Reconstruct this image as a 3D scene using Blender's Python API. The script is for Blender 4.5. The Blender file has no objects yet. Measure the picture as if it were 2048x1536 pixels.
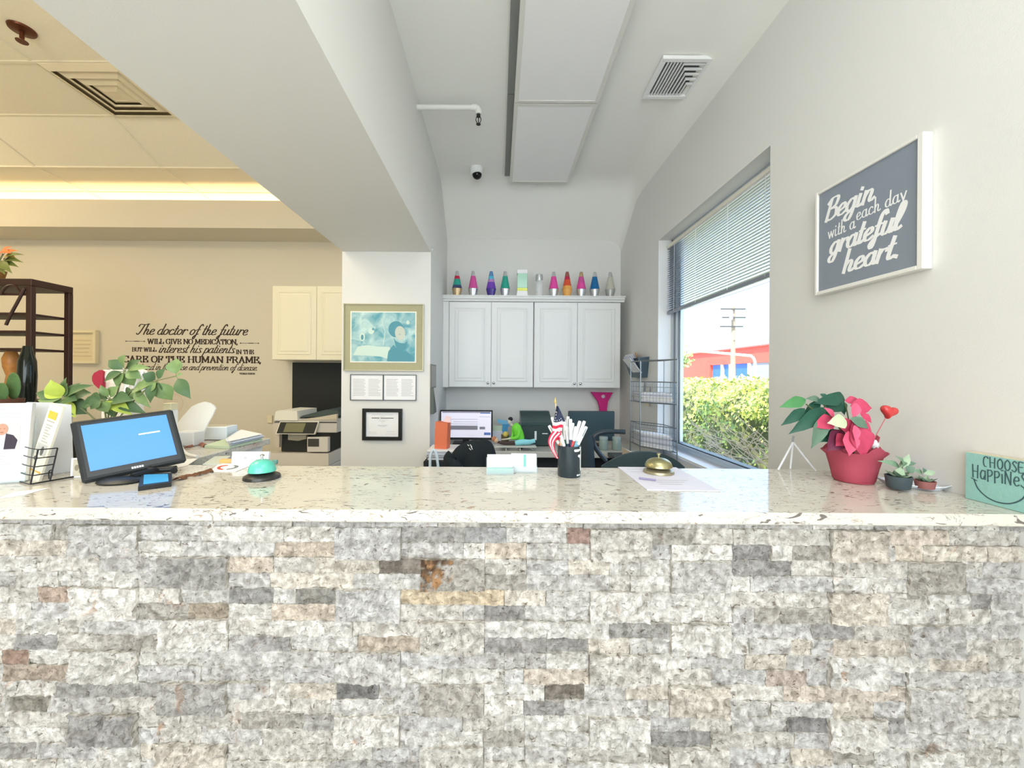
import bpy, math, random
import numpy as np
from mathutils import Vector, Matrix

SC = bpy.context.scene
COL = SC.collection
R = math.radians
random.seed(7)

# ------------------------------------------------------------------ camera
CX, CY, F, CAMZ, ROLL = 996.0, 754.0, 800.0, 1.39, R(0.4)
cam_d = bpy.data.cameras.new('camera')
cam_d.sensor_width = 36.0
cam_d.lens = F / 2048.0 * 36.0
cam_d.shift_x = (1024 - CX) / 2048.0
cam_d.shift_y = -(768 - CY) / 2048.0
cam_d.clip_start = 0.05
cam_d.clip_end = 300
cam = bpy.data.objects.new('camera', cam_d)
COL.objects.link(cam)
cam.matrix_world = Matrix.Translation((0, 0, CAMZ)) @ Matrix.Rotation(R(90), 4, 'X') @ Matrix.Rotation(ROLL, 4, 'Z')
SC.camera = cam

# ------------------------------------------------------------------ world, sun, light
w = bpy.data.worlds.new('sky')
SC.world = w
w.use_nodes = True
nt = w.node_tree
nt.nodes.clear()
wo = nt.nodes.new('ShaderNodeOutputWorld')
bg = nt.nodes.new('ShaderNodeBackground')
tc = nt.nodes.new('ShaderNodeTexCoord')
sx = nt.nodes.new('ShaderNodeSeparateXYZ')
rp = nt.nodes.new('ShaderNodeValToRGB')
rp.color_ramp.elements[0].position = 0.0
rp.color_ramp.elements[0].color = (0.44, 0.68, 1.0, 1)
rp.color_ramp.elements[1].position = 0.6
rp.color_ramp.elements[1].color = (0.46, 0.66, 1.0, 1)
nt.links.new(tc.outputs['Generated'], sx.inputs[0])
nt.links.new(sx.outputs['Z'], rp.inputs[0])
nt.links.new(rp.outputs[0], bg.inputs['Color'])
bg.inputs['Strength'].default_value = 2.7
nt.links.new(bg.outputs[0], wo.inputs[0])


def lamp(name, kind, loc, rot, energy, color, size=1.0, sy=None, spread=None):
    d = bpy.data.lights.new(name, kind)
    d.energy = energy
    d.color = color
    if kind == 'AREA':
        d.shape = 'RECTANGLE'
        d.size = size
        d.size_y = sy or size
        if spread:
            d.spread = spread
    elif kind == 'SUN':
        d.angle = size
    else:
        d.shadow_soft_size = size
    o = bpy.data.objects.new(name, d)
    COL.objects.link(o)
    o.location = loc
    o.rotation_euler = rot
    return o


# sun outside: lights the hedge and the red building from behind the viewer's right
lamp('sun', 'SUN', (0, 0, 10), (R(35), R(0), R(-38)), 12.0, (1.0, 0.96, 0.88), R(0.6))
# unseen area light added behind the viewer to brighten the room
lamp('rear_fill_light', 'AREA', (-0.5, -2.6, 1.95), (R(86), 0, R(2)), 165, (0.87, 0.94, 1.0), 4.6, 2.4)
# portal in the office window: only guides the sampling of the sky
pl = lamp('window_portal', 'AREA', (1.47, 2.6, 1.68), (0, R(90), 0), 1, (1, 1, 1), 1.7, 1.5)
pl.data.cycles.is_portal = True
# warm light of the treatment room; the unseen point lamps are added fill
lamp('cove_strip_light', 'AREA', (-4.1, 4.43, CAMZ + 1.64), (R(180), 0, 0), 26, (1.0, 0.76, 0.42), 5.4, 0.12)
lamp('warm_fill_lamp', 'POINT', (-5.6, 2.6, 3.2), (0, 0, 0), 42, (1.0, 0.82, 0.54), 0.08)
lamp('warm_fill_lamp', 'POINT', (-2.6, 0.8, 2.95), (0, 0, 0), 16, (1.0, 0.82, 0.54), 0.08)
lamp('warm_ceiling_panel', 'AREA', (-2.6, 1.6, 3.45), (0, 0, 0), 30, (1.0, 0.87, 0.66), 1.2, 1.2)
lamp('overhead_fill_light', 'AREA', (0.3, 0.1, 3.15), (0, 0, 0), 12, (1.0, 0.99, 0.97), 1.2, 1.2)  # unseen area light added overhead as fill

SC.view_settings.view_transform = 'Standard'
SC.view_settings.look = 'None'
SC.view_settings.gamma = 1.0
SC.view_settings.use_curve_mapping = False
SC.view_settings.exposure = 0.33
SC.cycles.max_bounces = 8
SC.cycles.transparent_max_bounces = 16
SC.cycles.use_denoising = True


# ------------------------------------------------------------------ helpers
def U(px, py, d):
    """world point that the photograph shows at pixel (px, py), d metres from the viewer"""
    dx, dy = px - CX, CY - py
    c, s = math.cos(ROLL), math.sin(ROLL)
    lx, ly = dx * c - dy * s, dx * s + dy * c
    return Vector((lx * d / F, d, CAMZ + ly * d / F))


def on_z(px, py, Z):
    """point at pixel (px, py) lying on the horizontal plane Z"""
    p = U(px, py, 1.0)
    k = (Z - CAMZ) / (p.z - CAMZ)
    return Vector((p.x * k, k, Z))


def on_x(px, py, X):
    p = U(px, py, 1.0)
    k = X / p.x
    return Vector((X, k, CAMZ + (p.z - CAMZ) * k))


def S(r, g, b):
    def f(v):
        v /= 255.0
        return v / 12.92 if v <= 0.04045 else ((v + 0.055) / 1.055) ** 2.4
    return (f(r), f(g), f(b), 1.0)


MATS = {}


def mat(name, col, rough=0.6, metal=0.0, spec=0.4, bump=0.0, bscale=200.0, var=0.0, vscale=8.0, emit=0.0, trans=0.0, alpha=1.0):
    if name in MATS:
        return MATS[name]
    m = bpy.data.materials.new(name)
    m.use_nodes = True
    n = m.node_tree
    b = n.nodes['Principled BSDF']
    c = col if len(col) == 4 else S(*col)
    b.inputs['Base Color'].default_value = c
    b.inputs['Roughness'].default_value = rough
    b.inputs['Metallic'].default_value = metal
    b.inputs['Specular IOR Level'].default_value = spec
    if trans:
        b.inputs['Transmission Weight'].default_value = trans
    if alpha < 1:
        b.inputs['Alpha'].default_value = alpha
    if emit:
        b.inputs['Emission Color'].default_value = c
        b.inputs['Emission Strength'].default_value = emit
    if bump or var:
        t = n.nodes.new('ShaderNodeTexCoord')
    if var:
        ns = n.nodes.new('ShaderNodeTexNoise')
        ns.inputs['Scale'].default_value = vscale
        ns.inputs['Detail'].default_value = 4
        n.links.new(t.outputs['Object'], ns.inputs['Vector'])
        mx = n.nodes.new('ShaderNodeMix')
        mx.data_type = 'RGBA'
        mx.inputs[6].default_value = tuple(max(0, v * (1 - var)) for v in c[:3]) + (1,)
        mx.inputs[7].default_value = tuple(min(1, v * (1 + var)) for v in c[:3]) + (1,)
        n.links.new(ns.outputs['Fac'], mx.inputs[0])
        n.links.new(mx.outputs[2], b.inputs['Base Color'])
    if bump:
        ns = n.nodes.new('ShaderNodeTexNoise')
        ns.inputs['Scale'].default_value = bscale
        ns.inputs['Detail'].default_value = 3
        n.links.new(t.outputs['Object'], ns.inputs['Vector'])
        bp = n.nodes.new('ShaderNodeBump')
        bp.inputs['Strength'].default_value = bump
        bp.inputs['Distance'].default_value = 0.002
        n.links.new(ns.outputs['Fac'], bp.inputs['Height'])
        n.links.new(bp.outputs[0], b.inputs['Normal'])
    MATS[name] = m
    return m


class MB:
    """collects shapes in world coordinates; build() links them as ONE mesh object"""

    def __init__(s, M=None):
        s.v, s.f, s.mi = [], [], []
        s.M = M or Matrix.Identity(4)
        s.m = 0

    def _add(s, vs, fs):
        o = len(s.v)
        s.v += [s.M @ Vector(p) for p in vs]
        s.f += [tuple(i + o for i in f) for f in fs]
        s.mi += [s.m] * len(fs)
        return s

    def box(s, x0, x1, y0, y1, z0, z1, b=0.0):
        x0, x1 = min(x0, x1), max(x0, x1)
        y0, y1 = min(y0, y1), max(y0, y1)
        z0, z1 = min(z0, z1), max(z0, z1)
        b = min(b, (x1 - x0) * .45, (y1 - y0) * .45, (z1 - z0) * .45)
        if b <= 0:
            vs = [(x, y, z) for z in (z0, z1) for y in (y0, y1) for x in (x0, x1)]
            return s._add(vs, [(0, 2, 3, 1), (4, 5, 7, 6), (0, 1, 5, 4), (2, 6, 7, 3), (0, 4, 6, 2), (1, 3, 7, 5)])
        vs, idx = [], {}
        X, Y, Z = (x0, x1), (y0, y1), (z0, z1)
        for i in (0, 1):
            for j in (0, 1):
                for k in (0, 1):
                    for a in range(3):
                        p = [X[i], Y[j], Z[k]]
                        sg = [1 - 2 * i, 1 - 2 * j, 1 - 2 * k]
                        for q in range(3):
                            if q != a:
                                p[q] += sg[q] * b
                        idx[(i, j, k, a)] = len(vs)
                        vs.append(p)
        fs = []
        for a in range(3):
            o1, o2 = [q for q in range(3) if q != a]
            for e in (0, 1):
                r = []
                for (u, v) in ((0, 0), (1, 0), (1, 1), (0, 1)):
                    t = [0, 0, 0]
                    t[a], t[o1], t[o2] = e, u, v
                    r.append(idx[(*t, a)])
                if (e == 0) != (a == 1):
                    r.reverse()
                fs.append(tuple(r))
        for a in range(3):
            o1, o2 = [q for q in range(3) if q != a]
            for u in (0, 1):
                for v in (0, 1):
                    t0, t1 = [0, 0, 0], [0, 0, 0]
                    t0[a], t1[a] = 0, 1
                    t0[o1] = t1[o1] = u
                    t0[o2] = t1[o2] = v
                    r = [idx[(*t0, o1)], idx[(*t1, o1)], idx[(*t1, o2)], idx[(*t0, o2)]]
                    fs.append(tuple(r))
        for i in (0, 1):
            for j in (0, 1):
                for k in (0, 1):
                    fs.append((idx[(i, j, k, 0)], idx[(i, j, k, 1)], idx[(i, j, k, 2)]))
        return s._add(vs, fs)

    def prism(s, pts, y0, y1, axis='y'):
        """polygon (2-D) extruded along an axis; pts are the other two coordinates in order"""
        def mk(p, t):
            if axis == 'y':
                return (p[0], t, p[1])
            if axis == 'x':
                return (t, p[0], p[1])
            return (p[0], p[1], t)
        n = len(pts)
        vs = [mk(p, y0) for p in pts] + [mk(p, y1) for p in pts]
        fs = [tuple(range(n)), tuple(range(2 * n - 1, n - 1, -1))]
        fs += [(i, n + i, n + (i + 1) % n, (i + 1) % n) for i in range(n)]
        return s._add(vs, fs)

    def lathe(s, prof, c=(0, 0, 0), n=24, sx=1.0, sy=1.0, cap=True):
        vs, fs = [], []
        for (r, z) in prof:
            for i in range(n):
                a = 2 * math.pi * i / n
                vs.append((c[0] + r * sx * math.cos(a), c[1] + r * sy * math.sin(a), c[2] + z))
        for k in range(len(prof) - 1):
            for i in range(n):
                j = (i + 1) % n
                fs.append((k * n + i, k * n + j, (k + 1) * n + j, (k + 1) * n + i))
        if cap:
            fs.append(tuple(range(n - 1, -1, -1)))
            fs.append(tuple((len(prof) - 1) * n + i for i in range(n)))
        return s._add(vs, fs)

    def tube(s, pts, r, n=8, r1=None):
        pts = [Vector(p) for p in pts]
        q = [pts[0]]
        for p in pts[1:]:
            if (p - q[-1]).length > 1e-6:
                q.append(p)
        pts = q
        m = len(pts)
        if m < 2:
            return s
        rs = r if isinstance(r, (list, tuple)) else [r + ((r1 - r) * i / (m - 1) if r1 is not None else 0) for i in range(m)]
        vs, fs = [], []
        u = None
        for i, p in enumerate(pts):
            t = (pts[min(i + 1, m - 1)] - pts[max(i - 1, 0)]).normalized()
            if t.length < .5:
                t = (pts[min(i + 1, m - 1)] - p).normalized()
            if u is None:
                u = t.orthogonal().normalized()
            else:
                u = (u - t * u.dot(t))
                u = u.normalized() if u.length > 1e-6 else t.orthogonal().normalized()
            w_ = t.cross(u)
            for k in range(n):
                a = 2 * math.pi * k / n
                vs.append(p + (u * math.cos(a) + w_ * math.sin(a)) * rs[min(i, len(rs) - 1)])
        for i in range(m - 1):
            for k in range(n):
                j = (k + 1) % n
                fs.append((i * n + k, i * n + j, (i + 1) * n + j, (i + 1) * n + k))
        fs.append(tuple(range(n - 1, -1, -1)))
        fs.append(tuple((m - 1) * n + k for k in range(n)))
        return s._add(vs, fs)

    def ball(s, c, rx, ry=None, rz=None, n=16, m=10):
        ry = ry or rx
        rz = rz or rx
        vs = [(c[0], c[1], c[2] - rz)]
        fs = []
        for j in range(1, m):
            t = math.pi * j / m
            for i in range(n):
                a = 2 * math.pi * i / n
                vs.append((c[0] + rx * math.sin(t) * math.cos(a), c[1] + ry * math.sin(t) * math.sin(a), c[2] - rz * math.cos(t)))
        vs.append((c[0], c[1], c[2] + rz))
        for i in range(n):
            fs.append((0, 1 + (i + 1) % n, 1 + i))
            for j in range(m - 2):
                a, b2 = 1 + j * n + i, 1 + j * n + (i + 1) % n
                fs.append((a, b2, b2 + n, a + n))
            fs.append((1 + (m - 2) * n + i, 1 + (m - 2) * n + (i + 1) % n, len(vs) - 1))
        return s._add(vs, fs)

    def sheet(s, rows, thick=0.0):
        """grid of points (list of rows); thick > 0 gives it a back side"""
        a, b2 = len(rows), len(rows[0])
        P = [Vector(p) for r_ in rows for p in r_]
        fs = [(i * b2 + j, i * b2 + j + 1, (i + 1) * b2 + j + 1, (i + 1) * b2 + j) for i in range(a - 1) for j in range(b2 - 1)]
        if thick <= 0:
            return s._add(P, fs)
        N = []
        for i in range(a):
            for j in range(b2):
                du = P[i * b2 + min(j + 1, b2 - 1)] - P[i * b2 + max(j - 1, 0)]
                dv = P[min(i + 1, a - 1) * b2 + j] - P[max(i - 1, 0) * b2 + j]
                nn = du.cross(dv)
                N.append(nn.normalized() if nn.length > 1e-9 else Vector((0, 0, 1)))
        n = len(P)
        Q = P + [p - q * thick for p, q in zip(P, N)]
        fs2 = fs + [tuple(n + i for i in reversed(f)) for f in fs]
        ring = [j for j in range(b2)] + [i * b2 + b2 - 1 for i in range(1, a)] + [(a - 1) * b2 + j for j in range(b2 - 2, -1, -1)] + [i * b2 for i in range(a - 2, 0, -1)]
        for k in range(len(ring)):
            u_, v_ = ring[k], ring[(k + 1) % len(ring)]
            fs2.append((u_, n + u_, n + v_, v_))
        return s._add(Q, fs2)

    def leaf(s, p0, p1, width, up=(0, 0, 1), curl=0.12, fold=0.12, n=7, shape=0.75, wav=0.0):
        """pointed blade from p0 to p1"""
        p0, p1 = Vector(p0), Vector(p1)
        t = p1 - p0
        L = t.length
        t.normalize()
        up = Vector(up)
        side = t.cross(up)
        if side.length < 1e-3:
            side = t.orthogonal()
        side.normalize()
        nn = side.cross(t).normalized()
        rows = []
        for i in range(n + 1):
            u_ = i / n
            wd = width * .5 * 1.08 * (max(0.0, math.sin(math.pi * u_ ** shape))) ** 1.2 + 0.0004
            if wav:
                wd *= 1 + wav * math.sin(u_ * 19)
            c = p0 + t * L * u_ + nn * (curl * L * math.sin(math.pi * u_) - curl * L * u_ * .5)
            rows.append([c - side * wd + nn * fold * wd * 2, c - side * wd * .5 + nn * fold * wd * .8, c, c + side * wd * .5 + nn * fold * wd * .8, c + side * wd + nn * fold * wd * 2])
        return s.sheet(rows)

    def build(s, name, mats, parent=None, smooth=False):
        if not isinstance(mats, (list, tuple)):
            mats = [mats]
        me = bpy.data.meshes.new(name)
        off = Vector((0, 0, 0))
        q = parent
        while q is not None:
            off += Vector(q.location)
            q = q.parent
        me.from_pydata([tuple(p - off) for p in s.v], [], s.f)
        for m_ in mats:
            me.materials.append(m_)
        me.polygons.foreach_set('material_index', s.mi)
        import bmesh
        bm = bmesh.new()
        bm.from_mesh(me)
        bmesh.ops.recalc_face_normals(bm, faces=bm.faces)
        bm.to_mesh(me)
        bm.free()
        if smooth:
            me.shade_smooth()
            try:
                me.set_sharp_from_angle(angle=R(38))
            except Exception:
                pass
        me.update()
        o = bpy.data.objects.new(name, me)
        COL.objects.link(o)
        if parent is not None:
            o.parent = parent
        return o


def tag(o, label, cat, group=None, kind=None):
    o['label'] = label
    o['category'] = cat
    if group:
        o['group'] = group
    if kind:
        o['kind'] = kind
    return o


def thing(name, label, cat, loc, group=None):
    o = bpy.data.objects.new(name, None)
    o.empty_display_size = 0.05
    COL.objects.link(o)
    o.location = loc
    return tag(o, label, cat, group)


def struct(name, mb, m, label=None, smooth=False):
    o = mb.build(name, m, None, smooth)
    o['kind'] = 'structure'
    if label:
        o['label'] = label
    return o


def frame(bl, br, tl):
    """matrix whose local x runs bl->br, local z runs up to tl, local y points away from the viewer"""
    bl, br, tl = Vector(bl), Vector(br), Vector(tl)
    x = (br - bl)
    W = x.length
    x.normalize()
    z = tl - bl
    H = z.length
    z = (z - x * z.dot(x)).normalized()
    y = z.cross(x)
    M = Matrix((x, y, z)).transposed().to_4x4()
    M.translation = bl
    return M, W, H


def TR(loc, rz=0.0, rx=0.0, ry=0.0):
    return Matrix.Translation(Vector(loc)) @ Matrix.Rotation(rz, 4, 'Z') @ Matrix.Rotation(rx, 4, 'X') @ Matrix.Rotation(ry, 4, 'Y')


def smooth_path(pts, k=6):
    if len(pts) < 3:
        return pts
    out = []
    P = [pts[0]] + list(pts) + [pts[-1]]
    for i in range(1, len(P) - 2):
        a, b, c, d = P[i - 1], P[i], P[i + 1], P[i + 2]
        for q in range(k):
            t = q / k
            out.append(tuple(0.5 * ((2 * b[j]) + (-a[j] + c[j]) * t + (2 * a[j] - 5 * b[j] + 4 * c[j] - d[j]) * t * t + (-a[j] + 3 * b[j] - 3 * c[j] + d[j]) * t ** 3) for j in range(len(b))))
    out.append(tuple(pts[-1]))
    return out


# ------------------------------------------------------------------ stroke lettering
BOWL = [(.38, .42), (.2, .5), (.04, .3), (.06, .08), (.2, 0), (.34, .12), (.38, .42)]
SCR = {
    'a': (.5, [BOWL, [(.38, .5), (.36, .15), (.42, 0), (.52, .08)]]),
    'b': (.46, [[(.1, 1), (.05, .1), (.2, 0), (.36, .12), (.36, .38), (.22, .48), (.06, .3)]]),
    'c': (.42, [[(.36, .4), (.22, .5), (.05, .3), (.08, .06), (.25, 0), (.42, .1)]]),
    'd': (.5, [BOWL, [(.42, 1), (.36, .2), (.42, 0), (.52, .08)]]),
    'e': (.42, [[(.06, .2), (.3, .3), (.32, .44), (.2, .5), (.05, .32), (.08, .06), (.24, 0), (.42, .1)]]),
    'f': (.34, [[(.42, .85), (.34, 1), (.22, .85), (.16, .4), (.1, -.2), (.02, -.4), (-.06, -.25), (.1, -.02), (.3, .08)], [(.02, .48), (.34, .5)]]),
    'g': (.5, [BOWL, [(.38, .5), (.34, -.1), (.22, -.4), (.04, -.32), (.1, -.12), (.5, .08)]]),
    'h': (.48, [[(.1, 1), (.04, 0)], [(.05, .25), (.2, .48), (.32, .4), (.28, .1), (.36, 0), (.48, .08)]]),
    'i': (.24, [[(.08, .5), (.04, .12), (.1, 0), (.24, .08)], [(.1, .7), (.11, .75)]]),
    'l': (.28, [[(.0, .1), (.2, .6), (.24, .92), (.14, 1), (.06, .6), (.06, .1), (.14, 0), (.28, .08)]]),
    'n': (.5, [[(.08, .5), (.03, 0)], [(.05, .25), (.2, .48), (.34, .4), (.3, .1), (.38, 0), (.5, .08)]]),
    'o': (.46, [[(.22, .5), (.06, .38), (.04, .12), (.18, 0), (.34, .12), (.36, .38), (.22, .5)], [(.3, .44), (.38, .4), (.48, .42)]]),
    'p': (.44, [[(.1, .5), (-.02, -.4)], [(.06, .3), (.2, .5), (.36, .4), (.34, .12), (.2, 0), (.06, .08)], [(.2, 0), (.44, .08)]]),
    'r': (.36, [[(.08, .5), (.03, 0)], [(.05, .28), (.16, .46), (.3, .48), (.34, .4)]]),
    's': (.36, [[(.3, .44), (.2, .5), (.08, .4), (.2, .26), (.28, .12), (.16, 0), (.02, .06)], [(.16, 0), (.38, .08)]]),
    't': (.28, [[(.16, .85), (.08, .15), (.14, 0), (.28, .08)], [(.0, .55), (.28, .56)]]),
    'u': (.5, [[(.08, .5), (.04, .12), (.14, 0), (.3, .12), (.36, .5)], [(.37, .5), (.34, .12), (.4, 0), (.5, .08)]]),
    'v': (.44, [[(.04, .48), (.1, .1), (.16, 0), (.34, .3), (.36, .5), (.46, .44)]]),
    'w': (.62, [[(.0, .5), (.14, 0)], [(.14, 0), (.3, .48)], [(.28, .48), (.42, 0)], [(.42, 0), (.56, .5)]]),
    'y': (.44, [[(.04, .5), (.2, .02)], [(.4, .5), (.2, .0), (.1, -.3), (0, -.35)]]),
    'T': (.6, [[(-.02, .76), (.06, .96), (.4, .93), (.8, 1.0)], [(.42, .93), (.3, .3), (.16, 0), (.0, .1)]]),
    'B': (.58, [[(.15, .95), (.05, 0)], [(.0, .8), (.2, 1), (.48, .95), (.42, .62), (.2, .52), (.46, .46), (.5, .15), (.28, 0), (.1, .05)]]),
    '.': (.2, [[(.08, .0), (.09, .05)]]),
    ' ': (.26, []),
}


def ST(x, top=True, bot=True):
    r_ = [[(x, 0), (x, 1)]]
    if top:
        r_.append([(x - .15, .97), (x + .15, .97)])
    if bot:
        r_.append([(x - .15, .03), (x + .15, .03)])
    return r_


OO = [(.4, 1), (.14, .85), (.06, .5), (.14, .15), (.4, 0), (.66, .15), (.74, .5), (.66, .85), (.4, 1)]
CAP = {
    'A': (.86, [[(.42, 1), (.12, 0)], [(.4, 1), (.7, 0)], [(.22, .33), (.6, .33)], [(0, .03), (.24, .03)], [(.56, .03), (.84, .03)]]),
    'B': (.78, ST(.15) + [[(.15, .97), (.5, .97), (.62, .76), (.5, .54), (.15, .54)], [(.5, .54), (.68, .28), (.5, .03), (.15, .03)]]),
    'C': (.78, [[(.66, .76), (.6, .92), (.4, 1), (.14, .85), (.06, .5), (.14, .15), (.4, 0), (.6, .08), (.7, .22)], [(.67, .98), (.67, .7)]]),
    'D': (.84, ST(.15) + [[(.15, .97), (.5, .95), (.72, .7), (.72, .3), (.5, .05), (.15, .03)]]),
    'E': (.74, ST(.15) + [[(.15, .97), (.62, .97)], [(.61, .97), (.61, .74)], [(.15, .52), (.46, .52)], [(.46, .64), (.46, .4)], [(.15, .03), (.66, .03)], [(.65, .03), (.65, .28)]]),
    'F': (.7, ST(.15) + [[(.15, .97), (.62, .97)], [(.61, .97), (.61, .72)], [(.15, .5), (.48, .5)], [(.48, .62), (.48, .38)]]),
    'G': (.84, [[(.66, .76), (.6, .92), (.4, 1), (.14, .85), (.06, .5), (.14, .15), (.4, 0), (.6, .06), (.68, .2)], [(.68, .42), (.68, .02)], [(.5, .43), (.82, .43)], [(.67, .98), (.67, .72)]]),
    'H': (.9, ST(.15) + ST(.72) + [[(.15, .52), (.72, .52)]]),
    'I': (.36, ST(.17)),
    'L': (.7, ST(.15) + [[(.15, .03), (.62, .03)], [(.61, .03), (.61, .32)]]),
    'M': (1.04, ST(.13) + ST(.86) + [[(.15, 1), (.5, .15)], [(.5, .15), (.84, 1)]]),
    'N': (.9, ST(.13, True, True) + ST(.74, True, False) + [[(.13, 1), (.74, 0)]]),
    'O': (.82, [OO]),
    'R': (.84, ST(.15) + [[(.15, .97), (.5, .97), (.64, .75), (.5, .5), (.15, .5)], [(.42, .5), (.7, .03)], [(.62, .03), (.84, .03)]]),
    'S': (.66, [[(.52, .82), (.3, 1), (.1, .8), (.3, .52), (.54, .25), (.3, 0), (.06, .2)], [(.54, .98), (.54, .72)], [(.06, .02), (.06, .3)]]),
    'T': (.74, ST(.36, False, True) + [[(.04, .97), (.68, .97)], [(.05, .97), (.05, .72)], [(.67, .97), (.67, .72)]]),
    'U': (.84, [[(.13, 1), (.13, .3), (.25, .04), (.4, 0), (.58, .05), (.68, .3), (.68, 1)], [(0, .97), (.28, .97)], [(.54, .97), (.82, .97)]]),
    'V': (.84, [[(.1, 1), (.4, 0)], [(.4, 0), (.7, 1)], [(0, .97), (.26, .97)], [(.56, .97), (.82, .97)]]),
    'W': (1.2, [[(.1, 1), (.32, 0)], [(.32, 0), (.56, .95)], [(.56, .95), (.8, 0)], [(.8, 0), (1.04, 1)], [(0, .97), (.26, .97)], [(.44, .97), (.68, .97)], [(.92, .97), (1.18, .97)]]),
    ',': (.26, [[(.1, .06), (.1, -.02), (.04, -.16)]]),
    ' ': (.36, []),
    '.': (.24, [[(.1, 0), (.1, .06)]]),
}
HAND = {
    'C': (.62, [[(.5, .85), (.38, 1), (.14, .9), (.06, .45), (.16, .06), (.36, 0)]]),
    'H': (.72, [[(.06, 1), (.1, 0)], [(.52, 1), (.5, 0)], [(.06, .5), (.52, .5)]]),
    'O': (.66, [[(.3, 1), (.08, .7), (.1, .2), (.3, 0), (.5, .25), (.5, .75), (.3, 1)]]),
    'S': (.54, [[(.44, .86), (.26, 1), (.1, .78), (.28, .52), (.42, .26), (.26, 0), (.04, .12)]]),
    'E': (.56, [[(.46, .98), (.08, .96), (.1, .03), (.5, .05)], [(.09, .52), (.4, .54)]]),
    'a': (.58, [[(.42, .6), (.2, .68), (.05, .4), (.1, .08), (.28, .02), (.42, .3)], [(.44, .68), (.44, 0)]]),
    'P': (.58, [[(.08, .8), (.1, -.1)], [(.08, .74), (.36, .8), (.46, .56), (.3, .34), (.1, .36)]]),
    'i': (.26, [[(.1, .66), (.12, 0)], [(.02, .92), (.2, .96)]]),
    'N': (.7, [[(.08, 0), (.08, .95)], [(.08, .95), (.5, 0)], [(.5, 0), (.52, .95)]]),
    'e': (.56, [[(.1, .36), (.42, .42), (.36, .66), (.14, .6), (.06, .28), (.22, .02), (.46, .12)]]),
    ' ': (.3, []),
}


def text_w(txt, font, track=0.0):
    return sum(font.get(c, (.3, []))[0] + track for c in txt)


def write(mb, txt, font, x, z, h, wt, width=None, slant=0.0, thin=0.4, track=0.0, y=-0.0006, baseline=None):
    """flat lettering on the local xz plane; x,z = start of the baseline, h = cap height, wt = stroke width"""
    k = h
    kx = k if width is None else width / text_w(txt, font, track)
    pen = x
    lay = 0
    for ch in txt:
        adv, strokes = font.get(ch, (.3, []))
        for st in strokes:
            lay = (lay + 1) % 12
            pp = smooth_path(st, 5) if len(st) > 2 else st
            pts = [(pen + (a * kx) + slant * b * k, z + b * k) for a, b in pp]
            L, Rr = [], []
            for i, p in enumerate(pts):
                q0, q1 = pts[max(i - 1, 0)], pts[min(i + 1, len(pts) - 1)]
                dx, dz = q1[0] - q0[0], q1[1] - q0[1]
                l_ = math.hypot(dx, dz) or 1e-9
                hw = wt * .5 * (thin + (1 - thin) * abs(dz) / l_)
                nx, nz = -dz / l_ * hw, dx / l_ * hw
                if i in (0, len(pts) - 1):
                    e = hw * .6 * (-1 if i == 0 else 1)
                    p = (p[0] + dx / l_ * e, p[1] + dz / l_ * e)
                yy = y - lay * 4e-5 - i * 6e-6
                L.append((p[0] + nx, yy, p[1] + nz))
                Rr.append((p[0] - nx, yy, p[1] - nz))
            mb.sheet([L, Rr])
        pen += (adv + track) * kx
    return pen


def lines(mb, x0, x1, z0, z1, n, h, y=-0.0006, rag=0.25, rnd=random):
    """rows of illegible fine print as thin strips"""
    for i in range(n):
        z = z1 - (z1 - z0) * (i + .5) / n
        e = x1 - (x1 - x0) * rag * rnd.random()
        mb._add([(x0, y, z - h / 2), (e, y, z - h / 2), (e, y, z + h / 2), (x0, y, z + h / 2)], [(0, 1, 2, 3)])

# ------------------------------------------------------------------ materials
M_wall = mat('wall_white', (228, 227, 222), .85, bump=.15, bscale=350)
M_ceil = mat('ceiling_white', (242, 241, 234), .9, bump=.2, bscale=400)
M_beige = mat('wall_beige', (212, 204, 184), .85, bump=.3, bscale=300)
M_tile = mat('ceiling_tile', (236, 226, 200), .9, bump=.5, bscale=260, var=.04, vscale=60)
M_grid = mat('ceiling_grid', (232, 222, 196), .5)
M_cab = mat('cabinet_white', (232, 232, 228), .42)
M_cabw = mat('cabinet_cream', (236, 228, 200), .45)
M_black = mat('black_plastic', (26, 28, 30), .42)
M_black2 = mat('black_soft', (34, 38, 40), .8, bump=.4, bscale=120)
M_white = mat('white_plastic', (240, 240, 238), .4)
M_paper = mat('paper_white', (244, 244, 244), .75)
M_chrome = mat('chrome', (210, 212, 214), .22, 1.0)
M_ink = mat('ink_dark', (40, 38, 36), .7)
M_grey = mat('grey_print', (150, 150, 150), .7)
M_lgrey = mat('pale_print', (196, 196, 198), .7)
M_floor = mat('floor_grey', (206, 207, 206), .5, var=.08, vscale=3)
M_alu = mat('window_metal', (196, 204, 210), .35, .6)
M_alud = mat('window_metal_dark', (84, 92, 100), .4, .5)
M_glass = bpy.data.materials.new('window_glass')
M_glass.use_nodes = True
_n = M_glass.node_tree
_n.nodes.clear()
_o = _n.nodes.new('ShaderNodeOutputMaterial')
_t = _n.nodes.new('ShaderNodeBsdfTransparent')
_g = _n.nodes.new('ShaderNodeBsdfGlossy')
_g.inputs['Roughness'].default_value = 0.0
_x = _n.nodes.new('ShaderNodeMixShader')
_x.inputs[0].default_value = 0.05
_n.links.new(_t.outputs[0], _x.inputs[1])
_n.links.new(_g.outputs[0], _x.inputs[2])
_n.links.new(_x.outputs[0], _o.inputs[0])


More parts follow.
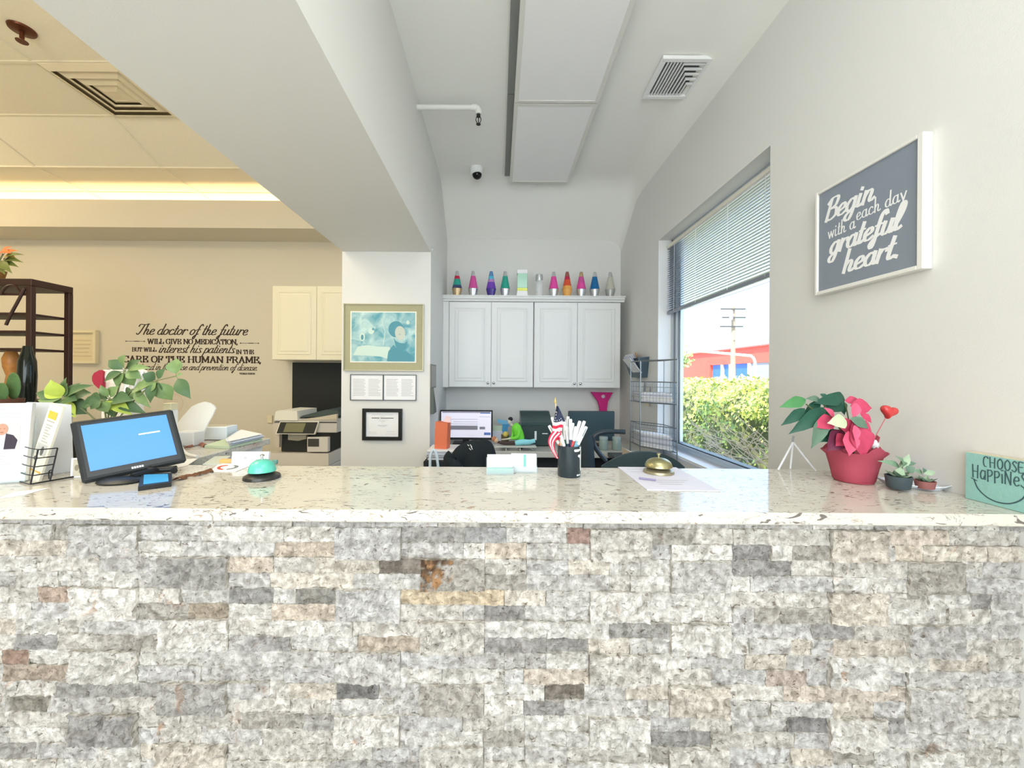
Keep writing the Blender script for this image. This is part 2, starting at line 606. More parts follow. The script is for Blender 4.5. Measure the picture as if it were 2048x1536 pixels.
def quartz():
    m = bpy.data.materials.new('quartz')
    m.use_nodes = True
    n = m.node_tree
    b = n.nodes['Principled BSDF']
    b.inputs['Roughness'].default_value = 0.09
    b.inputs['Specular IOR Level'].default_value = 0.55
    t = n.nodes.new('ShaderNodeTexCoord')

    def noise(scale, sc3, detail=3, dist=0.0, loc=(0, 0, 0)):
        mp = n.nodes.new('ShaderNodeMapping')
        mp.inputs['Scale'].default_value = sc3
        mp.inputs['Location'].default_value = loc
        mp.inputs['Rotation'].default_value = (0, 0, .25)
        n.links.new(t.outputs['Object'], mp.inputs['Vector'])
        q = n.nodes.new('ShaderNodeTexNoise')
        q.inputs['Scale'].default_value = scale
        q.inputs['Detail'].default_value = detail
        q.inputs['Distortion'].default_value = dist
        n.links.new(mp.outputs[0], q.inputs['Vector'])
        return q.outputs['Fac']

    def ramp(src, stops):
        r_ = n.nodes.new('ShaderNodeValToRGB')
        el = r_.color_ramp.elements
        while len(el) < len(stops):
            el.new(.5)
        for e, (p, c) in zip(el, stops):
            e.position = p
            e.color = c
        n.links.new(src, r_.inputs[0])
        return r_.outputs[0]

    def mix(f, a, c):
        x = n.nodes.new('ShaderNodeMix')
        x.data_type = 'RGBA'
        n.links.new(f, x.inputs[0])
        for s_, v in ((6, a), (7, c)):
            if isinstance(v, tuple):
                x.inputs[s_].default_value = v
            else:
                n.links.new(v, x.inputs[s_])
        return x.outputs[2]
    W, K = (1, 1, 1, 1), (0, 0, 0, 1)
    base = mix(noise(9, (1, 2.0, 2), 4, 1.0), S(222, 217, 204), S(206, 200, 187))
    f1 = ramp(noise(13, (1, 2.6, 2.6), 3, 2.2), [(0.645, K), (0.675, W)])
    c1 = mix(f1, base, S(112, 104, 98))
    # thin dark outlines: a narrow band of the noise
    f2 = ramp(noise(8, (1, 2.4, 2.4), 4, 3.0, (3, 1, 2)), [(0.478, K), (0.495, (.85, .85, .85, 1)), (0.512, K)])
    f2b = ramp(noise(5, (1, 1, 1), 2, 0, (7, 3, 1)), [(0.42, K), (0.52, W)])
    mu = n.nodes.new('ShaderNodeMath')
    mu.operation = 'MULTIPLY'
    n.links.new(f2, mu.inputs[0])
    n.links.new(f2b, mu.inputs[1])
    c2 = mix(mu.outputs[0], c1, S(128, 120, 112))
    f3 = ramp(noise(26, (1, 2.2, 2.2), 2, 1.5, (1, 5, 2)), [(0.66, K), (0.70, W)])
    c3 = mix(f3, c2, S(168, 146, 120))
    n.links.new(c3, b.inputs['Base Color'])
    return m


M_quartz = quartz()

# ------------------------------------------------------------------ room shell
XR, XL = 1.31, -0.555
ZC = CAMZ + 1.88        # office ceiling
YB = 4.30               # office back wall
FLOORX0 = -7.0
struct('floor', MB().box(FLOORX0, XR + .15, -3.2, 5.0, -.08, 0), M_floor)

# right wall with the window opening (near jamb y=1.93, far jamb 3.28)
WY0, WY1 = 1.935, 3.28
WZ0, WZ1 = CAMZ - .56, CAMZ + 1.13
T = .13
m = MB()
m.box(XR, XR + T, -3.2, WY0, 0, ZC + .4)
m.box(XR, XR + T, WY1, YB + .3, 0, ZC + .4)
m.box(XR, XR + T, WY0, WY1, 0, WZ0)
m.box(XR, XR + T, WY0, WY1, WZ1, ZC + .4)
struct('wall_right', m, M_wall)
struct('wall_front', MB().box(FLOORX0, XR + T, -3.35, -3.2, 0, 3.9), M_wall)
# office ceiling: flat, coved along the window wall, sloping down to the back wall
YF, ZB = 3.79, CAMZ + 1.46
m = MB()
prof = [(XL, 0.0), (XR - .16, 0.0)] + [(XR - .16 + .16 * math.sin(a), -.16 * (1 - math.cos(a))) for a in [R(q) for q in (18, 36, 54, 72, 90)]]
rows = []
for (x, dz) in prof:
    rows.append([(x, y, z + dz * k) for (y, z, k) in ((-3.2, ZC, 1), (YF - .12, ZC, 1), (YF + .02, ZC - .02, 1), (YF + .12, ZC - .09, 1), (YB + .02, ZB, .8))])
m.sheet(rows)
m.box(XL, XR + T, -3.2, YB + .2, ZC + .3, ZC + .4)
struct('ceiling', m, M_ceil, smooth=True)
# office back wall
struct('wall_back', MB().box(XL - .1, XR + T, YB, YB + .12, 0, ZC + .3), M_wall)
# divider: dropped beam and pier between office and treatment room
ZBEAM = CAMZ + 1.017
YP = 3.27
m = MB().box(-1.275, XL, -3.2, YP, ZBEAM, ZC + .3)
struct('wall_beam', m, M_wall, 'dropped white beam between the two rooms')
m = MB()
m.box(-1.28, XL, YP, 3.42, 0, ZC + .3)
m.box(XL - .1, XL, 3.42, YB, 0, ZC + .3)
struct('wall_pier', m, M_wall, 'white pier carrying the beam')

# ---- treatment room on the left
YL = 4.62
struct('wall_left_back', MB().box(FLOORX0, XL - .1, YL, YL + .1, 0, 3.75), M_beige)
struct('wall_left', MB().box(FLOORX0 - .1, FLOORX0, -3.2, YL + .1, 0, 3.75), M_beige)
ZL = CAMZ + 2.155


def zl(y):
    return ZL if y <= 3.33 else (CAMZ + 1.83 + .374 * (4.2 - y) if y <= 3.815 else CAMZ + 1.974 - .03 * (y - 3.815))


m = MB()
m.prism([(-3.2, ZL), (3.33, ZL), (3.815, zl(3.815)), (YL, zl(YL)), (YL, ZL + .12), (-3.2, ZL + .12)], FLOORX0, -1.275, 'x')
struct('ceiling', m, M_tile, 'acoustic tile ceiling of the room on the left')
# T-bar grid
m = MB()




XS = [-3.23 - 1.2 * k for k in range(4)] + [-2.03]
for x in XS:
    m.box(x - .012, x + .012, -1.2, 3.33, ZL - .006, ZL + .01)
    m.prism([(3.33, ZL - .006), (3.815, zl(3.815) - .006), (YL, zl(YL) - .006), (YL, zl(YL) + .01), (3.33, ZL + .01)], x - .012, x + .012, 'x')
for y in (.48, 1.05, 1.62, 2.19, 2.76, 3.33, 3.815, 4.3):
    m.box(FLOORX0, -1.275, y - .011, y + .011, zl(y) - .008, zl(y) + .01)
struct('trim_1', m, M_grid, 'ceiling grid bars')
# bulkhead along the top of the beige wall
ZS0 = CAMZ + 1.545
struct('wall_bulkhead', MB().box(FLOORX0, -1.275, 4.2, 4.23, ZS0, CAMZ + 1.835).box(FLOORX0, -1.275, 4.23, YL, ZS0, ZS0 + .03), M_beige)
struct('baseboard_left', MB().box(FLOORX0, -1.3, YL - .015, YL, 0, .1), M_white)

# ---- window
XG = XR + .105
m = MB()
fw = .045
m.box(XG, XG + .05, WY0, WY1, WZ0, WZ0 + .03, .003)
m.box(XG - .012, XG + .05, WY0, WY1, WZ0 + .03, WZ0 + .05, .003)
m.box(XG, XG + .05, WY0, WY1, WZ1 - fw, WZ1, .003)
m.box(XG, XG + .05, WY0, WY0 + fw, WZ0, WZ1, .003)
m.box(XG, XG + .05, WY1 - .03, WY1, WZ0, WZ1, .003)
m.box(XG + .012, XG + .06, WY1 - .085, WY1 - .055, WZ0, WZ1, .003)
m.box(XG + .024, XG + .05, WY1 - .12, WY1 - .105, WZ0, WZ1, .002)
m.m = 1
m.box(XG + .02, XG + .045, WY1 - .055, WY1 - .03, WZ0, WZ1)
m.box(XG + .03, XG + .045, WY1 - .105, WY1 - .085, WZ0, WZ1)
m.box(XG - .001, XG + .05, WY0, WY1, WZ0 + .05, WZ0 + .058)
m.m = 0
wf = m.build('window_1', [M_alu, M_alud])
wf['kind'] = 'structure'
wf['label'] = 'metal framed office window'
g = MB().box(XG + .03, XG + .034, WY0 + fw, WY1 - .12, WZ0 + .05, WZ1 - fw).build('glass_pane', M_glass, wf)
# window stool: the pale sloping sill board
m = MB().prism([(XR - .005, WZ0 - .012), (XG, WZ0 + .004), (XG, WZ0 - .03), (XR - .005, WZ0 - .03)], WY0, WY1, 'y')
struct('trim_2', m, mat('sill_paint', (214, 218, 228), .4), 'painted window sill')

# ---- venetian blind
bl = thing('window_blind', 'silvery slatted venetian blind half lowered over the office window', 'blind', (XG - .03, 2.6, WZ1))
M_slat = mat('blind_slat', (158, 164, 172), .35, .35)
M_rail = mat('blind_rail', (150, 156, 166), .4, .3)
ys0, ys1 = WY0 + .012, WY1 - .012
xb = XG - .028
MB().box(xb - .014, xb + .014, ys0, ys1, WZ1 - .075, WZ1 - .045, .003).build('headrail', mat('headrail_cream', (232, 228, 214), .4), bl)
zb0 = CAMZ + .52
MB().box(xb - .012, xb + .012, ys0, ys1, zb0, zb0 + .022, .004).build('bottom_rail', M_rail, bl)
m = MB()
ns = 29
zt = WZ1 - .085
for i in range(ns):
    z = zt - (zt - zb0 - .03) * i / (ns - 1)
    a = R(3)
    c_, s_ = .0125 * math.cos(a), .0125 * math.sin(a)
    rr = [[(xb - c_, y, z - s_), (xb, y, z + .002), (xb + c_, y, z + s_)] for y in (ys0, (ys0 + ys1) / 2, ys1)]
    m.sheet(rr, .0006)
m.build('slats', M_slat, bl)
for y in (WY0 + .13, WY0 + .47, WY0 + .86, WY0 + 1.2):
    MB().tube([(xb - .013, y, WZ1 - .07), (xb - .013, y, zb0 + .01)], .0012, 5).build('ladder_cord', M_white, bl)
MB().tube([(xb - .02, WY0 + .06, WZ1 - .08), (xb - .02, WY0 + .065, CAMZ + .12)], .0018, 5).build('pull_cord', M_grey, bl)

# ---- stone veneer counter front
YST = .985


def vnoise(nx, ny, sx_, sy_, seed):
    rs = np.random.RandomState(seed)
    gx, gy = int(nx / sx_) + 3, int(ny / sy_) + 3
    G = rs.rand(gy, gx)
    ax = np.arange(nx) / sx_
    ay = np.arange(ny) / sy_
    ix, iy = ax.astype(int), ay.astype(int)
    fx, fy = ax - ix, ay - iy
    fx, fy = fx * fx * (3 - 2 * fx), fy * fy * (3 - 2 * fy)
    A = G[np.ix_(iy, ix)]
    B = G[np.ix_(iy, ix + 1)]
    C = G[np.ix_(iy + 1, ix)]
    D = G[np.ix_(iy + 1, ix + 1)]
    fx = fx[None, :]
    fy = fy[:, None]
    return (A * (1 - fx) + B * fx) * (1 - fy) + (C * (1 - fx) + D * fx) * fy


def stone_wall():
    rnd = random.Random(11)
    PM = F / YST                     # px per metre
    x0, x1 = -1.75, XR
    rows = []
    TALL = {0: [(137, 273), (672, 803), (1184, 1306), (1667, 1783)], 2: [(316, 454), (843, 972), (1346, 1466), (1825, 1935)]}
    FORCE = {(0, 1138): (1138, 1182, (176, 128, 112)), (2, 759): (759, 843, (132, 118, 104)), (4, 802): (802, 1012, (226, 196, 150)),
             (5, 972): (972, 1054, (150, 148, 146)), (10, 1094): (1094, 1175, (128, 116, 102)), (10, 675): (675, 759, (120, 120, 122)),
             (9, 1541): (1541, 1624, (196, 172, 158)), (8, 1500): (1500, 1582, (214, 202, 184)), (7, 716): (716, 843, (206, 184, 158)),
             (1, 1470): (1470, 1550, (150, 148, 150)), (12, 1585): (1585, 1656, (138, 136, 140)), (12, 1777): (1777, 1850, (120, 110, 104)),
             (8, 0): (0, 50, (172, 128, 104)), (4, 70): (70, 137, (196, 160, 136)), (9, 0): (0, 140, (184, 160, 136)), (10, 190): (190, 322, (150, 138, 120)),
             (11, 10): (10, 95, (146, 140, 126)), (4, 455): (455, 545, (150, 150, 148)), (4, 590): (590, 671, (146, 144, 136)), (5, 370): (370, 455, (176, 156, 128)),
             (11, 1052): (1052, 1134, (150, 148, 146)), (0, 931): (931, 1015, (166, 168, 172)), (1, 972): (972, 1056, (226, 204, 178)), (5, 542): (542, 670, (226, 204, 180)),
             (1, 545): (545, 670, (214, 192, 166)), (2, 455): (455, 545, (228, 206, 182)), (9, 1052): (1052, 1175, (222, 204, 184)), (0, 1784): (1784, 1910, (222, 202, 182)),
             (1, 1800): (1800, 1858, (226, 208, 182)), (10, 1576): (1576, 1660, (224, 204, 184)), (10, 1662): (1662, 1812, (218, 200, 182))}
    stones = []
    nrow = 28
    z_top = CAMZ - (1058 - CY) / PM
    ph = 31.6 / PM
    gray = [(214, 212, 208), (206, 204, 202), (222, 219, 213), (196, 194, 192), (212, 206, 196), (226, 222, 216), (202, 202, 204), (218, 212, 202)]
    odd = [(168, 166, 162), (224, 208, 186), (180, 172, 160), (158, 156, 154), (228, 214, 192)]

    def col():
        c = rnd.choice(gray) if rnd.random() < .8 else rnd.choice(odd)
        k = rnd.uniform(.97, 1.03)
        mn = sum(c) / 3
        return tuple((mn + (v - mn) * .8) * k for v in c)
    px0, px1 = CX + x0 * PM, CX + x1 * PM
    for r_ in range(-1, nrow):
        base = 0 if (r_ // 2) % 2 == 0 else 2
        tl = []
        if r_ >= 0:
            for k in (-1, 0, 1, 2, 3):
                for (a, b) in ([(TALL[base][0][0] - 512, TALL[base][0][1] - 512)] if k < 0 else ([TALL[base][k]] if k < 4 else [])):
                    dd = rnd.uniform(-5, 5) if False else 0
                    tl.append((a + dd, b + dd))
        zt_ = z_top - ph * r_
        if r_ % 2 == 0 and r_ >= 0:
            for (a, b) in tl:
                stones.append((a, b, zt_, zt_ - 2 * ph, col(), rnd.uniform(.4, 1.0), r_))
        gaps, cur = [], px0
        for (a, b) in sorted(tl):
            gaps.append((cur, a))
            cur = b
        gaps.append((cur, px1))
        fr = sorted(v for k, v in FORCE.items() if k[0] == r_)
        for (a, b) in gaps:
            if b - a < 3:
                continue
            cuts = [(f[0], f[1], f[2]) for f in fr if f[0] >= a - 4 and f[1] <= b + 4]
            seg, c0 = [], a
            for (f0, f1, fc) in cuts:
                f0, f1 = max(f0, c0), min(f1, b)
                if f0 - c0 < 14:
                    f0 = c0
                if b - f1 < 14:
                    f1 = b
                if f0 > c0:
                    seg.append((c0, f0, None))
                seg.append((f0, f1, fc))
                c0 = f1
            if c0 < b:
                seg.append((c0, b, None))
            for (s0, s1, fc) in seg:
                if fc:
                    stones.append((s0, s1, zt_, zt_ - ph, fc, rnd.uniform(.1, .6), r_))
                    continue
                c_ = s0
                while c_ < s1 - 1:
                    w_ = rnd.choice([42, 84, 84, 126, 84, 126, 168])
                    e = c_ + w_
                    if s1 - e < 30:
                        e = s1
                    stones.append((c_, e, zt_, zt_ - ph, col(), rnd.uniform(0, .75), r_))
                    c_ = e
    V, Fc, Cc = [], [], []
    off = 0
    for si, (a, b, zt_, zb_, c, pro, r_) in enumerate(stones):
        xa, xb_ = (a - CX) / PM + .0001, (b - CX) / PM - .0001
        if r_ < 0:
            zt_ = CAMZ - .353
            zb_ = z_top
        zt2, zb2 = zt_ - .0001, zb_ + .0001
        res = .0042
        nx, ny = max(4, int((xb_ - xa) / res)), max(3, int((zt2 - zb2) / res))
        if zt_ < .38:
            nx, ny = max(3, nx // 3), max(3, ny // 3)
        h = .42 * vnoise(nx, ny, 9, 5, si * 7 + 1) + .30 * np.abs(2 * vnoise(nx, ny, 4.2, 3.4, si * 7 + 2) - 1) + .34 * vnoise(nx, ny, 1.5, 1.7, si * 7 + 3)
        amp = .017 if zt_ - zb_ > ph * 1.5 else .013
        dep = YST + .014 - (.006 if zt_ - zb_ > ph * 1.5 else 0) - pro * .010 - (h - .5) * amp * 1.3
        # rough pitched edges
        ex = np.minimum(np.arange(nx), np.arange(nx)[::-1])
        ey = np.minimum(np.arange(ny), np.arange(ny)[::-1])
        dep = dep + np.where(ex < 1, .0009, 0)[None, :] + np.where(ey < 1, .0009, 0)[:, None]
        X = np.linspace(xa, xb_, nx)[None, :].repeat(ny, 0)
        Z = np.linspace(zb2, zt2, ny)[:, None].repeat(nx, 1)
        X[:, 1] = xa + .0011
        X[:, -2] = xb_ - .0011
        Z[1, :] = zb2 + .0011
        Z[-2, :] = zt2 - .0011
        P = np.stack([X, dep, Z], -1).reshape(-1, 3)
        ring = [j for j in range(nx)] + [i * nx + nx - 1 for i in range(1, ny)] + [(ny - 1) * nx + j for j in range(nx - 2, -1, -1)] + [i * nx for i in range(ny - 2, 0, -1)]
        Bk = P[ring].copy()
        Bk[:, 1] = YST + .03
        n0 = nx * ny
        V.append(P)
        V.append(Bk)
        ii, jj = np.meshgrid(np.arange(ny - 1), np.arange(nx - 1), indexing='ij')
        q = (ii * nx + jj).ravel()
        f = np.stack([q, q + 1, q + nx + 1, q + nx], -1) + off
        Fc.append(f)
        L = len(ring)
        rr = np.array(ring)
        k = np.arange(L)
        f2 = np.stack([rr[k], n0 + k, n0 + (k + 1) % L, rr[(k + 1) % L]], -1) + off
        Fc.append(f2)
        mc = (sum(c) / 3) * .85 + 204 * .15
        c = tuple(mc + (v - sum(c) / 3) * .5 + dv for v, dv in zip(c, (1, 0, -1)))
        lin = np.array([q * .92 for q in S(*c)[:3]] + [1])
        nn = n0 + L
        cc = np.tile(lin, (nn, 1))
        pale = np.array([q * .9 for q in S(226, 223, 215)[:3]] + [1])
        if r_ == 2 and a == 843:
            fx = np.linspace(0, 1, nx)[None, :].repeat(ny, 0)
            fz = np.linspace(1, 0, ny)[:, None].repeat(nx, 1)
            k = np.clip((.95 - fx * 1.3 - fz * .85 + (h - .5) * 1.6) * 4, 0, 1).reshape(-1, 1)
            k2 = np.clip((h.reshape(-1, 1) - .42) * 5, 0, 1)
            br = np.array(S(92, 74, 58)) * (1 - k2) + np.array(S(176, 136, 98)) * k2
            cc[:n0] = cc[:n0] * (1 - k) + br[None, :].reshape(-1, 4) * k
        cc[ring] = cc[ring] * .35 + pale * .65
        cc[n0:] = pale
        Cc.append(cc)
        off += nn
    V = np.concatenate(V)
    Fc = np.concatenate(Fc)
    Cc = np.concatenate(Cc)
    me = bpy.data.meshes.new('counter_stone_front')
    me.from_pydata(V.tolist(), [], Fc.tolist())
    at = me.color_attributes.new('stone', 'FLOAT_COLOR', 'POINT')
    at.data.foreach_set('color', Cc.ravel())
    m = bpy.data.materials.new('split_travertine')
    m.use_nodes = True
    n = m.node_tree
    b = n.nodes['Principled BSDF']
    b.inputs['Roughness'].default_value = .85
    b.inputs['Specular IOR Level'].default_value = .2
    t = n.nodes.new('ShaderNodeTexCoord')
    at = n.nodes.new('ShaderNodeVertexColor')
    at.layer_name = 'stone'

    def tex(scale, det, dist, lo, hi, c0, c1, scl=(1, 1, 1)):
        mp = n.nodes.new('ShaderNodeMapping')
        mp.inputs['Scale'].default_value = scl
        n.links.new(t.outputs['Object'], mp.inputs['Vector'])
        q = n.nodes.new('ShaderNodeTexNoise')
        q.inputs['Scale'].default_value = scale
        q.inputs['Detail'].default_value = det
        q.inputs['Distortion'].default_value = dist
        n.links.new(mp.outputs[0], q.inputs['Vector'])
        r_ = n.nodes.new('ShaderNodeValToRGB')
        r_.color_ramp.elements[0].position = lo
        r_.color_ramp.elements[1].position = hi
        r_.color_ramp.elements[0].color = c0
        r_.color_ramp.elements[1].color = c1
        n.links.new(q.outputs['Fac'], r_.inputs[0])
        return r_.outputs[0], q.outputs['Fac']

    def mul(a, c, fac=1.0):
        x = n.nodes.new('ShaderNodeMix')
        x.data_type = 'RGBA'
        x.blend_type = 'MULTIPLY'
        x.inputs[0].default_value = fac
        n.links.new(a, x.inputs[6])
        n.links.new(c, x.inputs[7])
        return x.outputs[2]
    cl, _ = tex(42, 8, .2, .32, .62, (.70, .68, .65, 1), (1.12, 1.10, 1.07, 1))
    f, nz = tex(62, 9, .0, .34, .6, (.66, .645, .62, 1), (1.06, 1.06, 1.06, 1), (1, 1, 1))
    p_, _ = tex(85, 4, .6, .30, .38, (.42, .38, .34, 1), (1, 1, 1, 1), (1, 1, 1.3))
    ru, _ = tex(6.5, 5, 1.8, .26, .33, (.80, .52, .36, 1), (1, 1, 1, 1))
    c = mul(mul(mul(mul(at.outputs[0], cl), f), p_), ru, .85)
    n.links.new(c, b.inputs['Base Color'])
    bp = n.nodes.new('ShaderNodeBump')
    bp.inputs['Strength'].default_value = 1.0
    bp.inputs['Distance'].default_value = .016
    n.links.new(nz, bp.inputs['Height'])
    n.links.new(bp.outputs[0], b.inputs['Normal'])
    me.materials.append(m)
    o = bpy.data.objects.new('stone_cladding', me)
    COL.objects.link(o)
    o['kind'] = 'structure'
    o['label'] = 'split face grey and cream ledger stone covering the front of the reception counter'
    return o


stone_wall()
m = MB()
m.box(-1.9, XR, YST + .02, 1.36, 0, CAMZ - .354)
struct('wall_counter', m, mat('grout', (216, 212, 204), .9), 'half wall behind the stone')

# ---- quartz counter tops
ZT = CAMZ - .323
YC1 = 1.436
m = MB().box(-1.95, XR - .001, .964, YC1, ZT - .030, ZT, .003)
ct = m.build('reception_countertop', M_quartz)
tag(ct, 'long cream quartz countertop with brown flecks on top of the stone front', 'countertop')
rc = thing('return_counter', 'cream quartz side counter on white panels, running back behind the till screen', 'counter', (-1.9, 1.75, 0))
MB().box(-2.9, -1.17, YC1 + .001, 2.06, ZT - .030, ZT, .003).build('countertop', M_quartz, rc)
m = MB().box(-2.85, -1.195, YC1 + .02, 2.03, 0, ZT - .0305)
m.build('cabinet', M_white, rc)

# ================================================================== OFFICE
# ---- wall cabinets on the back wall
YCF = 4.0
zc0, zc1 = CAMZ - .105, CAMZ + .755


def door(mb, x0, x1, y, z0, z1, rail=.055):
    """raised panel door; front face at y, facing the viewer"""
    mb.box(x0, x1, y, y + .018, z0, z1, .003)
    ix0, ix1, iz0, iz1 = x0 + rail, x1 - rail, z0 + rail, z1 - rail
    o = [(ix0, iz0), (ix1, iz0), (ix1, iz1), (ix0, iz1)]
    g = .010
    i2 = [(ix0 + g, iz0 + g), (ix1 - g, iz0 + g), (ix1 - g, iz1 - g), (ix0 + g, iz1 - g)]
    # moulding ring that steps down and a raised field
    lv = [(0, -.001), (.004, -.005), (.012, -.006), (.018, -.001), (.026, -.0008), (.040, -.006)]
    vs, fs = [], []
    for (k, dy) in lv:
        for (a, b) in ((ix0 + k, iz0 + k), (ix1 - k, iz0 + k), (ix1 - k, iz1 - k), (ix0 + k, iz1 - k)):
            vs.append((a, y + dy, b))
    for r_ in range(len(lv) - 1):
        for i in range(4):
            j = (i + 1) % 4
            fs.append((r_ * 4 + i, r_ * 4 + j, r_ * 4 + 4 + j, r_ * 4 + 4 + i))
    n_ = (len(lv) - 1) * 4
    fs.append((n_, n_ + 1, n_ + 2, n_ + 3))
    mb._add(vs, fs)


def cabinet(name, label, x0, x1, yf, yb, z0, z1, mt, knobs=True, handle_side=True, drop=0.0):
    t = thing(name, label, 'cabinet', ((x0 + x1) / 2, (yf + yb) / 2, z0))
    MB().box(x0, x1, yf + .02, yb, z0, z1, .002).build('carcass', mt, t)
    xm = (x0 + x1) / 2
    for i, (a, b) in enumerate(((x0 + .004, xm - .0015), (xm + .0015, x1 - .004))):
        m = MB()
        door(m, a, b, yf, z0 + .004, z1 - .006)
        d = m.build('door', mt, t)
        if knobs:
            kx = (b - .028) if i == 0 else (a + .028)
            k = MB(TR((kx, yf, z0 + .045), 0, R(90))).lathe([(.004, 0), (.004, .01), (.012, .016), (.013, .022), (.008, .027), (0.001, .028)], n=14)
            k.build('knob', M_chrome, d, True)
    return t


xA, xB, xC, xD = (897 - CX) / 200, (1066.5 - CX) / 200, (1067.5 - CX) / 200, (1241 - CX) / 200
cabinet('wall_cabinet', 'white double-door wall cabinet on the back wall, nearer the pier', xA, xB, YCF, YB - .001, zc0, zc1, M_cab)
cabinet('wall_cabinet', 'white double-door wall cabinet on the back wall, nearer the window', xC, xD, YCF, YB - .001, zc0, zc1, M_cab)
m = MB()
m.box(XL + .001, xA - .001, YCF + .012, YB - .001, zc0, zc1)
tag(m.build('cabinet_filler', M_cab), 'narrow white filler panel between the left side wall and the wall cabinets', 'filler panel')
m = MB()
m.prism([(YCF + .019, 0), (YCF - .006, 0), (YCF - .01, .014), (YCF - .026, .022), (YCF - .032, .03), (YCF - .032, .044), (YCF - .05, .044), (YCF - .05, .052), (YB - .001, .052), (YB - .001, .0)], XL + .001, xD + .03, 'x')
for i in range(len(m.v)):
    m.v[i] = m.v[i] + Vector((0, 0, zc1 + .001))
cr = m.build('crown_moulding', M_cab)
tag(cr, 'white crown moulding board running along the top of the wall cabinets', 'moulding')
ZTOP = zc1 + .053

# ---- lamps and jars on top of the cabinets
M_silver = mat('silver_metal', (216, 218, 220), .3, .85)
M_goldm = mat('gold_metal', (206, 180, 140), .35, .7)


def lava(px, ytop, label, cols, cap, base):
    d = 4.0
    x = (px - CX) * d / F
    t = thing('lava_lamp', label, 'lava lamp', (x, d, ZTOP), 'lava lamps on the wall cabinets')
    c = (x, d, ZTOP)
    s = .245 / .25
    MB().lathe([(.030 * s, 0), (.036 * s, .003), (.038 * s, .012), (.046 * s, .045), (.052 * s, .068), (.050 * s, .072)], c, 20).build('base', base, t, True)
    mb = MB()
    n_ = 12
    prof = [(.050 - .0255 * (i / n_) ** .92, .072 + .125 * i / n_) for i in range(n_ + 1)]
    k = len(cols)
    for i in range(n_):
        mb.m = min(k - 1, i * k // n_)
        mb.lathe(prof[i:i + 2], c, 20, cap=(i == n_ - 1))
    mb.build('globe', cols, t, True)
    MB().lathe([(.0250, .197), (.0235, .205), (.017, .238), (.014, .247), (.010, .2475)], c, 20).build('cap', cap, t, True)
    return t


def liq(name, c):
    return mat('liquid_' + name, c, .12, 0, .6, emit=0.0)


LP_, LM, LT, LR, LB, LO, LY, LPU = (liq('pink', (226, 74, 160)), liq('magenta', (206, 78, 152)), liq('teal', (40, 160, 140)), liq('red', (196, 36, 72)),
                                    liq('blue', (10, 104, 160)), liq('orange', (216, 84, 52)), liq('yellow', (232, 168, 84)), liq('purple', (112, 64, 176)))
L_cy, L_lil, L_dk, L_gl = liq('cyan', (80, 180, 208)), liq('lilac', (180, 130, 190)), liq('navy', (56, 70, 110)), liq('glitter', (190, 188, 172))
lava(913, 546, 'lava lamp with red and green liquid, gold base and silver cap', [L_dk, LT, LT, LR], M_silver, M_goldm)
lava(945, 546, 'magenta lava lamp beside the red and green one, silver base and cap', [LM], M_silver, M_silver)
lava(981, 547, 'lava lamp banded purple, lilac and cyan with a blue cap', [LPU, LPU, L_lil, L_cy], liq('capblue', (90, 130, 180)), liq('indigo', (70, 52, 140)))
lava(1009, 547, 'teal green lava lamp with silver base and cap', [LT], M_silver, M_silver)
lava(1106, 551, 'bright pink lava lamp next to the clear glass jar, silver cap', [LP_], M_silver, M_silver)
lava(1133, 551, 'orange and red lava lamp with a brown cap and yellow base', [LY, LO, LO, LR], liq('capbrown', (150, 84, 76)), LY)
lava(1161, 552, 'pink lava lamp with a gold cap and silver base', [LP_, LM], M_goldm, M_silver)
lava(1188, 553, 'deep blue lava lamp with silver base and cap', [LB], M_silver, M_silver)
lava(1219, 553, 'pale glitter lava lamp nearest the window, silver base', [L_gl], M_silver, mat('liquid_glitterbase', (178, 180, 176), .3, .4))
# square tank lamp
x = (1043 - CX) * 4.0 / F
t = thing('tank_lamp', 'tall rectangular green tank lamp with white cap, yellow fill and white base', 'lamp', (x, 4.0, ZTOP), 'lava lamps on the wall cabinets')
MB().prism([(x - .055, ZTOP), (x + .055, ZTOP), (x + .05, ZTOP + .05), (x - .05, ZTOP + .05)], 3.97, 4.04).build('base', M_white, t)
MB().box(x - .049, x + .049, 3.972, 4.038, ZTOP + .05, ZTOP + .079, .002).build('yellow_gel', liq('lime', (220, 226, 50)), t)
MB().box(x - .049, x + .049, 3.972, 4.038, ZTOP + .079, ZTOP + .222, .002).build('tank', liq('seafoam', (168, 216, 190)), t)
MB().box(x - .052, x + .052, 3.97, 4.04, ZTOP + .222, ZTOP + .262, .003).build('cap', M_white, t)
# clear jar
x = (1077 - CX) * 4.0 / F
t = thing('glass_jar', 'clear cylindrical glass jar with a silver lid between the lamps', 'jar', (x, 4.0, ZTOP))
gl = bpy.data.materials.new('jar_glass')
gl.use_nodes = True
b_ = gl.node_tree.nodes['Principled BSDF']
b_.inputs['Base Color'].default_value = (.9, .93, .92, 1)
b_.inputs['Roughness'].default_value = .05
b_.inputs['Alpha'].default_value = .28
MB().lathe([(.034, 0), (.036, .004), (.036, .165)], (x, 4.0, ZTOP), 20).build('glass_body', gl, t, True)
MB().lathe([(.0385, .155), (.039, .19), (.036, .215), (.030, .22)], (x, 4.0, ZTOP), 20).build('lid', M_silver, t, True)

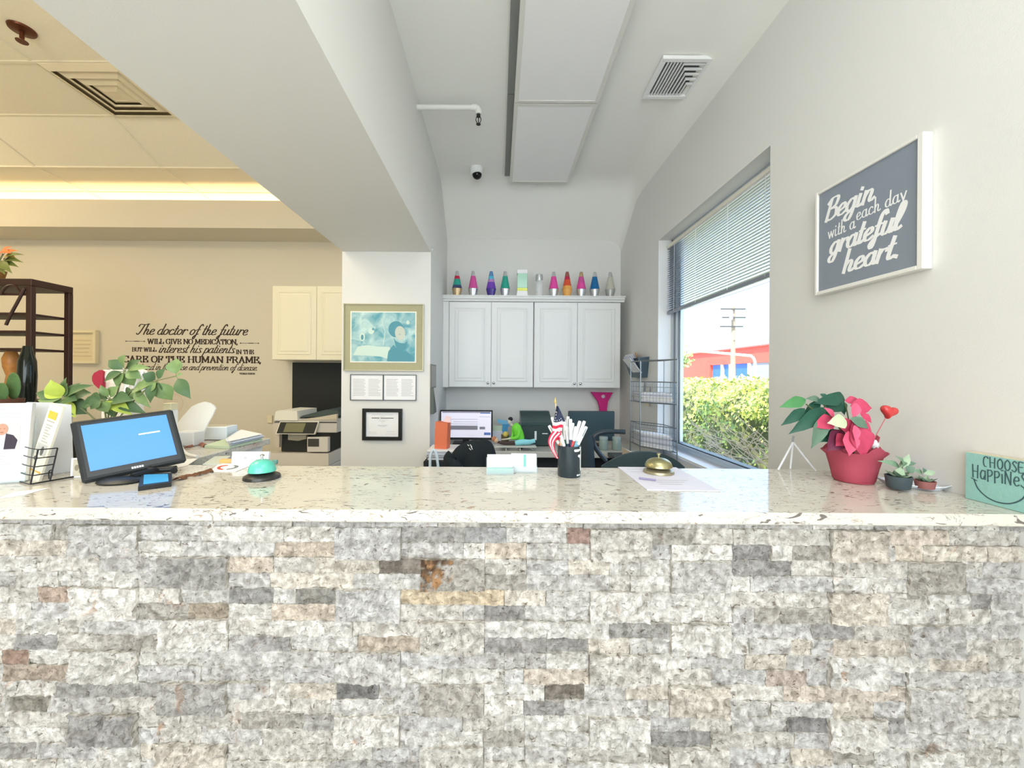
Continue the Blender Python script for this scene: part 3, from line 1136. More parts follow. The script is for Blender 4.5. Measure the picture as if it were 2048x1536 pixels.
# ---- ceiling fixtures
M_lens = mat('lamp_lens', (246, 244, 242), .5)
M_fix = mat('fixture_white', (226, 224, 216), .5)
zf = CAMZ + 1.80
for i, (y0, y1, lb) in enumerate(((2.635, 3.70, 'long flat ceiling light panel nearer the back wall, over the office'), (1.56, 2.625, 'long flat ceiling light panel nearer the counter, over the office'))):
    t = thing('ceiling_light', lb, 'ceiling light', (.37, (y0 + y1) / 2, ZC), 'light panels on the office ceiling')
    MB().box(.095, .645, y0, y1, zf + .008, ZC - .002, .004).build('housing', M_fix, t)
    MB().box(.050, .0945, y0, y1, ZC - .022, ZC - .001, .001).build('shadow_band', mat('shadow_band_grey', (138, 140, 136), .6), t)  # flat grey strip standing in for the shadow beside the fixture
    m = MB()
    m.box(.095, .12, y0, y1, zf, zf + .008)
    m.box(.62, .645, y0, y1, zf, zf + .008)
    m.box(.12, .62, y0, y0 + .022, zf, zf + .008)
    m.box(.12, .62, y1 - .022, y1, zf, zf + .008)
    m.build('rim', M_fix, t)
    MB().box(.12, .62, y0 + .022, y1 - .022, zf + .003, zf + .0075).build('diffuser', M_lens, t)

# ---- sprinkler on its white pipe
t = thing('sprinkler', 'white painted pipe with a black sprinkler head, coming out of the left side wall', 'sprinkler', (XL, 2.675, CAMZ + 1.8))
pz = CAMZ + 1.80
MB().tube([(XL + .001, 2.675, pz), (-.17, 2.675, pz)], .0165, 14).build('pipe', M_wall, t, True)
MB().tube([(-.19, 2.675, pz), (-.165, 2.675, pz), (-.15, 2.675, pz - .006), (-.143, 2.675, pz - .02), (-.143, 2.675, pz - .045)], .021, 14).build('elbow', M_wall, t, True)
m = MB().lathe([(.012, -.062), (.013, -.045)], (-.143, 2.675, pz), 12)
m.tube([(-.143 - .012, 2.675, pz - .06), (-.143 - .018, 2.675, pz - .082), (-.143 - .008, 2.675, pz - .105)], .0028, 6)
m.tube([(-.143 + .012, 2.675, pz - .06), (-.143 + .018, 2.675, pz - .082), (-.143 + .008, 2.675, pz - .105)], .0028, 6)
m.lathe([(.003, -.10), (.003, -.062)], (-.143, 2.675, pz), 8)
m.lathe([(.014, -.113), (.016, -.110), (.007, -.102)], (-.143, 2.675, pz), 12)
m.build('sprinkler_head', M_ink, t, True)

# ---- dome camera
cx_, cy_ = (950 - CX) * 3.6 / F, 3.6
t = thing('dome_camera', 'small white dome security camera on the office ceiling', 'camera', (cx_, cy_, ZC))
MB().lathe([(.045, -.062), (.058, -.05), (.062, -.02), (.062, -.001)], (cx_, cy_, ZC), 24).build('housing', M_white, t, True)
MB().ball((cx_ + .006, cy_ - .006, ZC - .062), .043, n=20, m=12).build('lens_dome', mat('dome_black', (22, 20, 22), .08), t, True)

# ---- supply vent on the ceiling, right
vx0, vx1, vy0, vy1 = .965, 1.225, 2.34, 2.64
zv = ZC - .004


def cz(x, y):
    return ZC if x < 1.15 else ZC - .16 * (1 - math.cos(math.asin(min(1, (x - 1.15) / .16))))


t = thing('ceiling_vent', 'white square louvred air vent near the window side of the office ceiling', 'vent', ((vx0 + vx1) / 2, (vy0 + vy1) / 2, ZC))
m = MB()
for (a, b, c_, d_) in ((vx0 - .02, vx1 + .02, vy0 - .02, vy0 + .01), (vx0 - .02, vx1 + .02, vy1 - .01, vy1 + .02), (vx0 - .02, vx0 + .01, vy0 + .01, vy1 - .01), (vx1 - .01, vx1 + .02, vy0 + .01, vy1 - .01)):
    m.box(a, b, c_, d_, zv - .022, zv, .003)
m.build('vent_frame', M_white, t)
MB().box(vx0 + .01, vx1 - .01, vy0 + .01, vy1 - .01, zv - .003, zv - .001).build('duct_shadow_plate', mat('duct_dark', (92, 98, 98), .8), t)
m = MB()
x = vx0 + .022
for i in range(5):
    m.box(x, x + .008, vy0 + .012, vy1 - .012, zv - .021, zv - .010)
    x += .019
for k in range(5):
    yk = vy0 + .020 + k * .040
    m.box(x, x + .008, yk, vy1 - .012, zv - .021, zv - .010)
    m.box(x + .008, vx1 - .012, yk, yk + .011, zv - .021, zv - .010)
    x += .022
m.build('louvres', M_white, t)

# ---- little hook on the side wall
p = on_x(862, 497, XL)
m = MB().tube([(XL, p.y, p.z + .01), (XL + .012, p.y, p.z + .01), (XL + .016, p.y, p.z - .004), (XL + .01, p.y, p.z - .012)], .003, 6)
tag(m.build('wall_hook', M_chrome, None, True), 'tiny metal hook high on the side wall beside the pier', 'hook')


# ================================================================== PICTURES
def picture(name, label, cat, corners, d, border, thick, mt_frame, mt_mat=None, matw=0.0, group=None, plane='y', X=None):
    """framed flat thing on a wall facing the viewer; corners = px (x0, y0, x1, y1)"""
    x0, y0, x1, y1 = corners
    tl, tr, blc, br = U(x0, y0, d), U(x1, y0, d), U(x0, y1, d), U(x1, y1, d)
    # hang level: average out the roll
    xa, xb_ = (tl.x + blc.x) / 2, (tr.x + br.x) / 2
    zt_, zb_ = (tl.z + tr.z) / 2, (blc.z + br.z) / 2
    t = thing(name, label, cat, ((xa + xb_) / 2, d, zb_), group)
    W, H = xb_ - xa, zt_ - zb_
    M = TR((xa, d, zb_))
    m = MB(M)
    b = border
    m.box(0, W, -thick, 0, 0, b, .001)
    m.box(0, W, -thick, 0, H - b, H, .001)
    m.box(0, b, -thick, 0, b, H - b, .001)
    m.box(W - b, W, -thick, 0, b, H - b, .001)
    m.build('frame', mt_frame, t)
    return t, M, W, H


YPF = YP - .001
# large litho in olive mat
t, M, W, H = picture('framed_picture', 'large framed teal-toned picture with a wide olive mat, top one on the pier', 'picture', (688, 608, 848, 742), YPF, .008, .022, mat('frame_brass', (190, 186, 160), .4, .3))
MB(M).box(.008, W - .008, -.010, -.001, .008, H - .008).build('mat_board', mat('mat_olive', (176, 172, 138), .9, bump=.4, bscale=500, var=.06, vscale=30), t)
ax0, ax1, az0, az1 = .066, W - .070, .078, H - .072
MB(M).box(ax0 - .010, ax1 + .010, -.013, -.010, az0 - .010, az1 + .010).build('inner_mat', mat('mat_ivory', (240, 238, 224), .8), t)
teal = bpy.data.materials.new('print_teal')
teal.use_nodes = True
n = teal.node_tree
bb = n.nodes['Principled BSDF']
bb.inputs['Roughness'].default_value = .5
q = n.nodes.new('ShaderNodeTexNoise')
q.inputs['Scale'].default_value = 9
q.inputs['Detail'].default_value = 6
q.inputs['Distortion'].default_value = .8
tcn = n.nodes.new('ShaderNodeTexCoord')
n.links.new(tcn.outputs['Object'], q.inputs['Vector'])
r_ = n.nodes.new('ShaderNodeValToRGB')
r_.color_ramp.elements[0].position = .35
r_.color_ramp.elements[0].color = S(84, 158, 172)
r_.color_ramp.elements[1].position = .68
r_.color_ramp.elements[1].color = S(196, 224, 218)
n.links.new(q.outputs['Fac'], r_.inputs[0])
n.links.new(r_.outputs[0], bb.inputs['Base Color'])
m = MB(M)
aw, ah = ax1 - ax0, az1 - az0


def ell(mb, cx, cz_, rx, rz, y, n_=24, a0=0, a1=360, rot=0.0):
    pts = []
    for i in range(n_):
        a = R(a0 + (a1 - a0) * i / (n_ - (0 if a1 - a0 == 360 else 1)))
        px, pz = rx * math.cos(a), rz * math.sin(a)
        pts.append((ax0 + aw * cx + px * math.cos(rot) - pz * math.sin(rot), y, az0 + ah * cz_ + px * math.sin(rot) + pz * math.cos(rot)))
    mb._add(pts, [tuple(range(n_))])


def poly(mb, pts, y):
    mb._add([(ax0 + aw * a, y, az0 + ah * b) for a, b in pts], [tuple(range(len(pts)))])


m.box(ax0, ax1, -.0145, -.013, az0, az1)
m.m = 1   # pale shapes: land, moon, tree
poly(m, [(0.03, .12), (.1, .3), (.25, .33), (.45, .3), (.6, .3), (.66, .02), (.45, .1), (.2, .12)], -.0149)
ell(m, .885, .8, .013, .016, -.0149)
m.tube([(ax0 + aw * .5, -.0149, az0 + ah * .33), (ax0 + aw * .53, -.0149, az0 + ah * .6), (ax0 + aw * .5, -.0149, az0 + ah * .75), (ax0 + aw * .47, -.0149, az0 + ah * .88)], .0035, 4)
ell(m, .17, .5, .022, .035, -.0149)
ell(m, .31, .62, .024, .026, -.0149)
m.m = 2   # darker teal: hair, beard, coat
ell(m, .70, .66, .062, .066, -.0151)
poly(m, [(.56, 0), (.58, .2), (.66, .34), (.78, .2), (.86, .22), (.98, .1), (.99, 0)], -.0151)
ell(m, .17, .49, .011, .022, -.0151)
ell(m, .34, .66, .009, .010, -.0151)
m.m = 3   # face
ell(m, .765, .58, .042, .058, -.0153, rot=.12)
m.m = 2
poly(m, [(.66, .5), (.70, .3), (.78, .18), (.86, .26), (.885, .42), (.83, .37), (.76, .38), (.70, .42)], -.0155)
ell(m, .76, .555, .006, .003, -.0155)
ell(m, .85, .55, .005, .003, -.0155)
m.build('print', [teal, mat('print_pale', (206, 226, 214), .6), mat('print_tealdark', (84, 150, 164), .6), mat('print_face', (200, 206, 192), .6)], t)

# twin document frame
t, M, W, H = picture('document_frame', 'thin dark frame holding two typed pages side by side, below the teal picture', 'picture', (701, 749, 833, 801), YPF, .005, .014, mat('frame_gunmetal', (96, 100, 102), .4, .4))
MB(M).box(W / 2 - .003, W / 2 + .003, -.014, -.001, .005, H - .005).build('divider', MATS['frame_gunmetal'], t)
for k in (0, 1):
    a = .006 + k * (W / 2)
    e = a + W / 2 - .012
    m = MB(M).box(a, e, -.006, -.003, .006, H - .006)
    m.m = 1
    for c_ in (0, 1):
        xs = a + .018 + c_ * (e - a) * .48
        lines(m, xs, xs + (e - a) * .40, .035, H - .035, 13, .0045, y=-.0066)
    m.build('page', [M_paper, M_lgrey], t)

# black framed certificate
t, M, W, H = picture('certificate_frame', 'certificate in a heavy black frame, lowest one on the pier', 'picture', (726, 817, 805, 880), YPF, .028, .024, mat('frame_black', (30, 32, 30), .3))
m = MB(M)
for (a, b, c_, d_) in ((.026, W - .026, .026, .030), (.026, W - .026, H - .030, H - .026), (.026, .030, .03, H - .03), (W - .030, W - .026, .03, H - .03)):
    m.box(a, b, -.018, -.008, c_, d_)
m.build('bevel_strip', mat('frame_silver_line', (130, 134, 132), .3, .5), t)
m = MB(M).box(.028, W - .028, -.010, -.002, .028, H - .028)
m.m = 1
cw = W - .056
for (f, zz, hh) in ((.64, .885, .003), (.16, .83, .002), (.34, .68, .002), (.2, .62, .003), (.06, .55, .002), (.3, .45, .004), (.2, .41, .003)):
    x_ = W / 2 - cw * f / 2
    z_ = .028 + (H - .056) * zz
    m._add([(x_, -.0106, z_), (x_ + cw * f, -.0106, z_), (x_ + cw * f, -.0106, z_ + hh), (x_, -.0106, z_ + hh)], [(0, 1, 2, 3)])
for (x_, w_, zz) in ((.08, .24, .18), (.08, .26, .12), (.62, .26, .2), (.6, .3, .11)):
    a = .028 + cw * x_
    z_ = .028 + (H - .056) * zz
    m._add([(a, -.0106, z_), (a + cw * w_, -.0106, z_), (a + cw * w_, -.0106, z_ + .002), (a, -.0106, z_ + .002)], [(0, 1, 2, 3)])
m.m = 2
z_ = .028 + (H - .056) * .74
for (a, w_) in ((.17, .24), (.44, .4)):
    a = .028 + cw * a
    m._add([(a, -.0106, z_), (a + cw * w_, -.0106, z_), (a + cw * w_, -.0106, z_ + .006), (a, -.0106, z_ + .006)], [(0, 1, 2, 3)])
m.build('certificate', [M_paper, M_lgrey, mat('print_blackletter', (90, 90, 92), .7)], t)

# two small things on the side wall behind the pier corner
p0, p1 = on_x(860, 728, XL), on_x(869.5, 775, XL)
m = MB().box(XL + .001, XL + .012, p0.y, p1.y, p1.z, p0.z, .002)
m.m = 1
m.box(XL + .012, XL + .0125, p0.y + .012, p1.y - .012, p1.z + .012, p0.z - .012)
tag(m.build('wall_frame', [mat('frame_grey', (110, 108, 100), .4), mat('frame_grey_inner', (176, 172, 164), .6)]), 'small grey frame hanging on the side wall behind the pier corner', 'picture')
p0, p1 = on_x(860, 776, XL), on_x(866, 824, XL)
m = MB().prism([(p0.y, p0.z), (p0.y + .14, p1.z + .04), (p0.y + .16, p1.z), (p0.y, p1.z - .004)], XL + .001, XL + .03, 'x')
tag(m.build('file_pocket', mat('pocket_dark', (84, 92, 84), .5)), 'dark pointed file pocket on the side wall, under the small grey frame', 'file pocket')

# ---- sign on the window wall
XS_ = 1.31
t = thing('framed_sign', 'slate sign with white lettering about a grateful heart, in a deep white frame', 'sign', (XS_, 1.41, CAMZ + .34))
m = MB()
ya, yb = 1.208, 1.620
za, zb_ = CAMZ + .337, CAMZ + .752
m.box(1.279, XS_ - .0005, ya, ya + .018, za, zb_, .002)
m.box(1.279, XS_ - .0005, yb - .012, yb, za, zb_, .002)
m.box(1.279, XS_ - .0005, ya + .018, yb - .012, za, za + .014, .002)
m.box(1.279, XS_ - .0005, ya + .018, yb - .012, zb_ - .012, zb_, .002)
m.build('frame', mat('frame_white', (236, 234, 226), .5), t)
M, W, H = frame((1.286, 1.607, CAMZ + .352), (1.286, 1.227, CAMZ + .352), (1.286, 1.607, CAMZ + .74))
MB(M).box(0, W, 0, .012, 0, H).build('panel', mat('slate_blue', (138, 147, 158), .75, bump=.2, bscale=600), t)
m = MB(M)
write(m, 'Begin', SCR, .030, .268, .078, .0150, width=.205, slant=.25, thin=.35)
write(m, 'each day', SCR, .168, .220, .050, .0054, width=.180, slant=0, thin=.35, track=.05)
write(m, 'with a', SCR, .046, .196, .050, .0054, width=.120, slant=0, thin=.35, track=.05)
write(m, 'grateful', SCR, .052, .134, .078, .0155, width=.275, slant=.25, thin=.35)
write(m, 'heart.', SCR, .112, .046, .078, .0155, width=.210, slant=.25, thin=.35)
m.build('lettering', mat('letter_white', (246, 246, 244), .7), t)

# ================================================================== BACK DESK AREA
ZD = .76
gr = mat('granite_desk', (198, 196, 186), .3, var=.14, vscale=60)
t = thing('back_desk', 'office desk with a speckled stone top under the wall cabinets', 'desk', (.35, 3.85, 0))
MB().box(XL + .002, XR - .002, 3.38, YB - .002, ZD - .05, ZD, .004).build('desk_top', gr, t)
MB().box(XL + .01, XR - .01, 3.46, YB - .01, 0, ZD - .051).build('desk_front', M_black2, t)
t = thing('window_desk', 'narrow dark side desk along the window wall carrying the wire rack', 'desk', (1.1, 3.0, 0))
MB().box(.93, XR - .002, 2.72, 3.379, ZD - .03, ZD, .003).build('desk_top', mat('desk_dark', (70, 76, 80), .4), t)
MB().box(.98, XR - .01, 2.76, 3.37, 0, ZD - .031).build('pedestal', M_black2, t)

# left monitor with its page of forms
t = thing('monitor', 'black monitor showing a pale form page, on the back desk by the pier', 'monitor', (-.3, 3.8, ZD))
tl, br = U(880, 820, 3.75), U(985, 880, 3.75)
M = TR((max(tl.x, XL + .01), 3.75, br.z))
W, H = br.x - max(tl.x, XL + .01), tl.z - br.z
MB(M).box(0, W, 0, .03, 0, H, .004).build('bezel', M_black, t)
m = MB(M).box(.012, W - .014, -.002, .0, .022, H - .014)
m.m = 1
sw, sh = W - .026, H - .036


def sr(mb, x0, z0, x1, z1, y=-.0028):
    mb._add([(.012 + sw * x0, y, .022 + sh * z0), (.012 + sw * x1, y, .022 + sh * z0), (.012 + sw * x1, y, .022 + sh * z1), (.012 + sw * x0, y, .022 + sh * z1)], [(0, 1, 2, 3)])


for (a, b, c_, d_) in ((.15, .73, .70, .71), (.25, .73, .60, .61), (.15, .73, .52, .53), (.02, .98, .96, .99), (.76, .98, .8, .81)):
    sr(m, a, c_, b, d_)
m.m = 2
sr(m, .15, .30, .73, .46)
sr(m, .77, .32, .88, .42)
m.m = 3
sr(m, .86, .1, .99, .2)
sr(m, .78, .93, .99, .96)
m.build('screen', [mat('screen_pale', (226, 222, 236), .4, emit=.35), mat('screen_line', (110, 106, 120), .5), mat('screen_grey', (150, 148, 158), .5), mat('screen_blue', (110, 140, 214), .5)], t)
m = MB().box(-.33, -.27, 3.785, 3.81, ZD + .01, br.z + .1).box(-.42, -.18, 3.72, 3.88, ZD + .0005, ZD + .012, .003)
m.build('stand', M_black, t)

# black monitor, switched off, on the right
t = thing('monitor', 'dark switched-off monitor on the back desk, near the window', 'monitor', (.83, 3.7, ZD))
tl, br = U(1137, 822, 3.7), U(1229, 882, 3.7)
MB().box(tl.x, br.x, 3.70, 3.73, br.z, tl.z, .006).build('bezel', mat('monitor_dark', (58, 74, 80), .35), t)
MB().box(tl.x + .014, br.x - .014, 3.698, 3.70, br.z + .018, tl.z - .014).build('screen', mat('screen_off', (62, 82, 88), .2), t)
MB().box(.80, .86, 3.735, 3.76, ZD + .01, br.z + .1).box(.70, .96, 3.66, 3.80, ZD + .0005, ZD + .012, .003).build('stand', M_black, t)

# black desktop printer
M_pr = mat('printer_black', (44, 62, 62), .4)
t = thing('desktop_printer', 'black desktop printer with lid on the back desk, beside the figurine', 'printer', (.36, 3.75, ZD))
a, b = U(1040, 834, 3.7), U(1104, 893, 3.6)
m = MB().box(a.x, b.x + .02, 3.64, 3.98, ZD + .0005, ZD + .19, .012)
m.build('body', M_pr, t)
m = MB().prism([(3.66, ZD + .191), (3.98, ZD + .191), (3.98, ZD + .30), (3.90, ZD + .30), (3.68, ZD + .215)], a.x + .01, b.x + .01, 'x')
m.build('lid', mat('printer_lid', (56, 76, 76), .3), t)
MB().box(a.x + .13, a.x + .148, 3.632, 3.64, ZD + .06, ZD + .14).build('tray_tab', M_white, t)
MB().box(a.x + .20, a.x + .25, 3.634, 3.64, ZD + .115, ZD + .122).build('badge', M_white, t)

# pink decoration hanging under the cabinet
t = thing('pink_decoration', 'hot pink hanging decoration under the wall cabinet near the window', 'decoration', (1.03, 4.2, CAMZ - .14))
mp = mat('pink_plush', (206, 44, 128), .8, bump=.5, bscale=80)
def up(px, py, d=4.2):
    p = U(px, py, d)
    return (p.x, p.z)
MB().prism([up(1182, 784), up(1226, 785), up(1216, 803), up(1214, 820), up(1213, 858), up(1200, 858), up(1200, 818), up(1196, 803)], 4.2, 4.23).build('ribbon', mp, t)
c_ = U(1206, 793, 4.2)
MB().ball((c_.x, 4.19, c_.z), .022, .012, .020).build('silver_disc', mat('pink_disc', (214, 190, 204), .4), t, True)

# black pedestal against the left side wall, with files and the orange box
t = thing('file_pedestal', 'black drawer pedestal against the left side wall behind the jacket chair', 'drawer unit', (-.4, 3.15, 0))
MB().box(XL + .003, -.22, 2.98, 3.37, 0, ZD, .006).build('body', M_black2, t)
M_or = mat('orange_card', (226, 122, 88), .8)
rr_ = random.Random(3)
m = MB()
zz = ZD + .0008
for k in range(7):
    h_ = rr_.uniform(.008, .012)
    a_ = rr_.uniform(-.01, .01)
    m.m = k % 3
    m.box(-.53 + a_, -.27 + a_ * 2, 3.02 + a_, 3.28, zz, zz + h_, .001)
    zz += h_ + .0006
tag(m.build('file_stack', [M_paper, mat('page_lilac', (214, 216, 228), .8), mat('page_grey', (176, 178, 186), .8)]), 'stack of white files and magazines on the black pedestal', 'papers')
t = thing('orange_box', 'upright orange cardboard box with a loose page, standing on the file stack before the monitor', 'box', (-.46, 3.1, zz))
tl, br = U(871, 843, 3.1), U(898, 896, 3.1)
xm_ = (tl.x + br.x) / 2
MB(TR((xm_, 3.1, 0), R(-12))).prism([(-.052, zz + .0005), (.046, zz + .0005), (.054, tl.z - .01), (-.046, tl.z)], -.03, .05).build('box_body', M_or, t)
MB(TR((xm_ + .03, 3.13, 0), R(-10))).prism([(-.05, tl.z - .04), (.03, tl.z - .04), (.035, tl.z + .035), (-.005, tl.z + .045)], -.002, .003).build('loose_page', mat('page_pinkish', (240, 220, 224), .8), t)

# ---- small things between monitor and figurine
M_cer = mat('pot_bronze', (112, 104, 74), .35, .3)
p = U(1010, 880, 3.62)
t = thing('pencil_pot', 'small bronze pot of odds and ends behind the figurine', 'pot', (p.x, 3.62, ZD))
MB().lathe([(.030, .0005), (.034, .01), (.036, .11), (.034, .112)], (p.x, 3.62, ZD), 16).build('pot', M_cer, t, True)
MB().ball((p.x + .005, 3.60, ZD + .115), .026, n=12, m=8).build('yellow_ball', mat('ball_yellow', (220, 200, 96), .5), t, True)
p = U(1018, 838, 3.8)
m = MB(TR((p.x - .10, 3.85, 0), 0, 0, R(7))).box(0, .10, -.002, .002, CAMZ - .37, CAMZ - .335)
m = MB()
a, b = U(994, 838, 3.9), U(1015, 850, 3.9)
m.prism([(a.x, a.z), (b.x + .02, a.z - .02), (b.x + .02, b.z - .02), (a.x + .01, b.z + .02)], 3.90, 3.905)
a, b = U(986, 851, 3.9), U(1006, 864, 3.9)
m.m = 1
m.prism([(a.x, b.z), (b.x, b.z), (b.x, a.z), (a.x, a.z)], 3.896, 3.901)
m.m = 2
a, b = U(1003, 848, 3.9), U(1013, 870, 3.9)
m.prism([(a.x, b.z), (b.x, b.z), (b.x + .02, a.z), (a.x + .01, a.z)], 3.89, 3.895)
m.m = 3
a, b = U(984, 862, 3.9), U(1005, 884, 3.9)
m.prism([(a.x, ZD + .0005), (b.x, ZD + .0005), (b.x, a.z), (a.x, a.z)], 3.885, 3.955)
tag(m.build('card_display', [mat('card_blue', (124, 190, 224), .6), mat('card_mint', (200, 216, 190), .6), mat('card_sky', (76, 160, 214), .6), mat('card_white', (226, 228, 240), .6)]), 'cluster of pale blue and green cards propped in a white box beside the left monitor', 'cards')

# ---- figurine: practitioner in green leaning over a patient lying on a table
DF = 3.46


def fp(px, py, d=DF):
    return tuple(U(px, py, d))


t = thing('figurine', 'small painted figurine of a person in green leaning over a patient on a treatment table', 'figurine', (.1, DF, ZD))
m = MB()
p0, p1 = U(990, 897, DF), U(1072, 899, DF)
m.box(p0.x - .005, p1.x, DF - .05, DF + .05, p1.z - .008, p1.z + .004, .003)
for px in (1012, 1040):
    q = U(px, 900, DF)
    m.box(q.x - .004, q.x + .004, DF - .03, DF + .03, ZD - .0295, p1.z - .007)
m.tube([(U(1030, 900, DF).x, DF - .03, p1.z - .008), (U(1040, 910, DF).x, DF - .03, ZD - .024)], .002, 6)
m.tube([(U(1058, 900, DF).x, DF - .03, p1.z - .008), (U(1066, 910, DF).x, DF - .03, ZD - .024)], .002, 6)
m.build('treatment_table', mat('fig_table', (206, 206, 196), .5), t)
zt_ = p1.z + .004
# patient
m = MB()
m.tube(smooth_path([fp(1030, 893), fp(1045, 891), fp(1058, 891), fp(1070, 888)], 4), [.020, .024, .025, .026, .026, .025, .024, .023, .022, .020, .019, .018, .016], 12)
for i_, v in enumerate(m.v):
    m.v[i_] = Vector((v.x, v.y, max(v.z, zt_ + .0004)))
m.build('patient_trousers', mat('fig_turquoise', (150, 224, 232), .6), t, True)
m = MB()
m.tube(smooth_path([fp(995, 891), fp(1008, 893), fp(1020, 893), fp(1032, 893)], 3), [.008, .012, .014, .015, .016, .016, .016, .016, .016, .016], 10)
m.build('patient_shirt', mat('fig_brown', (74, 56, 54), .6), t, True)
m = MB().ball(fp(992, 888), .020, .022, .022, 14, 10)
m.build('patient_head', mat('fig_skin', (226, 190, 150), .6), t, True)
m = MB().ball((fp(988, 885)[0], DF + .006, fp(988, 885)[2]), .022, .025, .024, 14, 10)
m.build('patient_hair', mat('fig_hair_brown', (196, 130, 96), .7), t, True)
# practitioner
Dp = DF + .045


def fq(px, py, dd=0.0):
    return tuple(U(px, py, Dp + dd))


m = MB()
m.tube(smooth_path([fq(1027, 856), fq(1032, 862), fq(1037, 874), fq(1041, 886)], 4), [.018, .028, .036, .040, .043, .044, .044, .044, .044, .043, .042, .040, .036], 14)
m.tube(smooth_path([fq(1037, 859, -.02), fq(1038, 870, -.035), fq(1034, 881, -.045), fq(1022, 884, -.05)], 4), [.021, .021, .020, .020, .019, .019, .018, .017, .016, .015, .014, .013, .012], 12)
m.tube(smooth_path([fq(1028, 859, .02), fq(1026, 870, .02), fq(1024, 881, .0), fq(1016, 885, -.01)], 4), [.013, .013, .013, .012, .012, .012, .012, .011, .011, .010, .010, .010, .009], 12)
m.build('green_top', mat('fig_green', (120, 222, 64), .6), t, True)
m = MB()
m.tube([fq(1022, 884, -.05), fq(1014, 885, -.05), fq(1006, 886, -.05)], [.008, .007, .006], 10)
m.tube([fq(1016, 885, -.01), fq(1008, 886, -.02), fq(1003, 886, -.03)], [.008, .007, .006], 10)
m.ball(fq(1019, 850), .017, .017, .022, 14, 10)
m.tube([fq(1021, 855), fq(1027, 859)], .010, 10)
m.build('practitioner_skin', mat('fig_skin2', (214, 206, 190), .6), t, True)
m = MB().ball((fq(1021, 845)[0], Dp + .004, fq(1021, 845)[2]), .021, .021, .019, 14, 10)
m.build('practitioner_hair', mat('fig_hair_black', (24, 26, 30), .6), t, True)
m = MB()
m.tube([fq(1041, 886), fq(1042, 900)], .024, 12)
m.tube([fq(1042, 900), fq(1042, 910)], .02, 12)
for i_, v in enumerate(m.v):
    m.v[i_] = Vector((v.x, v.y + .03, max(v.z, ZD - .0295)))
m.build('practitioner_trousers', mat('fig_dark', (30, 34, 40), .7), t, True)
t.location.z += .03


# ---- chairs
def chair_back(t, pts_front, M_):
    pass


# jacket chair: black office chair with a black jacket over its back
cxj = (942 - CX) * 2.5 / F
t = thing('office_chair', 'black office chair with a jacket hung over its back, left of the office', 'chair', (cxj, 2.6, 0))
m = MB()
for k in range(5):
    a = R(90 + 72 * k)
    m.tube([(cxj, 2.68, .10), (cxj + .26 * math.cos(a), 2.68 + .26 * math.sin(a), .07)], [.022, .016], 8)
m.build('star_base', M_black, t)
for k in range(5):
    a = R(90 + 72 * k)
    MB().ball((cxj + .26 * math.cos(a), 2.68 + .26 * math.sin(a), .031), .030, n=12, m=8).build('caster', M_black, t, True)
MB().tube([(cxj, 2.68, .10), (cxj, 2.68, .45)], .025, 10).build('gas_lift', M_black, t, True)
MB().box(cxj - .22, cxj + .22, 2.50, 2.88, .45, .52, .03).build('seat', M_black2, t)
m = MB()
rows = []
for i in range(9):
    z = .52 + .33 * i / 8
    rows.append([(cxj - .12 + .24 * j / 8, 2.47 + .03 * ((j - 4) / 4) ** 2, z) for j in range(9)])
m.sheet(rows, -.03)
m.build('backrest', M_black2, t, True)
# jacket: bunched over the back, hanging down in folds
jk = thing('jacket', 'black jacket with white stripes draped over the back of the chair left of the office', 'jacket', (cxj, 2.45, .55))
m = MB()
DJ = 2.43
prof = [(893, 934), (899, 918), (907, 905), (914, 896), (924, 889), (935, 884), (947, 882), (959, 883), (970, 880), (980, 884), (986, 896), (990, 915), (993, 934)]
rows = []
for k in range(14):
    q = k / 13.0
    row = []
    for j, (px, py) in enumerate(prof):
        tp = U(px, py, DJ)
        z = tp.z - (tp.z - .50) * q
        fold = .016 * math.sin(j * 1.7 + q * 2) + .009 * math.sin(j * 3.9 + q * 7) + .006 * math.sin(q * 14 + j)
        row.append((tp.x + .05 * (j - 6) / 6 * q * 0.6, DJ + fold * min(1, q * 4) + (.04 if k == 0 else (.012 if k == 1 else 0)), z))
    rows.append(row)
m.sheet(rows, .012)
o_ = m.build('jacket_back', mat('jacket_black', (26, 34, 38), .9, bump=.6, bscale=90), jk, True)
sb = o_.modifiers.new('soft', 'SUBSURF')
sb.levels = 1
sb.render_levels = 2
m = MB()
m.tube(smooth_path([tuple(U(905, 909, DJ - .02)), tuple(U(898, 918, DJ - .03)), tuple(U(903, 928, DJ - .05)), tuple(U(915, 936, DJ - .05)), tuple(U(918, 955, DJ - .04))], 4), .035, 10)
m.build('sleeve', MATS['jacket_black'], jk, True)
for (a, b, c_, d_) in ((935, 889, 938, 892), (940, 889, 944, 894), (942, 893, 945, 899), (938, 896, 942, 900)):
    p0, p1 = U(a, b, DJ - .024), U(c_, d_, DJ - .024)
    MB().tube([p0, p1], .0022, 5).build('stripe', M_white, jk)

# arched-arm chair by the window
cxa = (1222 - CX) * 2.95 / F
t = thing('office_chair', 'black office chair with a curved glossy arm, facing the right monitor', 'chair', (cxa, 2.95, 0))
m = MB()
for k in range(5):
    a = R(90 + 72 * k)
    m.tube([(cxa - .1, 3.0, .10), (cxa - .1 + .22 * math.cos(a), 3.0 + .22 * math.sin(a), .07)], [.022, .016], 8)
m.build('star_base', M_black, t)
MB().tube([(cxa - .1, 3.0, .05), (cxa - .1, 3.0, .45)], .025, 10).build('gas_lift', M_black, t, True)
MB().box(cxa - .33, cxa + .10, 2.82, 3.18, .45, .52, .03).build('seat', M_black2, t)
DA = 2.9


def ap(px, py, d=DA):
    return tuple(U(px, py, d))


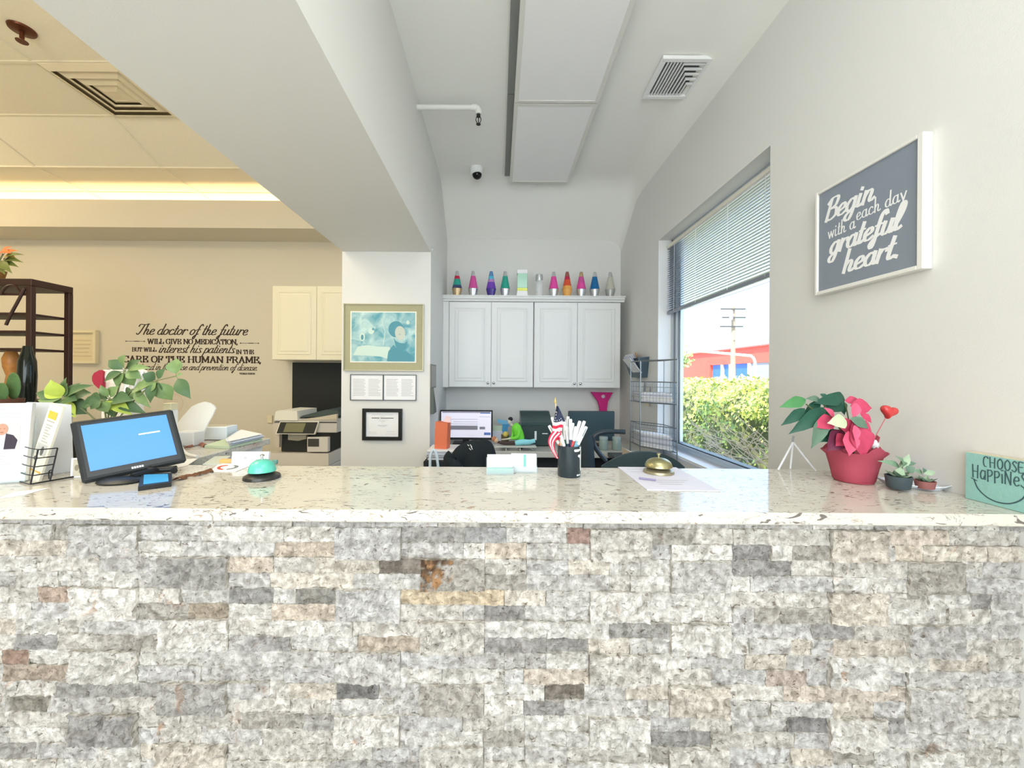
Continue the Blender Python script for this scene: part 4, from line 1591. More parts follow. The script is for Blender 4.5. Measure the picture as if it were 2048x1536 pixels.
m = MB().tube(smooth_path([ap(1212, 922), ap(1196, 903), ap(1187, 885), ap(1190, 871), ap(1203, 865), ap(1225, 863), ap(1250, 864)], 5), .017, 10)
m.build('armrest', mat('black_gloss', (52, 62, 68), .25), t, True)
m = MB()
p0, p1 = U(1183, 890, 2.8), U(1160, 935, 2.8)
rows = []
for i in range(8):
    q = i / 7
    z = .50 + (U(1180, 868, 2.8).z - .50) * q
    rows.append([(cxa - .235 + .12 * j / 7 - (.03 * q), 2.84 + .03 * ((j - 3.5) / 3.5) ** 2, z - .06 * q * abs((j - 3.5) / 3.5) ** 3) for j in range(8)])
m.sheet(rows, .03)
m.build('backrest', mat('chair_mesh', (44, 56, 60), .7), t, True)

for i, px in enumerate((1207, 1233)):
    q = U(px, 888, 3.5)
    tj = thing('storage_jar', ('left one of two lidded glass jars on the back desk beside the curved arm', 'right one of two lidded glass jars on the back desk beside the curved arm')[i], 'jar', (q.x, 3.5, ZD), 'storage jars on the back desk')
    MB().lathe([(.034, .0005), (.040, .01), (.040, .075), (.034, .09)], (q.x, 3.5, ZD), 16).build('jar_body', mat('jar_green', (150, 168, 160), .2), tj, True)
    MB().lathe([(.036, .0905), (.038, .10), (.036, .115)], (q.x, 3.5, ZD), 16).build('lid', mat('jar_lid', (176, 190, 186), .3), tj, True)

# nearer chair whose rounded back rises beside the brass bell
cxn = (1287 - CX) * 2.05 / F
t = thing('office_chair', 'black chair with a wide rounded back right behind the countertop, beside the brass bell', 'chair', (cxn, 2.05, 0))
m = MB()
rows = []
for i in range(12):
    q = i / 11
    row = []
    for j in range(13):
        u_ = (j - 6) / 6
        top = U(1287, 904, 2.0).z - .085 * abs(u_) ** 2.2
        z = .50 + (top - .50) * q
        row.append((cxn + .215 * u_ * (1 - .10 * (1 - q)), 2.0 + .05 * u_ * u_, z))
    rows.append(row)
m.sheet(rows, .03)
m.build('backrest', mat('chair_teal_black', (50, 68, 72), .6), t, True)
MB().box(cxn - .21, cxn + .21, 2.06, 2.46, .45, .51, .03).build('seat', M_black2, t)
m = MB()
for k in range(5):
    a = R(90 + 72 * k)
    m.tube([(cxn, 2.26, .10), (cxn + .22 * math.cos(a), 2.26 + .22 * math.sin(a), .04)], [.022, .016], 8)
m.build('star_base', M_black, t)
MB().tube([(cxn, 2.26, .03), (cxn, 2.26, .45)], .025, 10).build('gas_lift', M_black, t, True)

# white curved holder by the pier wall (seen just above the counter)
m = MB().tube(smooth_path([tuple(U(860, 932, 2.3)), tuple(U(861, 912, 2.3)), tuple(U(866, 900, 2.3)), tuple(U(872, 906, 2.3)), tuple(U(876, 931, 2.3))], 6), .008, 8)
p0 = U(860, 932, 2.3)
m.tube([tuple(p0), (p0.x, p0.y, .0)], .008, 8)
p0 = U(876, 931, 2.3)
m.tube([tuple(p0), (p0.x, p0.y, .0)], .008, 8)
tag(m.build('hoop_stand', mat('pale_blue_tube', (206, 220, 226), .35), None, True), 'pale bent tube hoop standing beside the pier behind the countertop', 'stand')

# ---- wall pocket with papers
t = thing('wall_pocket', 'dark plastic wall pocket stuffed with papers between cabinet and window', 'file pocket', (XR, 3.65, CAMZ + .02))
X0 = XR - .10


def wp(y, z, x):
    return (x, y, z)


zt2, zb2 = CAMZ + .185, CAMZ + .005
m = MB()
vs = [(XR - .001, 3.46, zt2), (XR - .001, 3.86, zt2), (X0, 3.86, zt2 - .01), (X0, 3.46, zt2 - .01), (XR - .001, 3.50, zb2), (XR - .001, 3.80, zb2), (XR - .05, 3.80, zb2), (XR - .05, 3.50, zb2)]
m._add(vs, [(0, 1, 5, 4), (3, 2, 6, 7), (0, 3, 7, 4), (1, 2, 6, 5), (4, 5, 6, 7)])
o_ = m.build('pocket', mat('pocket_blue', (70, 88, 98), .35), t)
sl = o_.modifiers.new('th', 'SOLIDIFY')
sl.thickness = .003
for i, (yy, dx, dz, rx, c_) in enumerate(((3.50, .02, .095, -.9, 'paper_white'), (3.54, .035, .11, -.7, 'page_lilac'), (3.58, .05, .12, -.5, 'paper_white'), (3.62, .06, .125, -.3, 'page_lilac'), (3.66, .07, .13, -.12, 'manila'), (3.70, .075, .135, -.02, 'manila'))):
    mt = mat('manila', (226, 176, 128), .8) if c_ == 'manila' else MATS[c_]
    x_ = XR - .085 + dx * .9
    M = TR((XR - .045, yy, CAMZ + .03)) @ Matrix.Rotation(rx * .75, 4, 'Y')
    MB(M).box(-.0015 + i * .002, .0015 + i * .002, -.015, .20, .02, .13 + dz * .55).build('paper', mt, t)

# tags hanging below
m = MB()
for (px, py, q, w_) in ((1246, 812, 3.55, .03), (1256, 806, 3.5, .028)):
    p0 = U(px, py, q)
    x_ = min(p0.x, XR - .02)
m.prism([(3.52, CAMZ - .03), (3.60, CAMZ - .03), (3.63, CAMZ - .20), (3.56, CAMZ - .22)], XR - .03, XR - .028, 'x')
m.m = 1
m.prism([(3.42, CAMZ - .07), (3.48, CAMZ - .07), (3.49, CAMZ - .23), (3.42, CAMZ - .24)], XR - .02, XR - .018, 'x')
M2 = m.build('hanging_note', [M_paper, mat('note_cream', (226, 214, 180), .8)])
tag(M2, 'pale paper notes hanging on the wall below the wall pocket, behind the rack', 'notes')

# ---- wire rack
M_wire = mat('wire_grey', (128, 136, 138), .35, .7)
t = thing('wire_rack', 'tall grey wire rack with basket shelves on the window desk', 'rack', (1.2, 3.2, ZD))
A, B_, D_ = Vector((1.10, 3.18, 0)), Vector((1.275, 2.93, 0)), Vector((1.13, 3.45, 0))
A = Vector((1.115, 3.13, 0))
D_ = Vector((1.115, 3.36, 0))
B_ = Vector((1.283, 2.86, 0))
C_ = B_ + (D_ - A)
# plan: front edge A-B, back edge D-C
ztop = CAMZ + .135
for P_ in (A, B_, C_, D_):
    m = MB().tube([(P_.x, P_.y, ZD + .0005), (P_.x, P_.y, ztop)], .0048, 8)
    m.build('post', M_wire, t)
m = MB()
for (p, q) in ((A, B_), (B_, C_), (C_, D_), (D_, A)):
    m.tube([(p.x, p.y, ztop), (q.x, q.y, ztop)], .004, 6)
m.build('top_rim', M_wire, t)
for (zr, zb3) in ((CAMZ - .03, CAMZ - .19), (CAMZ - .36, CAMZ - .535)):
    m = MB()
    for (p, q, nn) in ((A, B_, 11), (B_, C_, 9), (C_, D_, 11), (D_, A, 9)):
        for z in (zr - (.0 if (p is D_ or q is C_) else .0), zb3):
            m.tube([(p.x, p.y, z), (q.x, q.y, z)], .0035, 6)
        for k in range(1, 4):
            z = zr + (zb3 - zr) * k / 4
            m.tube([(p.x, p.y, z), (q.x, q.y, z)], .0013, 4)
        for k in range(1, nn):
            r_ = p.lerp(q, k / nn)
            m.tube([(r_.x, r_.y, zr), (r_.x, r_.y, zb3)], .0013, 4)
    for k in range(1, 12):
        p, q = A.lerp(B_, k / 12), D_.lerp(C_, k / 12)
        m.tube([(p.x, p.y, zb3), (q.x, q.y, zb3)], .0015, 4)
    m.build('basket', M_wire, t)
for bi, (z0, n_, lb) in enumerate(((CAMZ - .185, 8, 'stack of white papers in the upper basket of the wire rack'), (CAMZ - .53, 12, 'stack of white papers in the lower basket of the wire rack'))):
    m = MB()
    z = z0
    rr_ = random.Random(5 + bi)
    for k in range(n_):
        h_ = rr_.uniform(.006, .012)
        m.m = rr_.randint(0, 1)
        o1, o2 = rr_.uniform(-.008, .008), rr_.uniform(-.012, .012)
        ex = (B_ - A).normalized()
        ey = (D_ - A).normalized()
        base = A + ex * (.02 + o1) + ey * (.03 + o2)
        pts = [base, base + ex * .27, base + ex * .27 + ey * .17, base + ey * .17]
        m.prism([(p.x, p.y) for p in pts], z + .0005, z + h_, 'z')
        z += h_
    tag(m.build('paper_stack', [M_paper, MATS['page_lilac']]), lb, 'papers', 'paper stacks in the wire rack')

# folders lying on the desks by the window
for i, (x0, x1, y0, y1, h_, c_, lb) in enumerate(((.95, 1.07, 2.80, 3.05, .10, (216, 200, 176), 'beige folder box on the window desk, leftmost of the folders'),
                                                   (1.075, 1.15, 2.80, 3.02, .07, (214, 220, 206), 'pale green folder box on the window desk, middle of the folders'),
                                                   (1.16, 1.25, 2.78, 2.84, .05, (206, 208, 214), 'low pale grey folder box on the window desk, nearest the window'))):
    m = MB().prism([(x0, ZD + .0005), (x1, ZD + .0005), (x1 + .0, ZD + h_ * .5), (x0, ZD + h_)], y0, y1)
    tag(m.build('folder_box', mat('folder%d' % i, c_, .7)), lb, 'folders', 'folder boxes on the window desk')

# ================================================================== ON THE RECEPTION COUNTER
Z0 = ZT + .0004


def onc(px, py):
    return on_z(px, py, Z0)


# ---- bells
def bell(name, label, px, py, rb, rd, hbase, hd, m_dome, m_base, m_btn, flat=1.0):
    c = onc(px, py)
    t = thing(name, label, 'bell', tuple(c))
    MB().lathe([(rb, 0), (rb, .003), (rb * .97, hbase * .55), (rb * .72, hbase), (rb * .3, hbase + .002)], c, 32).build('base', m_base, t, True)
    MB().lathe([(.006, hbase), (.006, hbase + .010)], c, 12).build('stem', m_base, t, True)
    z = hbase + .006
    pr = [(rd * 1.03, z), (rd * 1.03, z + .003)]
    for k in range(1, 10):
        a = R(90 * k / 10)
        pr.append((rd * math.cos(a) ** .8, z + .003 + hd * math.sin(a)))
    pr.append((.003, z + .003 + hd))
    MB().lathe(pr, c, 32).build('dome', m_dome, t, True)
    zt_ = z + .003 + hd
    MB().lathe([(.003, zt_), (.003, zt_ + .009), (.0065, zt_ + .010), (.0065, zt_ + .014), (.003, zt_ + .016)], c, 14).build('button', m_btn, t, True)
    return t


bell('counter_bell', 'turquoise domed counter bell on a dark base, on the countertop', 524, 956, .053, .0385, .016, .034, mat('enamel_turquoise', (98, 206, 182), .22, 0, .6), mat('bell_base_dark', (60, 58, 56), .3, .3), M_chrome)
# paper under the brass bell
m = MB()
pp = [onc(1236, 935), onc(1352, 936), onc(1441, 983), onc(1294, 981)]
pc = sum(pp, Vector()) / 4
m.prism([(p.x, p.y) for p in pp], Z0, Z0 + .0025, 'z')
m.m = 1
for (u0, u1, v) in ((.1, .5, .12), (.1, .35, .25), (.30, .8, .62), (.28, .7, .70), (.28, .62, .78)):
    def q_(u, v):
        return pp[0].lerp(pp[1], u).lerp(pp[3].lerp(pp[2], u), v)
    a, b, c_, d_ = q_(u0, v), q_(u1, v), q_(u1, v + .018), q_(u0, v + .018)
    m._add([(p.x, p.y, Z0 + .0028) for p in (a, b, c_, d_)], [(0, 1, 2, 3)])
tag(m.build('sign_in_sheet', [mat('sheet_lilac', (226, 224, 236), .6), M_lgrey]), 'printed sign-in sheet lying on the countertop under the brass bell', 'paper')
Z0s = Z0
Z0 = Z0s + .003
bell('counter_bell', 'brass counter bell standing on the printed sheet', 1317, 945, .050, .043, .015, .026, mat('bell_brass', (176, 170, 128), .28, .85), mat('bell_base_brass', (168, 160, 132), .35, .7), mat('bell_brass', (176, 170, 128)))
Z0 = Z0s
p0, p1 = on_z(1278, 956, Z0 + .0035 + .0035), on_z(1312, 960, Z0 + .007)
MBp = MB().tube([tuple(p0), tuple(p1)], .003, 8)
pen = MBp.build('pen', mat('pen_violet', (150, 140, 176), .3), None, True)
tag(pen, 'thin pale violet pen lying on the printed sheet by the brass bell', 'pen')

# ---- pen cup
c = onc(1138, 951)
t = thing('pen_cup', 'dark blue-black pen cup with a white figure logo, full of pens', 'cup', tuple(c))
rc_ = .0375
m = MB().lathe([(rc_ * .97, 0), (rc_, .003), (rc_, .100), (rc_ - .003, .100), (rc_ - .003, .004), (.001, .004)], c, 32, cap=True)
m.build('cup_body', mat('cup_navy', (34, 48, 56), .25, 0, .6), t, True)


def on_cup(ang, z, dr=.0006):
    return (c[0] + (rc_ + dr) * math.sin(ang), c[1] - (rc_ + dr) * math.cos(ang), c[2] + z)


m = MB()


def cup_poly(pts):
    rows = []
    for z, a0, a1 in pts:
        rows.append([on_cup(R(a0 + (a1 - a0) * k / 6), z) for k in range(7)])
    m.sheet(rows)


cup_poly([(.020, 58, 74), (.030, 54, 76), (.055, 54, 74), (.064, 50, 76), (.066, 44, 80)])
cup_poly([(.066, 40, 82), (.070, 36, 84), (.074, 40, 60)])
cup_poly([(.070, 56, 82), (.086, 60, 84), (.094, 52, 86), (.098, 50, 86)])
cup_poly([(.084, 18, 44), (.088, 14, 60), (.092, 16, 60)])
cup_poly([(.006, 30, 44), (.011, 30, 44)])
cup_poly([(.006, 47, 58), (.011, 47, 58)])
m.build('logo', mat('logo_white', (232, 236, 236), .5), t)

PENS = [  # base px, top px, tip shade, body shade, label
    ((1127, 905), (1098, 851), (232, 140, 110), (236, 236, 232), 'white pen with an orange grip, leaning furthest left in the pen cup'),
    ((1124, 905), (1104, 834), (120, 130, 170), (232, 232, 226), 'white pen with a blue grip, tall one at the left of the pen cup'),
    ((1130, 904), (1129, 840), (46, 120, 90), (236, 236, 232), 'white pen with a dark green grip in the pen cup'),
    ((1134, 904), (1136, 833), (30, 140, 100), (228, 230, 228), 'tallest white pen right of the flag in the pen cup'),
    ((1138, 903), (1146, 846), (150, 190, 214), (240, 240, 238), 'white pen with a pale blue grip and grey clip in the pen cup'),
    ((1137, 905), (1133, 852), (70, 90, 110), (222, 222, 220), 'grey-white pen with a navy grip in the middle of the pen cup'),
    ((1143, 905), (1152, 853), (60, 70, 96), (240, 240, 240), 'white pen with a black grip, right of the middle of the pen cup'),
    ((1140, 906), (1160, 842), (222, 90, 90), (242, 240, 240), 'white pen with a red grip leaning right in the pen cup'),
    ((1146, 905), (1169, 842), (120, 180, 200), (238, 238, 238), 'white pen with a teal grip leaning right in the pen cup'),
    ((1148, 906), (1173, 853), (120, 160, 190), (226, 232, 236), 'pale pen leaning furthest right over the rim of the pen cup'),
    ((1132, 906), (1118, 858), (190, 120, 150), (240, 236, 238), 'short white pen with a pink grip, left of the flag in the pen cup'),
    ((1142, 906), (1141, 838), (56, 60, 90), (232, 234, 240), 'white pen with a dark clip, behind the others in the pen cup'),
]
for i, (b0, b1, tipc, bodyc, lb) in enumerate(PENS):
    a = R(30 * i)
    dd = c.y + .018 * math.sin(a)
    rim = U(b0[0], b0[1], dd)
    top = U(b1[0], b1[1], dd + .006 * math.cos(a))
    dirv = (top - rim).normalized()
    s_ = (rim.z - (c.z + .009)) / max(.2, dirv.z)
    foot = rim - dirv * s_
    foot.x = c.x + max(-.026, min(.026, foot.x - c.x))
    dirv = (top - foot).normalized()
    L = (top - foot).length
    tp = thing('pen', lb, 'pen', tuple(foot), 'pens in the pen cup')
    g1 = foot + dirv * (L * .62)
    MB().tube([foot, foot + dirv * .012, g1], [.0018, .0045, .0048], 10).build('grip', mat('pen_%d' % i, tipc, .35), tp, True)
    MB().tube([g1 + dirv * .0003, top - dirv * .004, top], [.0056, .0056, .0045], 10).build('barrel', mat('penb_%d' % i, bodyc, .35), tp, True)
    nx = Vector((0, -1, 0))
    MB().tube([top - dirv * .006 + nx * .0065, top - dirv * .034 + nx * .0068], .0009, 5).build('clip', M_chrome if i % 3 else M_black, tp)

# ---- small flag in the cup
t = thing('small_flag', 'small stars and stripes flag on a wooden stick in the pen cup', 'flag', (c.x - .012, c.y - .01, c.z))
dF = c.y - .012
f0, f1 = U(1124, 905, dF), U(1111, 806, dF)
dv = (f1 - f0).normalized()
foot = f0 - dv * ((f0.z - c.z - .012) / dv.z)
MB().tube([foot, f1], .0022, 8).build('stick', mat('flag_stick', (222, 200, 166), .6), t, True)
MB().lathe([(.001, -.009), (.0042, -.004), (.0045, .0), (.003, .006), (.0005, .014)], tuple(U(1110.5, 803, dF)), 12).build('finial', mat('flag_gold', (200, 172, 104), .4, .3), t, True)
MF = [mat('flag_red', (206, 42, 72), .8), mat('flag_white', (240, 238, 238), .8), mat('flag_blue', (52, 60, 84), .8)]
m = MB()
# the cloth hangs in a drape: left edge curls out, lower end wraps around the cup
spine = [((1116, 816), (1126, 838)), ((1113, 822), (1130, 842)), ((1108, 842), (1131, 846)), ((1106, 852), (1128, 862)), ((1107, 862), (1122, 874)), ((1098, 872), (1118, 886)), ((1095, 884), (1116, 900)), ((1099, 898), (1114, 912)), ((1106, 912), (1113, 919))]
# canton
a0, a1, a2, a3 = (1113, 812), (1100 + 8, 843), (1131, 843), (1117, 812)
m.m = 2
rows = []
for i in range(6):
    q = i / 5
    l_ = (1113 + (1107 - 1113) * q, 812 + 32 * q)
    r_ = (1116 + (1131 - 1116) * q, 812 + 31 * q)
    rows.append([tuple(U(l_[0] + (r_[0] - l_[0]) * j / 5, l_[1] + (r_[1] - l_[1]) * j / 5, dF - .004 - .004 * math.sin(j * 1.8 + i))) for j in range(6)])
m.sheet(rows, .0006)
# horizontal stripes below the canton
for k in range(6):
    y0 = 844 + k * 6.2
    m.m = 1 if k % 2 == 0 else 0
    rows = []
    for i in range(3):
        yy = y0 + 6.2 * i / 2
        q = (yy - 844) / 37
        xl, xr = 1106 - 2 * q, 1128 - 9 * q
        rows.append([tuple(U(xl + (xr - xl) * j / 6, yy + 1.5 * math.sin(j), dF - .006 - .004 * math.sin(j * 1.3))) for j in range(7)])
    m.sheet(rows, .0006)
# long drape curving down the left of the cup
ctr = [(1106, 862), (1099, 872), (1096, 884), (1101, 898), (1112, 917)]
cs = smooth_path(ctr, 5)
for k in range(5):
    m.m = 0 if k % 2 == 0 else 1
    rows = []
    for (x, y) in cs:
        q = (y - 862) / 55
        wd = (18 * (1 - q) + 5 * q)
        sh = 4 * k / 4
        rows.append([tuple(U(x + wd * (k + e) / 5.0, y + 2 * (k + e) * (1 - q) * .6, dF - .012 - .003 * math.sin(k * 1.2 + e + q * 3) - .012 * q)) for e in (0, .5, 1)])
    m.sheet(rows, .0006)
m.build('flag_cloth', MF, t)
m = MB()
for (x, y) in ((1111, 836), (1109.5, 841), (1112, 830), (1122, 837), (1119, 840), (1114, 841), (1124, 841), (1112, 824)):
    p = U(x, y, dF - .0125)
    pts = []
    for i in range(10):
        a = R(90 + 36 * i)
        rr2 = .0018 if i % 2 == 0 else .0008
        pts.append((p.x + rr2 * math.cos(a), p.y, p.z + rr2 * math.sin(a)))
    m._add(pts, [tuple(range(10))])
m.build('stars', MF[1], t)

# ---- business card holders
M_clear = mat('acrylic_clear', (220, 234, 236), .1, 0, .5, alpha=.35)


def card_holder(px, py, W, H, rz, label, teal_front, cards_up):
    p = onc(px, py)
    t = thing('card_holder', label, 'card holder', tuple(p), 'business card holders')
    M = TR(p, rz)
    m = MB(M)
    m.box(-W / 2 - .003, W / 2 + .003, 0, .003, 0, .022)
    m.box(-W / 2 - .003, W / 2 + .003, .003, .040, 0, .003)
    m.box(-W / 2 - .003, W / 2 + .003, .040, .043, 0, .05)
    m.box(-W / 2 - .003, -W / 2 - .001, .003, .040, .003, .022)
    m.box(W / 2 + .001, W / 2 + .003, .003, .040, .003, .022)
    m.build('clear_tray', M_clear, t)
    for k in range(5):
        M2 = M @ TR((0, .006 + k * .005, .004), 0, R(-8))
        m = MB(M2)
        m.box(-W / 2, W / 2, 0, .002, 0, H, .0)
        m.m = 1
        if k == 0:
            if teal_front:
                m._add([(-W / 2, -.0004, .0), (W / 2, -.0004, .0), (W / 2, -.0004, .019), (-W / 2, -.0004, .019)], [(0, 1, 2, 3)])
            else:
                m._add([(W * .0, -.0004, .012), (W * .09, -.0004, .012), (W * .09, -.0004, H), (W * .0, -.0004, H)], [(0, 1, 2, 3)])
            m.m = 2
            for (x_, w_, z_, h_) in ((-.004, .008, .046, .006), (-.027, .050, .037, .0022), (-.016, .030, .031, .0022)):
                if teal_front:
                    m._add([(x_, -.0004, z_), (x_ + w_, -.0004, z_), (x_ + w_, -.0004, z_ + h_), (x_, -.0004, z_ + h_)], [(0, 1, 2, 3)])
        m.build('business_card', [M_paper, mat('card_teal', (110, 190, 176), .5), M_lgrey], t)
    return t


card_holder(1047, 946, .086, .056, R(-4), 'clear card holder of white cards with a vertical teal stripe, near the pen cup', False, True)
card_holder(1000, 950, .084, .058, R(2), 'clear card holder of white cards with a wide teal bottom band', True, True)

# ---- poinsettia in a red pot
c = onc(1707, 962)
t = thing('potted_poinsettia', 'pink and red poinsettia with dark green leaves in a flared red pot', 'plant', tuple(c))
DP = c.y
M_pot = mat('pot_red', (176, 74, 92), .8, bump=.6, bscale=150)
n_ = 40
rows = []
for (q, hw) in ((0, .050), (.06, .056), (.5, .065), (.85, .074), (1.0, .084)):
    row = []
    for i in range(n_ + 1):
        a = 2 * math.pi * i / n_
        ca, sa = math.cos(a), math.sin(a)
        e = 2.6
        k = (abs(ca) ** e + abs(sa) ** e) ** (-1 / e)
        z = .095 * q + (.020 * max(0, math.cos(4 * a - .8)) * (1 if q == 1 else 0)) + (.03 if (q == 1 and -0.35 < a < 0.25) else 0)
        row.append((c.x + hw * ca * k * (.92 if q < 1 else 1.0), c.y + hw * .8 * sa * k, c.z + .0005 + z))
    rows.append(row)
MB().sheet(rows, .003).build('pot', M_pot, t, True)
MB().lathe([(.046, .0), (.05, .001), (.046, .003)], (c.x, c.y, c.z + .0003), 20).build('pot_bottom', M_pot, t)
MB().lathe([(.058, .070), (.058, .074)], (c.x, c.y, c.z), 24, 1, .8).build('soil', mat('soil', (70, 56, 46), .95, bump=.8, bscale=60), t)
p = U(1753, 884, DP + .01)
m = MB()
m.ball((p.x - .006, p.y, p.z - .008), .012, .012, .016, 10, 8)
m.build('white_filling', mat('foil_white', (232, 230, 232), .4), t, True)
GR = [mat('leaf_dark', (34, 84, 66), .5, var=.25, vscale=60), mat('leaf_mid', (78, 140, 84), .5, var=.2, vscale=60), mat('leaf_grey', (96, 124, 104), .5, var=.2, vscale=60)]
PK = [mat('bract_pink', (226, 92, 124), .6, var=.18, vscale=70), mat('bract_rose', (196, 66, 98), .6, var=.2, vscale=70), mat('bract_maroon', (112, 44, 72), .6, var=.25, vscale=70), mat('bract_cream', (196, 208, 170), .6, var=.25, vscale=90)]
LV = [
    ((1612, 799), (1560, 814), 22, GR[1], .02), ((1610, 817), (1563, 851), 20, GR[0], .0), ((1652, 815), (1579, 868), 28, GR[0], -.01),
    ((1646, 830), (1624, 898), 26, GR[2], -.03), ((1685, 797), (1628, 806), 24, GR[0], .02), ((1690, 805), (1640, 822), 26, GR[0], .03),
    ((1640, 788), (1658, 798), 9, GR[0], .02), ((1640, 799), (1612, 797), 12, GR[2], .02), ((1690, 800), (1655, 790), 22, GR[0], .04),
    ((1640, 800), (1600, 842), 20, GR[0], .03), ((1665, 815), (1622, 852), 24, GR[0], .03), ((1680, 862), (1640, 884), 22, GR[0], .0),
    ((1700, 836), (1738, 857), 20, GR[2], -.05), ((1675, 800), (1690, 830), 20, GR[0], .03),
    ((1688, 862), (1655, 902), 38, PK[2], -.02), ((1700, 812), (1745, 816), 30, PK[1], .0), ((1690, 802), (1720, 800), 16, PK[1], .02),
    ((1712, 806), (1706, 836), 18, PK[0], -.03), ((1668, 838), (1627, 854), 28, PK[1], -.03), ((1668, 834), (1649, 815), 12, PK[0], -.03),
    ((1696, 862), (1700, 912), 30, PK[0], -.055), ((1704, 846), (1730, 918), 42, PK[1], -.05), ((1702, 838), (1745, 880), 30, PK[1], -.04),
    ((1720, 826), (1744, 846), 14, PK[1], -.02), ((1693, 842), (1656, 846), 26, PK[3], -.055), ((1709, 850), (1712, 884), 14, PK[0], -.065),
    ((1690, 870), (1672, 892), 26, PK[1], -.03), ((1680, 835), (1700, 870), 30, PK[1], -.03), ((1725, 855), (1742, 900), 24, PK[1], -.02),
]
for i, (a, b, wpx, mt, dd) in enumerate(LV):
    p0, p1 = U(a[0], a[1], DP + dd), U(b[0], b[1], DP + dd - .012)
    col_ = 'bract' if mt in PK else 'leaf'
    vw = Vector((0, -1, .35))
    MB().leaf(p0, p1, wpx / 650.0, vw, curl=.08, fold=.10, n=8, shape=.8, wav=.05).build(col_, mt, t, True)
M_stem = mat('stem_green', (92, 110, 70), .6)
m = MB()
base = Vector((c.x, c.y, c.z + .07))
for (x, y, dd) in ((1640, 800, .02), (1612, 808, .01), (1690, 805, .02), (1652, 818, 0), (1668, 838, -.02), (1702, 842, -.03), (1712, 808, 0)):
    e = U(x, y, DP + dd)
    mid = (base + e) / 2 + Vector((0, 0, .02))
    m.tube(smooth_path([tuple(base), tuple(mid), tuple(e)], 5), .0022, 6)
m.build('stem', M_stem, t, True)
# heart pick
hk = thing('heart_pick', 'glossy red heart on a thin pink stick stuck in the poinsettia pot', 'ornament', tuple(U(1740, 890, DP)))
MB().tube([tuple(U(1736, 900, DP)), tuple(U(1771, 836, DP))], .0013, 6).build('stick', mat('stick_pink', (190, 96, 104), .5), hk)
hc = U(1778, 823, DP)
m = MB()
rows = []
for i in range(13):
    t_ = math.pi * i / 12          # layers through the thickness
    k = math.sin(t_)
    row = []
    for j in range(33):
        a = 2 * math.pi * j / 32
        hx = 16 * math.sin(a) ** 3
        hz = 13 * math.cos(a) - 5 * math.cos(2 * a) - 2 * math.cos(3 * a) - math.cos(4 * a)
        s2 = .026 / 16 * (k ** .6 if k > 0 else 0)
        x_, z_ = hx * s2, hz * s2 * .88
        ca, sa = math.cos(R(-14)), math.sin(R(-14))
        row.append((hc.x + x_ * ca - z_ * sa, hc.y - .014 * math.cos(t_), hc.z + x_ * sa + z_ * ca))
    rows.append(row)
m.sheet(rows)
m.build('heart', mat('heart_red', (206, 62, 62), .25, 0, .6, var=.2, vscale=80), hk, True)

# ---- tray with succulents
c = onc(1826, 974)
tr = thing('succulent_dish', 'white boat-shaped dish holding two small succulents, between poinsettia and block sign', 'dish', tuple(c))
rows = []
rz = R(-32)
for i in range(7):
    q = i / 6
    row = []
    for j in range(33):
        a = 2 * math.pi * j / 32
        L_ = .088 * (.70 + .30 * q)
        Wd = .042 * (.55 + .45 * q)
        x_ = L_ * math.copysign(abs(math.cos(a)) ** 1.1, math.cos(a))
        y_ = Wd * math.sin(a) * (1 - .35 * abs(math.cos(a)) ** 3)
        z_ = .010 * q ** 1.6 + .012 * q * abs(math.cos(a)) ** 4
        row.append((c.x + x_ * math.cos(rz) - y_ * math.sin(rz), c.y + x_ * math.sin(rz) + y_ * math.cos(rz), c.z + .0006 + z_))
    rows.append(row)
m = MB().sheet(rows, .0022)
m.build('dish_body', mat('dish_white', (232, 238, 246), .2, 0, .6), tr, True)
bt = [(c.x + .062 * math.cos(2 * math.pi * j / 24) * math.cos(rz) - .023 * math.sin(2 * math.pi * j / 24) * math.sin(rz), c.y + .062 * math.cos(2 * math.pi * j / 24) * math.sin(rz) + .023 * math.sin(2 * math.pi * j / 24) * math.cos(rz)) for j in range(24)]
MB().prism(bt, c.z + .0002, c.z + .003, 'z').build('dish_floor', MATS['dish_white'], tr)


def succulent(px, py, R1, H, pot_m, leafs, label, seed):
    q = U(px, py, 1.17)
    q.z = c.z + .0062
    t = thing('potted_succulent', label, 'plant', tuple(q), 'small succulents in the white dish')
    MB().lathe([(R1 * .8, 0), (R1 * .85, .002), (R1, H), (R1 * .9, H), (R1 * .86, H * .8), (.001, H * .8)], q, 20).build('pot', pot_m, t, True)
    for i, (a, b, w_) in enumerate(leafs):
        p0, p1 = U(a[0], a[1], q.y - .002 * i), U(b[0], b[1], q.y - .004 * i)
        MB().leaf(p0, p1, w_ / 680.0, (0, -.8, .5), curl=.14, fold=.15, n=6).build('leaf', mat('succulent_%d' % (i % 3), [(122, 152, 124), (168, 190, 160), (104, 132, 112)][i % 3], .5, var=.15, vscale=90), t, True)
    rr3 = random.Random(seed)
    for k in range(9):
        a = R(40 * k + rr3.uniform(-9, 9))
        L_ = R1 * rr3.uniform(.8, 1.15)
        p0 = Vector((q.x, q.y, q.z + H * .8))
        p1 = p0 + Vector((L_ * math.cos(a), L_ * math.sin(a), R1 * rr3.uniform(.3, .8)))
        MB().leaf(p0, p1, R1 * .55, (0, 0, 1), curl=-.1, fold=.25, n=6).build('leaf', MATS.get('succulent_%d' % (k % 3)) or GR[2], t, True)
    return t


